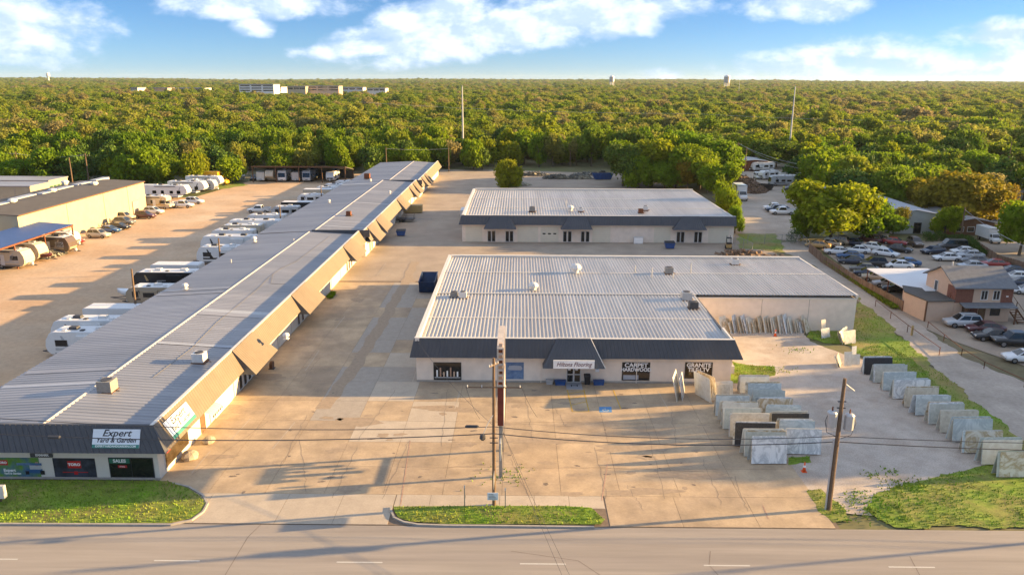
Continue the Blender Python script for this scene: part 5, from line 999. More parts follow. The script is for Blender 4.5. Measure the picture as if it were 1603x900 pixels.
NAMES = dict(sedan='parked_car', suv='parked_suv', pickup='pickup_truck', van='parked_van', box_truck='box_truck', trailer='travel_trailer', trailer_small='travel_trailer', fifth='fifth_wheel_trailer', motor='motorhome', classc='motorhome', cargo='cargo_trailer', boat='boat')
CATS = dict(sedan='car', suv='car', pickup='pickup', van='van', box_truck='truck', trailer='trailer', trailer_small='trailer', fifth='trailer', motor='motorhome', classc='motorhome', cargo='trailer', boat='boat')
def vehicle(kind, loc, deg, paint, label, group, stripe='paint_grey_car', scale=1.0):
    t = thing(NAMES[kind], label, CATS[kind], loc, R(deg), group); t.scale = (scale,)*3; made = []
    pm = paint if paint in MATS else 'paint_'+paint+'_car'
    for nm, me, m_, par in KIT[kind]:
        mm = pm if m_ is None else stripe if m_ == 'STRIPE' else m_
        made.append(obj(nm, me, mm, t if par is None else made[par]))
    return t
G1 = 'cars parked in the lot by the house'
CARS = [('sedan', 1506, 511, 176, 'silver', 'silver SUV parked before the house porch', 'suv'), ('sedan', 1541, 520, 174, 'maroon', 'dark maroon sedan beside the silver SUV', 0), ('sedan', 1553, 532, 172, 'black', 'black sedan between maroon sedan and black pickup', 0),
        ('pickup', 1590, 541, 172, 'black', 'black pickup truck parked by the lane fence', 0), ('sedan', 1603, 566, 172, 'white', 'white sedan parked beside the black pickup', 0),
        ('sedan', 1280, 388, 150, 'gold', 'dark gold car at the fence corner under the tree', 0), ('sedan', 1297, 385, 145, 'beige', 'pale beige car under the tree next to the fence corner', 0), ('suv', 1310, 382, 140, 'tan', 'tan SUV parked under the large tree', 0), ('sedan', 1334, 384, 140, 'navy', 'dark blue car parked under the large tree', 0),
        ('suv', 1375, 379, 140, 'tan', 'tan SUV in the back row behind the white coupe', 0), ('suv', 1362, 380, 140, 'maroon', 'maroon SUV in the back row under the tree', 0), ('sedan', 1368, 391, -38, 'white', 'white coupe behind the white sedan in the open lot', 0), ('sedan', 1386, 401, -38, 'white', 'white sedan facing the open middle of the lot', 0),
        ('sedan', 1407, 394, -38, 'black', 'black sedan beside the white sedan in the open lot', 0), ('sedan', 1400, 383, -35, 'red', 'faded red car behind the black sedan', 0), ('suv', 1432, 385, -95, 'brown', 'dark brown SUV facing the lot before the hedge', 0),
        ('sedan', 1310, 398, 165, 'white', 'white car beside the lane fence', 0), ('sedan', 1341, 396, 160, 'white', 'white car with pale roof next to the white coupe', 0), ('sedan', 1330, 405, 165, 'blue', 'mid blue car beside the lane fence', 0), ('sedan', 1333, 413, 165, 'navy', 'navy car beside the lane fence before the black SUV', 0),
        ('suv', 1366, 417, 170, 'black', 'black SUV behind the white carport roof', 0), ('sedan', 1352, 425, 160, 'grey', 'dark grey car at the corner of the white carport', 0), ('sedan', 1359, 432, 160, 'navy', 'navy car half under the white carport', 0), ('suv', 1372, 440, 160, 'tan', 'greyish tan SUV half under the white carport', 0),
        ('sedan', 1390, 449, 165, 'silver', 'silver car with pale bonnet under the white carport', 0), ('sedan', 1405, 457, 165, 'black', 'black car deepest under the white carport', 0), ('sedan', 1418, 416, 170, 'blue', 'blue car with bright windows behind the white carport', 0), ('sedan', 1406, 420, 172, 'white', 'white car tight behind the white carport', 0),
        ('sedan', 1460, 397, 195, 'navy', 'navy sedan beside the black van at the hedge', 0), ('van', 1489, 391, 172, 'black', 'black van parked along the hedge', 0), ('sedan', 1481, 408, 175, 'white', 'white sedan alone before the row at the hedge', 0), ('sedan', 1508, 398, 172, 'white', 'white car with open boot along the hedge', 0), ('sedan', 1518, 404, 172, 'silver', 'silver car second along the hedge row', 0),
        ('sedan', 1524, 412, 172, 'grey', 'grey sedan along the hedge row', 0), ('sedan', 1521, 421, 172, 'silver', 'pale silver car behind the ridge of the house', 0), ('sedan', 1556, 418, 165, 'red', 'red car with white bonnet by the wooden fence', 0), ('sedan', 1584, 429, 165, 'navy', 'navy car beyond the house roof', 0),
        ('sedan', 1591, 438, 165, 'white', 'white car beyond the house roof', 0), ('sedan', 1597, 448, 165, 'navy', 'dark car between two white ones beyond the stairs', 0), ('sedan', 1608, 460, 165, 'white', 'white car beside the outside staircase', 0)]
for kd, px, py, dg, pt, lb, alt in CARS: vehicle(alt or kd, P(px, py), dg, pt, lb, G1)
G2 = 'vehicles beside the warehouse'
for kd, px, py, dg, pt, lb in [('suv', 155, 372, -8, 'beige', 'pale silver SUV at the near end of the warehouse car row'), ('sedan', 172, 364, -8, 'blue', 'bright blue car in the warehouse row'), ('sedan', 187, 359, -8, 'black', 'black car next to the blue one in the warehouse row'), ('suv', 195, 352, -8, 'grey', 'dark grey SUV in the warehouse row'),
                               ('pickup', 193, 344, -8, 'beige', 'beige pickup against the warehouse wall'), ('suv', 228, 342, -6, 'maroon', 'dark plum SUV in the warehouse row'), ('suv', 241, 335, -6, 'white', 'white SUV behind the plum one in the warehouse row'), ('pickup', 286, 325, -6, 'white', 'white pickup carrying a camper by the recreational vehicles'), ('suv', 305, 319, -6, 'white', 'white SUV behind the pickup camper'),
                               ('sedan', 113, 381, -8, 'red', 'red car behind the brown trailer under the blue carport'), ('pickup', 406, 333, 180, 'white', 'white pickup parked by the black box trailer')]: vehicle(kd, P(px, py), dg, pt, lb, G2)
G3 = 'recreational vehicles on the dirt lot'
def rv(kd, px, py, dg, pt, lb, st='paint_grey_car', sc=1.0): return vehicle(kd, P(px, py), dg, pt, lb, G3, st, sc)
# behind the long building, noses to the lot
XN = -61.0
def row(kd, px, pyt, z, pt, lb, st, Lh):   # front roof edge pixel gives the place along the building
    p = P(px, pyt, z); vehicle(kd, Vector((p.x+Lh/2, p.y+1.0, 0)), 180, pt, lb, G3, st)
row('trailer', 70, 520, 3.1, 'white', 'white travel trailer with tan edge nearest the street behind long roof', 'paint_silver_car', 8.2)
row('trailer', 78, 502, 3.1, 'white', 'white travel trailer with two dark roof units behind the long roof', 'paint_grey_car', 8.2)
row('cargo', 130, 483, 2.95, 'white', 'plain white box trailer behind the long roof', 'paint_white_car', 7.5)
vehicle('boat', P(212, 474)+Vector((0, 1, 0)), 180, 'white', 'white boat on its trailer beside a wooden pole', G3, 'paint_maroon_car')
row('trailer_small', 196, 450, 2.8, 'tan', 'small tan trailer with pale roof beside the boat', 'paint_brown_car', 6.2)
row('motor', 207, 426, 3.5, 'black', 'long black motorhome with white roof behind the long roof', 'paint_gold_car', 10)
row('cargo', 236, 415, 2.95, 'white', 'white box trailer beside the long black motorhome', 'paint_white_car', 7.5)
row('trailer', 307, 387, 3.1, 'white', 'white trailer with black awning beside a wooden pole', 'paint_black_car', 8.2)
row('fifth', 313, 371, 3.5, 'white', 'white fifth wheel with black swoosh graphics behind the long roof', 'paint_black_car', 10.5)
row('trailer', 328, 361, 3.1, 'white', 'white trailer between the two fifth wheels behind long roof', 'paint_silver_car', 8.2)
row('fifth', 355, 346, 3.5, 'white', 'white fifth wheel with black edged windows behind long roof', 'paint_navy_car', 10.5)
row('trailer', 343, 353, 3.1, 'beige', 'beige trailer squeezed between white ones behind long roof', 'paint_tan_car', 8.2)
row('trailer_small', 424, 324, 2.8, 'silver', 'silver trailer next to the black box trailer', 'paint_grey_car', 6.2)
row('trailer', 492, 293, 3.1, 'white', 'white trailer with grey stripe after the beige box trailer', 'paint_grey_car', 8.2)
row('trailer', 384, 337, 3.1, 'white', 'low white trailer beside the parked white pickup', 'paint_silver_car', 8.2)
row('cargo', 440, 317, 2.95, 'black', 'black box trailer with white roof edge behind the long roof', 'paint_white_car', 7.5)
row('trailer_small', 465, 305, 2.8, 'white', 'small white trailer beyond the black box trailer', 'paint_blue_car', 6.2)
row('cargo', 474, 297, 2.95, 'beige', 'beige box trailer beyond the small white trailer', 'paint_tan_car', 7.5)
row('trailer', 505, 289, 3.1, 'white', 'white trailer with blue graphics near the shelter post', 'paint_blue_car', 8.2)
row('trailer_small', 522, 284, 2.8, 'white', 'white trailer parked last beside the far end of the long roof', 'paint_navy_car', 6.2)
# beside the warehouse and lawn
rv('classc', 246, 327, -4, 'beige', 'beige motorhome with cab-over bunk beside warehouse corner', 'paint_gold_car')
rv('fifth', 268, 311, -4, 'white', 'white fifth wheel behind the cab-over motorhome', 'paint_silver_car'); rv('fifth', 296, 304, -4, 'white', 'white fifth wheel with grey swoosh second in the lawn row', 'paint_grey_car'); rv('trailer', 318, 299, -4, 'silver', 'silver white trailer third in the lawn row', 'paint_grey_car'); rv('fifth', 322, 295, -4, 'white', 'white fifth wheel with dark stripes beside the yellow truck', 'paint_black_car')
vehicle('box_truck', P(336, 290), -4, 'yellow', 'yellow box truck at the end of the lawn row', G3, scale=1.15); rv('trailer', 362, 283, -4, 'white', 'white trailer behind the yellow box truck', 'paint_tan_car'); rv('box_truck', 238, 310, -4, 'white', 'white box truck against the lawn behind the fifth wheel')
# under the blue carport
rv('trailer', 14, 418, -6, 'beige', 'cream trailer nose outward at the near end of the blue carport', 'paint_silver_car'); rv('trailer', 37, 407, -6, 'beige', 'cream trailer second under the blue carport', 'paint_brown_car'); rv('trailer', 84, 396, -5, 'brown', 'brown trailer under the blue carport', 'paint_tan_car'); rv('trailer_small', 98, 386, -5, 'white', 'white trailer behind the brown one under the blue carport', 'paint_grey_car')
rv('boat', 64, 408, -6, 'maroon', 'small dark red boat on trailer between the carport trailers', 'paint_brown_car', .8)
# inside the shelter, noses out
for px, kd, pt, lb, st in [(389, 'suv', 'navy', 'navy SUV beside the end post of the vehicle shelter', 'paint_grey_car'), (405, 'cargo', 'white', 'white box trailer inside the vehicle shelter', 'paint_white_car'), (421, 'fifth', 'beige', 'beige fifth wheel inside the vehicle shelter', 'paint_tan_car'), (440, 'motor', 'white', 'white motorhome with wide windscreen in the vehicle shelter', 'paint_teal_car'), (461, 'cargo', 'silver', 'silver box trailer inside the vehicle shelter', 'paint_white_car'), (479, 'motor', 'silver', 'silver motorhome jutting from the vehicle shelter', 'paint_grey_car'), (516, 'trailer', 'white', 'white trailer deepest in the vehicle shelter', 'paint_grey_car')]:
    c = P(px, 286); c = Vector((c.x, 239.5 if kd != 'motor' else 240.0, 0)); c.y += 3.0; vehicle(kd, c, -90, pt, lb, G3, st)
# truck yard on the right
G4 = 'vehicles in the truck yard'
for kd, px, py, dg, pt, lb, sc in [('box_truck', 1158, 312, -92, 'white', 'white box truck facing out before the brush pile', 1.1), ('box_truck', 1148, 264, -60, 'white', 'white box truck at the far end of truck yard', 1.2), ('pickup', 1136, 268, -60, 'white', 'white pickup beside the far box truck', 1), ('pickup', 1212, 329, 178, 'white', 'white pickup behind the navy one in truck yard', 1), ('pickup', 1216, 332, 178, 'navy', 'navy pickup between two white ones in truck yard', 1),
                                   ('pickup', 1224, 336, 178, 'white', 'white utility pickup nearest the large tree', 1.05), ('van', 1186, 280, -95, 'white', 'white van facing out at the end of truck yard', 1.0), ('trailer_small', 1202, 281, 200, 'white', 'small white camper under the trees in truck yard', 1), ('trailer', 1192, 268, 190, 'white', 'white camper beside the tin roofed shed', 1), ('motor', 1226, 291, 185, 'silver', 'silver bus parked under the trees in truck yard', .9),
                                   ('cargo', 1236, 283, 185, 'white', 'white box trailer under the trees behind the bus', .9), ('suv', 1252, 307, 190, 'black', 'black jeep at the edge of truck yard under the trees', 1), ('suv', 1238, 298, 190, 'grey', 'grey SUV before the bus under the trees', 1),
                                   ('pickup', 1551, 344, 10, 'white', 'white pickup beyond the brown roofed shed', 1.1), ('box_truck', 1547, 378, -90, 'white', 'white box truck beyond the hedge under the right tree', .8), ('trailer', 1545, 325, 170, 'white', 'white trailer among scrap beyond the brown roofed shed', 1.0), ('sedan', 1556, 352, 170, 'silver', 'silver car beside the pickup beyond brown shed', 1)]: vehicle(kd, P(px, py), dg, pt, lb, G4, 'paint_grey_car', sc)
# ------------------------------------------------------------------ skips, piles, yard clutter
def skip(px, py, L_, wd, h_, deg, m_, label, lid=False):
    c = P(px, py); t = thing('dumpster', label, 'dumpster', c, R(deg)); b = MB(); f = L_/2; g = wd/2; s = .12*L_
    q = [(-f+s, -g, .12), (f-s, -g, .12), (f-s, g, .12), (-f+s, g, .12)]; r_ = [(-f, -g, h_), (f, -g, h_), (f, g, h_), (-f, g, h_)]; ri = [(-f+.08, -g+.08, h_), (f-.08, -g+.08, h_), (f-.08, g-.08, h_), (-f+.08, g-.08, h_)]; qi = [(-f+s+.1, -g+.08, .3), (f-s-.1, -g+.08, .3), (f-s-.1, g-.08, .3), (-f+s+.1, g-.08, .3)]
    b.loft([q, r_, ri, qi]); obj('body', b.mesh('body'), m_, t)
    for k in range(max(2, int(L_/.8))):
        x = lerp(-f+s+.2, f-s-.2, k/max(1, int(L_/.8)-1))
        for y in (-g-.05, g): MB().box(x-.05, x+.05, y, y+.05, .2, h_-.05).build('rib', m_, t)
    MB().box(-f-.05, f+.05, -g-.06, -g+.02, h_-.06, h_+.05).build('rim', m_, t); MB().box(-f-.05, f+.05, g-.02, g+.06, h_-.06, h_+.05).build('rim', m_, t)
    if lid: MB().hexa([(-f, -g, h_+.05), (f, -g, h_+.05), (f, g, h_+.25), (-f, g, h_+.25)], [(-f, -g, h_+.09), (f, -g, h_+.09), (f, g, h_+.29), (-f, g, h_+.29)]).build('lid', 'bin_black', t)
    return t
skip(671, 452, 6.5, 2.4, 1.9, 92, 'bin_navy', 'long open blue dumpster beside the shop side wall')
skip(628, 369, 1.9, 1.3, 1.0, 3, 'bin_blue', 'small blue dumpster standing alone in the alley', True)
skip(1048, 389, 1.9, 1.2, 1.1, 2, 'bin_blue', 'small blue dumpster before the workshop doors', True)
skip(943, 281, 6.6, 2.4, 1.9, 8, 'bin_blue', 'long blue dumpster heaped with scrap in the back yard'); skip(1196, 297, 5.5, 2.3, 1.6, -30, 'bin_black', 'black dumpster beside the brush pile in truck yard')
c = P(643, 333); t = thing('tan_container', 'tan steel tank container beside the long building', 'container', c); MB().box(-2.8, 2.8, -1, 1, .15, 1.9).build('body', 'bin_tan', t)
for k in range(7): MB().box(-2.7+k*.88, -2.6+k*.88, -1.05, -1.002, .15, 1.9).build('rib', 'bin_tan', t)
c = P(634, 347); t = thing('flatbed_trailer', 'dark flatbed trailer with rail sides in the alley', 'trailer', c); MB().box(-3.4, 2.2, -1.1, 1.1, .55, .75).build('deck', 'steel_dark', t)
for x in (-3.3, -1.5, .3, 2.1): MB().box(x-.04, x+.04, -1.12, -1.04, .75, 1.7).box(x-.04, x+.04, 1.04, 1.12, .75, 1.7).build('stake', 'steel_dark', t)
for z in (1.2, 1.65): MB().box(-3.3, 2.1, -1.125, -1.06, z, z+.07).build('rail', 'steel', t)
for x in (-1.2, -.3):
    for s_ in (-1, 1): MB().tube([(x, s_*1.2-.1, .35), (x, s_*1.2+.1, .35)], .35, 10).build('wheel', 'tyre', t)
MB().box(2.2, 6.2, -.05, .05, .5, .6).build('drawbar', 'steel', t)
vehicle('cargo', P(719, 341)+Vector((1, 2, 0)), 90, 'white', 'small white box trailer at the corner of workshop', 'small trailers in the yard', 'paint_white_car', .6)
c = P(1140, 389); t = thing('forklift', 'old yellow and black forklift beside the workshop corner', 'forklift', c, R(80))
MB().box(-1.1, .7, -.5, .5, .35, 1.05).build('body', 'paint_gold_car', t); MB().box(-1.15, -.7, -.5, .5, 1.05, 1.35).build('counterweight', 'bin_black', t)
for x in (-.6, .55):
    for s_ in (-1, 1): MB().tube([(x, s_*.5-.1, .3), (x, s_*.5+.1, .3)], .3, 10).build('wheel', 'tyre', t)
for s_ in (-.35, .3): MB().box(.75, .85, s_, s_+.08, .1, 2.4).build('mast', 'steel_dark', t); MB().box(.85, 1.95, s_, s_+.1, .08, .14).build('fork', 'steel_dark', t)
MB().box(-.75, .45, -.48, .48, 2.05, 2.12).build('roof_guard', 'bin_black', t)
for x in (-.72, .4):
    for y in (-.46, .42): MB().box(x, x+.05, y, y+.05, 1.05, 2.04).build('guard_post', 'bin_black', t)
c = PY(999, 380, 148); t = thing('white_cabinet', 'white cabinet standing before the workshop wall', 'cabinet', Vector((c.x, 148.0, 0))); MB().box(-.9, .9, -.35, .35, .02, 1.3).build('body', 'ac_white', t); MB().box(-.85, .85, -.38, -.355, .2, 1.15).build('door', 'sign_white', t)
def blob(name, label, cat, loc, rx, ry, rz_, n, m_, seed, size=(.1, .4), kind=None):
    """a heap of separate angular pieces"""
    rd = random.Random(seed); b = MB()
    for _ in range(n):
        a = rd.uniform(0, 6.28); q = math.sqrt(rd.random()); x, y = rx*q*math.cos(a), ry*q*math.sin(a); zt = rz_*(1-q**1.6); z = zt*rd.random()**.35
        s = rd.uniform(*size); M = Matrix.Rotation(rd.uniform(0, 3), 3, Vector((rd.random(), rd.random(), rd.random())).normalized()); i = len(b.v)
        for (u, v, w_) in ((-1, -1, -1), (1, -1, -1), (1, 1, -1), (-1, 1, -1), (-1, -1, 1), (1, -1, 1), (1, 1, 1), (-1, 1, 1)):
            p = M @ Vector((u*s*rd.uniform(.7, 1.6), v*s*.6, w_*s*.4)); b.v.append((x+p.x, y+p.y, max(.0, z+p.z)))
        for f in ((0, 3, 2, 1), (4, 5, 6, 7), (0, 1, 5, 4), (1, 2, 6, 5), (2, 3, 7, 6), (3, 0, 4, 7)): b.f.append(tuple(i+k for k in f))
    o = b.build(name, m_); o.location = loc; return tag(o, label, cat, None, kind)
blob('brush_pile', 'high brown pile of broken brush and timber in truck yard', 'rubble pile', P(1158, 292), 6.5, 16, 3.2, 2600, 'rubble', 5, (.15, .55))
for k, (px, py, rx, ry, rz_, n, lb) in enumerate([(873, 280, 5, 2, 1.6, 240, 'heap of grey scrap beside the second scrap heap in back yard'), (905, 280, 5, 2, 1.6, 240, 'heap of pale scrap between the first heap and the long blue dumpster'), (836, 275, 6, 2, 1.2, 160, 'low scrap heap under the dark trees of the back yard'), (805, 290, 5, 3, 1.2, 260, 'black heap of tyres and scrap under the bright small tree'), (925, 275, 7, 2, 1.3, 150, 'low scrap heap behind the blue dumpster'), (1530, 335, 9, 5, 2.4, 220, 'grey scrap heap beyond the brown roofed shed'), (943, 278, 2.4, .9, 2.3, 60, 'scrap heaped inside the long blue dumpster'), (600, 318, 1.2, 5, 1.0, 90, 'clutter along the yard doors at the far end of the long building'), (618, 346, 1.6, 3, 1.2, 70, 'clutter between long building and the flatbed trailer'), (560, 371, 1.2, 1.2, .8, 40, 'small heap by a yard door of the long building'), (165, 351, 1.2, 5, 1.1, 70, 'scrap along the warehouse wall'), (82, 400, 1.8, 3, 1.0, 60, 'scrap between the carport posts'), (1158, 398, 4.5, 1.4, .7, 90, 'timber scrap along the chain fence behind the shop wing'), (1195, 405, 6, 1.5, .6, 100, 'timber stack behind the shop wing by the lane')]):
    blob('scrap_heap', lb, 'scrap', P(px, py), rx, ry, rz_, n, 'junk' if 'timber' not in lb else 'fence_wood', 20+k, (.12, .5))
for k, (px, py, s, lb) in enumerate([(298, 717, .62, 'large pale boulder nearest the corner window of the yard shop'), (327, 692, .5, 'pale boulder beside the brown door under the striped awning')]):
    rd = random.Random(k+2); rings = []
    for zz, rr in ((0, .9), (.25, 1.1), (.6, 1.05), (.95, .75), (1.1, .3)): rings.append([((rr+rd.uniform(-.12, .12))*s*math.cos(t_*.628), (rr+rd.uniform(-.12, .12))*s*1.1*math.sin(t_*.628), zz*s) for t_ in range(10)])
    o = MB().loft(rings).build('boulder', 'rock'); o.location = P(px, py); tag(o, lb, 'boulder')
c = P(426, 577); t = thing('hose_reel', 'brown hose reel against the white wall of the long building', 'hose reel', c); MB().tube([(-.15, 0, .45), (.15, 0, .45)], .45, 12).build('reel', 'wood_brown', t); MB().box(-.3, .3, -.3, .3, .0, .1).build('base', 'steel_dark', t)

# ------------------------------------------------------------------ fences
def fence_run(pts, h_, label, kind='chain', step=2.6, group='fences'):
    t = thing('chain_fence' if kind == 'chain' else 'pipe_fence' if kind == 'pipe' else 'board_fence', label, 'fence', pts[0], 0, group); o = pts[0]
    for a, c in zip(pts, pts[1:]):
        L_ = (c-a).length; n = max(1, int(L_/step)); d = (c-a)/n
        for k in range(n+1): p = a+d*k-o; MB().tube([(p.x, p.y, 0), (p.x, p.y, h_)], .045, 6).build('post', 'steel' if kind == 'chain' else 'rust', t)
        a_, c__ = a-o, c-o
        if kind == 'chain':
            MB().tube([a_+UZ*h_, c__+UZ*h_], .03, 5).build('top_rail', 'steel', t)
            b = MB(); m_ = int(L_/.35)
            for k in range(m_):      # wire mesh as crossing wires
                for s_ in (0, 1):
                    x0, x1 = (k/m_, min(1, (k+h_/.35)/m_)); z0, z1 = (0.05, h_) if s_ == 0 else (h_, .05)
                    p0 = a_.lerp(c__, x0)+UZ*z0; p1 = a_.lerp(c__, x1)+UZ*z1; b.quad(p0, p0+UZ*.03, p1+UZ*.03, p1)
            b.build('wire_mesh', 'galv', t)['kind'] = 'stuff'
        elif kind == 'pipe':
            for z in (h_*.95,): MB().tube([a_+UZ*z, c__+UZ*z], .04, 5).build('rail', 'rust', t)
        else:
            m_ = int(L_/.3); n_ = Vector((-(c-a).y, (c-a).x, 0)).normalized()*.015
            for k in range(m_):
                p0, p1 = a_.lerp(c__, (k+.04)/m_), a_.lerp(c__, (k+.96)/m_); zz = h_*random.uniform(.94, 1.0)
                MB().hexa([p0-n_, p1-n_, p1+n_, p0+n_], [p0-n_+UZ*zz, p1-n_+UZ*zz, p1+n_+UZ*zz, p0+n_+UZ*zz]).build('board', 'fence_wood', t)
    return t
fence_run([P(1150, 384), P(1177, 397)], 2.0, 'chain link fence running from the workshop corner to the shop wing')
fence_run([P(1170, 382), P(1250, 382)], 1.9, 'chain link fence and gate across the end of the lane')
fence_run([P(1252, 378), P(1266, 392)], 1.8, 'chain link fence along the lane before the brown boards')
fence_run([P(1266, 394), P(1284, 409)], 1.7, 'short tan board fence at the corner of the car lot', 'board')
fence_run([P(1284, 410), P(1346, 450), P(1384, 471), P(1412, 487)], 1.5, 'brown board fence between the lane and the covered cars', 'board')
fence_run([P(1452, 513), P(1505, 556), P(1540, 577), P(1603, 606)], .85, 'low rusty pipe fence between the lane and the parked cars', 'pipe', 3.6)
fence_run([P(1370, 480), P(1420, 520), P(1470, 556)], 1.0, 'low leaning pipe fence in the grass strip beside the lane', 'pipe', 4.5)
fence_run([P(75, 289), P(230, 286), P(390, 280)], 2.2, 'long chain link fence at the back of the dirt lot', 'chain', 5)
fence_run([P(1515, 381), P(1560, 412), P(1603, 425)], 1.6, 'tan board fence behind the cars along the hedge', 'board')
t = thing('wooden_stub_post', 'short yellowish wooden post in the grass beside the lane', 'post', P(1427, 525)); MB().box(-.1, .1, -.1, .1, 0, 1.3).build('post', 'bin_tan', t)

# ------------------------------------------------------------------ trees
def leafmat(name, stops, trans=.25):
    mt = bpy.data.materials.new(name); mt.use_nodes = True; t = mt.node_tree; n = t.nodes; l = t.links; b = n['Principled BSDF']
    oi = n.new('ShaderNodeObjectInfo'); r = n.new('ShaderNodeValToRGB'); e = r.color_ramp.elements
    g = n.new('ShaderNodeNewGeometry'); nz_ = n.new('ShaderNodeTexNoise'); nz_.inputs['Scale'].default_value = .006; nz_.inputs['Detail'].default_value = 3; l.new(g.outputs['Position'], nz_.inputs['Vector'])
    m1 = n.new('ShaderNodeMath'); m1.operation = 'MULTIPLY_ADD'; m1.inputs[1].default_value = .95; l.new(oi.outputs['Random'], m1.inputs[0])
    m2 = n.new('ShaderNodeMath'); m2.operation = 'MULTIPLY_ADD'; m2.inputs[1].default_value = 1.3; m2.inputs[2].default_value = -.68; l.new(nz_.outputs[0], m2.inputs[0]); l.new(m2.outputs[0], m1.inputs[2])
    l.new(m1.outputs[0], r.inputs[0])
    for k, (pos, c) in enumerate(stops):
        q = e[k] if k < 2 else e.new(pos); q.position = pos; q.color = (*c, 1)
    n2 = n.new('ShaderNodeTexNoise'); n2.inputs['Scale'].default_value = .9; n2.inputs['Detail'].default_value = 4; l.new(g.outputs['Position'], n2.inputs['Vector'])
    mr = n.new('ShaderNodeMapRange'); mr.inputs[1].default_value = .3; mr.inputs[2].default_value = .7; mr.inputs[3].default_value = .6; mr.inputs[4].default_value = 1.4; l.new(n2.outputs[0], mr.inputs[0])
    cc = n.new('ShaderNodeCombineColor'); [l.new(mr.outputs[0], cc.inputs[i]) for i in range(3)]
    mx_ = n.new('ShaderNodeMix'); mx_.data_type = 'RGBA'; mx_.blend_type = 'MULTIPLY'; mx_.inputs[0].default_value = 1; l.new(r.outputs[0], mx_.inputs[6]); l.new(cc.outputs[0], mx_.inputs[7])
    l.new(mx_.outputs[2], b.inputs['Base Color']); b.inputs['Roughness'].default_value = .75; b.inputs['Specular IOR Level'].default_value = .2
    td = n.new('ShaderNodeBsdfTranslucent'); l.new(mx_.outputs[2], td.inputs[0]); ms = n.new('ShaderNodeMixShader'); ms.inputs[0].default_value = trans
    l.new(b.outputs[0], ms.inputs[1]); l.new(td.outputs[0], ms.inputs[2]); l.new(ms.outputs[0], n['Material Output'].inputs[0]); MATS[name] = mt
leafmat('leaf_wood', [(0.0, (.10, .155, .014)), (1.0, (.27, .22, .10)), (.24, (.15, .22, .013)), (.5, (.215, .25, .02)), (.78, (.23, .22, .05))], .5)
leafmat('leaf_bright', [(0.0, (.12, .21, .010)), (1.0, (.235, .25, .010)), (.5, (.175, .25, .008))], .5)
leafmat('leaf_gold', [(0.0, (.19, .18, .014)), (1.0, (.24, .165, .014)), (.5, (.21, .18, .014))], .35)
leafmat('leaf_dark', [(0.0, (.045, .095, .014)), (1.0, (.09, .14, .016)), (.5, (.065, .12, .014))], .2)
mat('bark', (.11, .085, .06), .95, ns=3, na=.3)
def crown_mesh(seed, nl, rx=1.0, rz_=.75, lobes=9, leaf=.085, core=True):
    """crown of unit radius standing on z=0: leaf sprays spread over uneven lobes round a small dark heart"""
    g = np.random.RandomState(seed); cs = []
    for k in range(lobes):
        a = g.uniform(0, 6.283); q = g.uniform(.25, .72); z = g.uniform(.28, 1.0)
        q *= math.sqrt(max(.12, 1-(z-.45)**2/.6)); cs.append((q*math.cos(a)*rx, q*math.sin(a)*rx, z*rz_*1.35, g.uniform(.26, .46)))
    cs.append((0, 0, rz_*.9, .55)); cs = np.array(cs)
    idx = g.choice(len(cs), nl, p=cs[:, 3]**2/np.sum(cs[:, 3]**2)); d = g.normal(size=(nl, 3)); d /= np.linalg.norm(d, axis=1)[:, None]
    rad = cs[idx, 3]*(1-.45*g.rand(nl)**2.2)*(1+.22*g.normal(size=nl)*.6); pos = cs[idx, :3]+d*rad[:, None]*np.array([1, 1, .82]); pos[:, 2] = np.maximum(pos[:, 2], .03+.1*g.rand(nl))
    n_ = d*.8+g.normal(size=(nl, 3))*.65; n_ /= np.linalg.norm(n_, axis=1)[:, None]
    u = np.cross(n_, g.normal(size=(nl, 3))); u /= np.linalg.norm(u, axis=1)[:, None]; v = np.cross(n_, u)
    s = leaf*(.6+.8*g.rand(nl))[:, None]; s2 = s*(.45+.4*g.rand(nl))[:, None]
    A = pos-u*s; B = pos+v*s2+n_*s*.2; C_ = pos+u*s; D = pos-v*s2+n_*s*.2
    V = np.stack([A, B, C_, D], 1).reshape(-1, 3); F = [(4*i, 4*i+1, 4*i+2, 4*i+3) for i in range(nl)]; V = V.tolist()
    if core:
        for (x, y, z, r_) in cs:
            o = len(V); m_, k_ = 5, 7
            for i in range(1, m_):
                for j in range(k_):
                    t, p_ = math.pi*i/m_, 6.283*j/k_; rr = r_*.74*(1+.2*g.uniform(-1, 1)); V.append([x+rr*math.sin(t)*math.cos(p_), y+rr*math.sin(t)*math.sin(p_), max(.02, z+rr*.82*math.cos(t))])
            for i in range(m_-2):
                for j in range(k_): F.append((o+i*k_+j, o+(i+1)*k_+j, o+(i+1)*k_+(j+1) % k_, o+i*k_+(j+1) % k_))
            F.append(tuple(o+j for j in range(k_))); F.append(tuple(o+(m_-2)*k_+j for j in range(k_))[::-1])
    me = bpy.data.meshes.new('crown'); me.from_pydata(V, [], F); me.update(); return me
def trunk_mesh(seed):
    g = random.Random(seed); b = MB(); b.tube([(0, 0, -.02), (.02, 0, .3), (.0, .02, .7), (.05, 0, 1.1)], [.05, .038, .03, .015], 7)
    for k in range(5):
        a = g.uniform(0, 6.28); z = g.uniform(.35, .75); b.tube([(0, 0, z), (.22*math.cos(a), .22*math.sin(a), z+.2), (.48*math.cos(a), .48*math.sin(a), z+.42)], [.025, .018, .008], 5)
    me = b.mesh('trunk'); me.materials.append(MATS['bark']); return me
CR = [crown_mesh(10+k, 3200, 1.0, [.72, .85, .66, .95, .75, .8, .9, .7][k], [9, 8, 11, 7, 12, 10, 8, 13][k], .078) for k in range(8)]
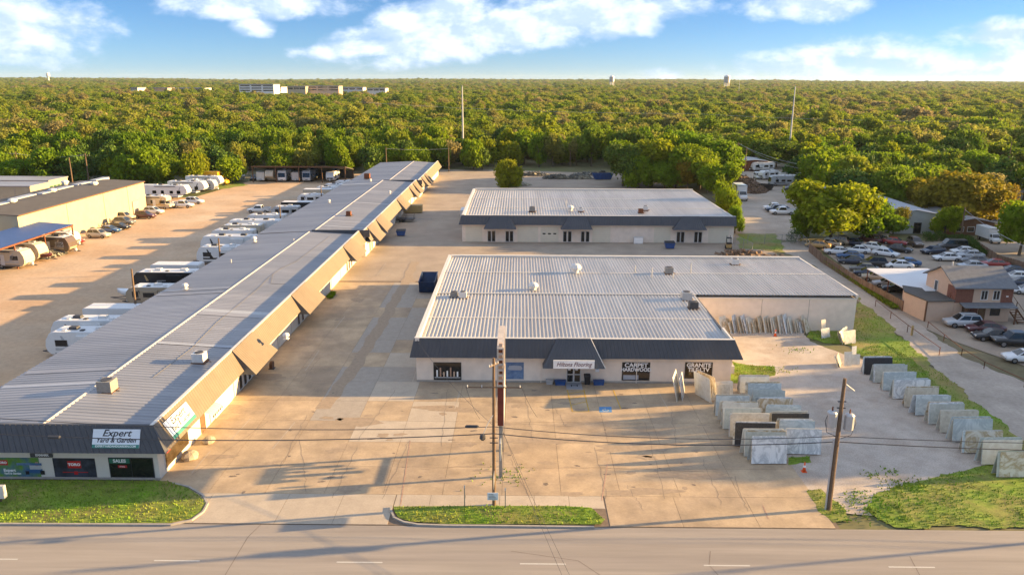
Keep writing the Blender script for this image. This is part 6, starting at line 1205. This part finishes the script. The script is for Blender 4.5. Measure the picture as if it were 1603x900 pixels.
CR += [crown_mesh(80, 1500, .9, .9, 9, .085, False), crown_mesh(81, 2600, .85, 1.0, 9, .075), crown_mesh(82, 1700, 1.05, .7, 14, .08, False), crown_mesh(83, 3600, 1.1, .62, 16, .07)]
CRB = [crown_mesh(50+k, 6500, 1.0, [.85, .95, .8][k], [12, 10, 15][k], .055) for k in range(3)]
TR = [trunk_mesh(k) for k in range(4)]
def tree(base, w2, h_, m_, label, group=None, big=False, seed=0, name='tree', lift=.22):
    """w2 = crown half width, h_ = total height"""
    t = thing(name, label, 'tree', base, random.uniform(0, 6.28), group)
    me = (CRB if big else CR)[seed % (3 if big else 12)]
    tk = bpy.data.objects.new('trunk', TR[seed % 4]); COL.objects.link(tk); tk.parent = t; tk.scale = (h_*.55, h_*.55, h_*.62)
    cr = obj('crown', me, m_, t); z0 = lift*h_; top = max(v.co.z for v in me.vertices) if me.name not in TOP else TOP[me.name]; TOP[me.name] = top
    cr.scale = (w2/1.08, w2/1.08, (h_-z0)/top); cr.location = (0, 0, z0); return cr
TOP = {}
def tp(px, py, h_px_top, halfw_px, m_, label, big=True, seed=0, group=None, lift=.05):
    c = P(px, py); z = PY(px, h_px_top, c.y).z; w2 = abs(PY(px+halfw_px, py, c.y).x-c.x)*1.18; return tree(c, w2, z, m_, label, group, big, seed, lift=lift)
TL = [(1300, 378, 279, 70, 'leaf_bright', 'large bright green tree overhanging the car lot', 0), (1350, 374, 298, 54, 'leaf_bright', 'bright green tree joined to the large one over the car lot', 1), (1262, 372, 318, 24, 'leaf_bright', 'low bright tree at the corner of lane and truck yard', 2),
      (1398, 366, 322, 22, 'leaf_gold', 'thin yellow green tree before the metal building', 1), (1500, 350, 262, 62, 'leaf_gold', 'broad golden autumn tree beyond the hedge', 2), (1448, 335, 275, 38, 'leaf_gold', 'rounded golden tree behind the metal building', 0), (1555, 340, 285, 30, 'leaf_gold', 'golden tree at the edge of the scrap yard', 1), (1478, 372, 318, 24, 'leaf_bright', 'green tree at the corner of the metal building', 1),
      (1595, 400, 310, 42, 'leaf_bright', 'tall bright green tree beside the hedge end', 0), (1380, 330, 258, 40, 'leaf_wood', 'rounded olive tree beyond the large lot tree', 1), (1335, 325, 262, 42, 'leaf_dark', 'dense dark tree at the edge of truck yard', 2), (1290, 310, 268, 34, 'leaf_dark', 'dark leafy tree over the parked bus', 1), (1268, 300, 272, 26, 'leaf_dark', 'smaller dark tree beside the bus', 0),
      (796, 296, 246, 21, 'leaf_bright', 'small bright yellow green tree alone in back yard', 2), (1395, 275, 226, 38, 'leaf_wood', 'tall green tree by the far yards', 0), (1450, 285, 236, 42, 'leaf_bright', 'tall yellow green tree beyond the pale roofed shed', 2),
      (1122, 314, 252, 32, 'leaf_bright', 'bright yellow green tree by the workshop rear corner', 0), (1136, 347, 280, 22, 'leaf_bright', 'bright tree squeezed beside the workshop side wall', 1), (1150, 365, 318, 14, 'leaf_bright', 'young bright tree beside the workshop front corner', 2), (1095, 297, 222, 42, 'leaf_bright', 'yellow green tree behind the workshop', 1), (1058, 295, 224, 38, 'leaf_bright', 'rounded yellow tree behind the workshop', 2),
      (1020, 292, 214, 42, 'leaf_bright', 'broad green tree behind the workshop rear parapet', 0), (985, 285, 216, 34, 'leaf_bright', 'tall bright tree beside the back yard dumpster', 1), (1118, 290, 212, 40, 'leaf_bright', 'tall bright tree over the end of truck yard', 2), (1215, 262, 218, 40, 'leaf_wood', 'broad tree at the far end of truck yard', 0), (1260, 282, 236, 36, 'leaf_dark', 'dark tree behind the yard vans', 1), (1180, 252, 205, 34, 'leaf_bright', 'bright tree beyond the tin roofed shed', 1),
      (975, 292, 222, 34, 'leaf_dark', 'dark tree between the blue dumpster and the workshop', 0), (1000, 296, 240, 26, 'leaf_bright', 'lower bright tree by the rear parapet of the workshop', 2), (1040, 298, 248, 24, 'leaf_bright', 'low rounded bright tree behind the workshop vents', 1), (1075, 299, 246, 26, 'leaf_gold', 'low golden tree at the rear corner of the workshop', 0), (1108, 302, 246, 24, 'leaf_bright', 'bright leafy tree just behind the workshop end parapet', 1), (1085, 282, 204, 40, 'leaf_bright', 'tallest bright tree in the clump behind the workshop', 0), (1045, 278, 203, 40, 'leaf_bright', 'tall bright tree in the clump behind the workshop', 1),
      (1530, 290, 235, 36, 'leaf_bright', 'yellow green tree beside the open field', 0), (1570, 255, 222, 34, 'leaf_bright', 'tree row end beyond the open field', 1)]
for k, (px, py, pt_, hw, m_, lb, sd_) in enumerate(TL): tp(px, py, pt_, hw, m_, lb, True, sd_)
def hedge(pts, h_, wd, label, m_='leaf_dark'):
    g = np.random.RandomState(4); V = []; F = []
    for a, c in zip(pts, pts[1:]):
        L_ = (c-a).length; n = int(L_*220)
        for _ in range(n):
            p = a.lerp(c, g.rand()); p = Vector((p.x+g.uniform(-wd, wd)*.5, p.y+g.uniform(-wd, wd)*.5, abs(g.rand()**.5)*h_*(.85+.25*math.sin(p.x*2.1)))); u = Vector(g.normal(size=3)).normalized()*.13; v = u.cross(Vector(g.normal(size=3))).normalized()*.09; i = len(V); V += [tuple(p-u), tuple(p+v), tuple(p+u), tuple(p-v)]; F.append((i, i+1, i+2, i+3))
    t = thing('hedge', label, 'hedge', (0, 0, 0)); me = bpy.data.meshes.new('foliage'); me.from_pydata(V, [], F); obj('foliage', me, m_, t); b = MB()
    for a, c in zip(pts, pts[1:]):
        for k in range(max(2, int((c-a).length/1.2))): p = a.lerp(c, (k+.5)/max(2, int((c-a).length/1.2))); b.tube([(p.x, p.y, -.05), (p.x, p.y, h_*.8)], [.05, .02], 5)
    b.build('stem', 'bark', t)
hedge([P(1446, 379), P(1478, 376), P(1510, 384), P(1545, 402)], 1.9, 1.3, 'clipped dark hedge round the back of the car lot'); hedge([P(1234, 381), P(1250, 380)], 2.6, 1.4, 'dark bush beside the lane gate'); hedge([P(1290, 411), P(1345, 447), P(1400, 484)], .9, 1.0, 'ragged green weeds along the brown board fence', 'leaf_wood')
hedge([P(516, 468), P(522, 461)], .8, .8, 'green weed growing at the wall of the long building', 'leaf_bright'); hedge([P(786, 297), P(812, 293)], 1.4, 2.2, 'green weeds round the black heap in back yard', 'leaf_wood'); hedge([P(1560, 268), P(1640, 262)], 2.5, 4, 'rough green scrub at the far side of the open field', 'leaf_bright')
# trees past the right edge of the lots; the low sun throws their shade over lane, car lot and gravel yard
for k, (x, y, h_, w2) in enumerate([(104, 72, 19, 7.5), (106, 80, 20, 7.5), (104, 88, 18, 7), (103, 96, 11.5, 6), (105, 104, 15, 7), (106, 111, 16.5, 7), (110, 119, 16, 7), (112, 129, 14, 7.5), (112, 139, 14, 7), (116, 149, 14, 7.5), (118, 159, 14, 7)]): tree((x, y, 0), w2, h_, 'leaf_bright', 'tall leafy tree in the row past the car lot', 'tree row past the car lot', False, k, lift=.05)
# the wood: the nearest 300 as trees of their own, the rest as one mass
random.seed(11); rg = np.random.RandomState(11)
yardR = [P(1130, 380), P(1262, 385), P(1275, 330), P(1262, 262), P(1165, 247), P(1125, 252)]
fieldR = [P(1500, 300), P(1660, 320), P(1660, 258), P(1535, 256)]
backY = [P(700, 300), P(960, 300), P(985, 290), P(965, 268), P(700, 266)]
def clear(x, y):
    if y < 268 and -50 < x < 52: return True
    if y < 200 and x < -50: return True
    if (-88 < x < -48 and y < 257) or (x <= -88 and y < 226): return True
    if -10 < x < 50 and y < 282: return True
    if y < 150 or (x > 50 and y < 200 and x < 200): return True
    if 1020 < y < 1340 and 366 < 813+1200*x/y < 612: return True
    return inside((x, y), yardR) or inside((x, y), fieldR)
pts = []
def spaced(y0, y1, sp, jit=.45):
    y = y0
    while y < y1:
        hw = y*.76+40; n = int(2*hw/sp)
        for k in range(n):
            x = -hw+2*hw*(k+.5)/n+rg.uniform(-jit, jit)*sp; yy = y+rg.uniform(-jit, jit)*sp
            if not clear(x, yy): pts.append((x, yy, sp))
        y += sp*.9
spaced(150, 700, 9.4); spaced(700, 1300, 11.5); spaced(1300, 2600, 13.5); spaced(2600, 7000, 24)
def frust(x, y): q = ray(0, 0); return abs((x-0)/y) < .70
near = sorted([p for p in pts if frust(p[0], p[1])], key=lambda p: p[1]+abs(p[0])*.12)[:266]; ns_ = set(near)
src = {}
for k, (x, y, sp) in enumerate(near):
    h_ = random.uniform(8.5, 13.0)*(1.12 if y > 275 else .95); w2 = random.uniform(4.2, 7.2); dk = random.random()
    m_ = 'leaf_bright' if dk < .5 else 'leaf_wood' if dk < .78 else 'leaf_dark'
    lb = {'leaf_bright': 'yellow green leafy tree at the edge of the dense wood', 'leaf_wood': 'olive green leafy tree at the edge of the dense wood', 'leaf_dark': 'dark green leafy tree at the edge of the dense wood'}[m_]
    c = tree((x, y, hgt(x, y)-.1), w2, h_, m_, lb, 'trees at the edge of the wood', False, k, lift=.06)
    if m_ == 'leaf_wood' and (k % 12) not in src: src[k % 12] = c
far = np.array([p for p in pts if p not in ns_])
V = [(x, y, hgt(x, y)-.4) for x, y, sp in far]; me = bpy.data.meshes.new('forest'); me.from_pydata(V, [], [])
k_ = (far[:, 2]/8.2); n = len(V)
rr_ = rg.uniform(.6, 1.35, n); sc = np.stack([5.6*k_**.92*rr_, 5.6*k_**.92*rr_*rg.uniform(.85, 1.15, n), 6.9*k_**.2*(.5+.5*rr_)*rg.uniform(.75, 1.25, n)], 1)
tall = rg.rand(n) > .9; sc[tall] *= np.array([1.5, 1.5, 1.18])
for nm_, ty, dat in (('sc', 'FLOAT_VECTOR', sc.ravel()), ('rot', 'FLOAT', rg.uniform(0, 6.28, n)), ('var', 'INT', rg.randint(0, len(src), n))):
    at = me.attributes.new(nm_, ty, 'POINT'); at.data.foreach_set('vector' if ty == 'FLOAT_VECTOR' else 'value', dat.astype(np.float32) if ty != 'INT' else dat.astype(np.int32))
fo = bpy.data.objects.new('forest', me); COL.objects.link(fo); tag(fo, 'dense mixed wood stretching away to the horizon', 'forest', kind='stuff')
ng = bpy.data.node_groups.new('wood', 'GeometryNodeTree'); ng.interface.new_socket('Geometry', in_out='INPUT', socket_type='NodeSocketGeometry'); ng.interface.new_socket('Geometry', in_out='OUTPUT', socket_type='NodeSocketGeometry')
a_ = ng.nodes.new; gi = a_('NodeGroupInput'); go = a_('NodeGroupOutput'); ip = a_('GeometryNodeInstanceOnPoints'); gg = a_('GeometryNodeGeometryToInstance')
mp_ = a_('GeometryNodeMeshToPoints'); ng.links.new(gi.outputs[0], mp_.inputs[0]); ng.links.new(mp_.outputs[0], ip.inputs['Points'])
for k in reversed(sorted(src)):
    oi = a_('GeometryNodeObjectInfo'); oi.inputs['Object'].default_value = src[k]; oi.inputs['As Instance'].default_value = True; oi.transform_space = 'ORIGINAL'; ng.links.new(oi.outputs['Geometry'], gg.inputs[0])
ng.links.new(gg.outputs[0], ip.inputs['Instance']); ip.inputs['Pick Instance'].default_value = True
def natt(nm_, ty): q = a_('GeometryNodeInputNamedAttribute'); q.data_type = ty; q.inputs[0].default_value = nm_; return q.outputs[0]
ng.links.new(natt('var', 'INT'), ip.inputs['Instance Index']); cx = a_('ShaderNodeCombineXYZ'); ng.links.new(natt('rot', 'FLOAT'), cx.inputs[2]); ng.links.new(cx.outputs[0], ip.inputs['Rotation']); ng.links.new(natt('sc', 'FLOAT_VECTOR'), ip.inputs['Scale']); ng.links.new(ip.outputs[0], go.inputs[0])
md = fo.modifiers.new('wood', 'NODES'); md.node_group = ng

# ------------------------------------------------------------------ far things over the wood
def at_d(px, py, dist): d = ray(px, py); t = dist/d.y; return Vector((d.x*t, dist, CAM_H+d.z*t))
def tall_mast(px, ptop, dist, label, r=.32):
    p = at_d(px, ptop, dist); b_ = Vector((p.x, dist, hgt(p.x, dist))); t = thing('tall_mast', label, 'mast', b_); h_ = p.z-b_.z
    MB().tube([(0, 0, 0), (0, 0, h_*.5), (0, 0, h_)], [r, r*.8, r*.45], 8).build('post', 'galv', t); MB().tube([(0, 0, h_), (0, 0, h_+.6)], .08, 5).build('tip', 'galv', t)
tall_mast(723.5, 136, 300, 'tall pale steel mast above the wood behind the long building', .42); tall_mast(1245, 136, 305, 'tall pale steel mast above the wood behind the truck yard', .42); tall_mast(1158, 126, 1500, 'thin distant mast beside the legged water tower', .5)
def water_tower(px, ptop, hpx, dist, label, legs, dark):
    top = at_d(px, ptop, dist); s = dist/FPX; t = thing('water_tower', label, 'water tower', (top.x, dist, 0)); zt = top.z; r_ = hpx*.2*s; zb_ = zt-hpx*.5*s
    tk = MB().loft([[(rr*math.cos(k*.524), rr*math.sin(k*.524), z) for k in range(12)] for rr, z in ((r_*.3, zb_-r_*.3), (r_, zb_), (r_*1.02, zt-r_*.5), (r_*.6, zt-r_*.12), (.1, zt))]).build('tank', 'roof_white', t)
    MB().loft([[(rr*math.cos(k*.524), rr*math.sin(k*.524), z) for k in range(12)] for rr, z in ((r_*1.04, zb_+.2), (r_*1.05, zt-r_*.7))], cap=False).build('band', 'steel' if dark else 'roof_white', tk)
    if legs:
        for k in range(6): a = k*1.047; MB().tube([(r_*.9*math.cos(a), r_*.9*math.sin(a), zb_), (r_*1.0*math.cos(a), r_*1.0*math.sin(a), 0)], .6*dist/2500, 5).build('leg', 'roof_white', t)
    MB().tube([(0, 0, 0), (0, 0, zb_)], r_*(.2 if legs else .45), 8).build('riser', 'roof_white', t)
water_tower(958, 118.5, 18, 2600, 'distant grey banded water tower on legs above the horizon', True, True); water_tower(1138.5, 117.5, 22, 2400, 'distant white water tower on legs above the horizon', True, True); water_tower(74.5, 114, 12, 3200, 'distant white mushroom water tower on the horizon', False, False)
def far_block(px0, px1, py0, py1, dist, label, wallm, floors=1, name='far_building'):
    a, c = at_d(px0, py1, dist), at_d(px1, py0, dist); t = thing(name, label, 'building', (a.x, dist, 0)); wd = c.x-a.x; z1 = c.z; z0 = a.z
    MB().box(0, wd, 0, 30, 0, z1).build('wall', wallm, t)
    for k in range(floors):
        z = z0+(z1-z0)*(k+.35)/floors; n = max(3, int(wd/14))
        for j in range(n): MB().box(wd*(j+.08)/n, wd*(j+.92)/n, -.4, -.02, z, z+(z1-z0)/floors*.38).build('window', 'car_glass', t)
    MB().box(-.6, wd+.6, -.6, 30.6, z1+.05, z1+.9).build('roof', 'shingle', t)
far_block(375, 428, 133, 144, 1150, 'distant white office block with long bands of dark windows', 'roof_white', 3); far_block(427, 440, 137, 144, 1180, 'distant white wing beside the banded office block', 'roof_white', 2)
far_block(450, 478, 136, 142, 1300, 'distant tan shop block beyond the office block', 'wall_yellowish', 1); far_block(480, 530, 135.5, 143, 1320, 'long distant tan shop row beyond the office block', 'wall_peach', 2); far_block(535, 568, 137.5, 142, 1400, 'distant low white shop roof at the end of the row', 'roof_white', 1); far_block(575, 603, 139, 143.5, 1250, 'small distant cream block nearest the tall mast', 'wall_cream', 1)
far_block(205, 215, 138, 142, 1300, 'tiny distant cream block on the wooded slope', 'wall_cream', 1); far_block(235, 262, 138.5, 142, 1350, 'low distant peach roofed block in the wood', 'wall_peach', 1); far_block(275, 320, 138.5, 142, 1330, 'long low distant pale block in the wood', 'wall_cream', 1)
# power poles before the wood and their wires
FP = []
for k, (px, pt_, dist, lb) in enumerate([(24, 238, 235, 'power pole with crossarm behind the storage units'), (108, 247, 215, 'leaning power pole behind the warehouse roof'), (133, 240, 225, 'power pole with lamp heads behind the warehouse roof'), (604, 231, 262, 'thin pole at the far left corner of the long building'), (702, 231, 268, 'thin pole at the far right corner of the long building'), (893, 236, 285, 'grey pole among the dark trees of the back yard'),
                                          (1156, 223, 275, 'power pole over the end of truck yard'), (1169, 230, 272, 'shorter power pole beside the truck yard shed'), (1344, 262, 215, 'power pole rising from the trees over the metal building'), (1511, 325, 152, 'power pole at the hedge corner of the car lot'), (1584, 222, 290, 'thin pole at the edge of the open field'), (1532, 230, 300, 'thin pole before the golden trees')]):
    p = at_d(px, pt_, dist); t = pole(Vector((p.x, dist, 0)), p.z, lb, 0, .2, [(p.z-.7, 1.3, .2)] if k in (0, 2, 6, 8) else ()); FP.append(Vector((p.x, dist, p.z-.4)))
wire('power_line', [at_d(-60, 225, 240), FP[0], FP[2]], .035, 1.0, 'power line from the storage units to the warehouse pole', 'galv'); wire('power_line', [FP[3], FP[4]], .03, .4, 'power line between the two poles behind the long building', 'galv')
wire('power_line', [FP[6], FP[8]], .04, 2.5, 'power line sagging from truck yard pole to the metal building pole', 'galv'); wire('power_line', [FP[7], FP[8]+Vector((0, 0, -.5))], .03, 3.0, 'lower power line from the shed pole to the metal building pole', 'galv'); wire('power_line', [FP[9], at_d(1640, 400, 110)], .03, .8, 'power line from the hedge pole out past the right tree', 'galv')
for k, (a, c, d_) in enumerate([((0, 208), (560, 218), 330), ((560, 160), (1603, 190), 420)]): wire('transmission_line', [at_d(*a, d_), at_d((a[0]+c[0])/2, (a[1]+c[1])/2+3, d_), at_d(*c, d_)], .045, 1.5, ['long faint transmission line over the left wood', 'long faint transmission line between the tall masts'][k], 'galv')
# ------------------------------------------------------------------ the air over the wood
hz = bpy.data.materials.new('haze_air'); hz.use_nodes = True; q = hz.node_tree.nodes; q.clear()
pv_ = q.new('ShaderNodeVolumePrincipled'); pv_.inputs['Color'].default_value = (.75, .88, 1, 1); pv_.inputs['Density'].default_value = 0.000032; pv_.inputs['Anisotropy'].default_value = .2
mo = q.new('ShaderNodeOutputMaterial'); hz.node_tree.links.new(pv_.outputs[0], mo.inputs['Volume'])
o = MB().box(-9300, 9300, -9300, 9300, -12, 75).build('haze', None); o.data.materials.append(hz); tag(o, 'thin pale haze hanging over the whole wood and lots', 'haze', kind='stuff')
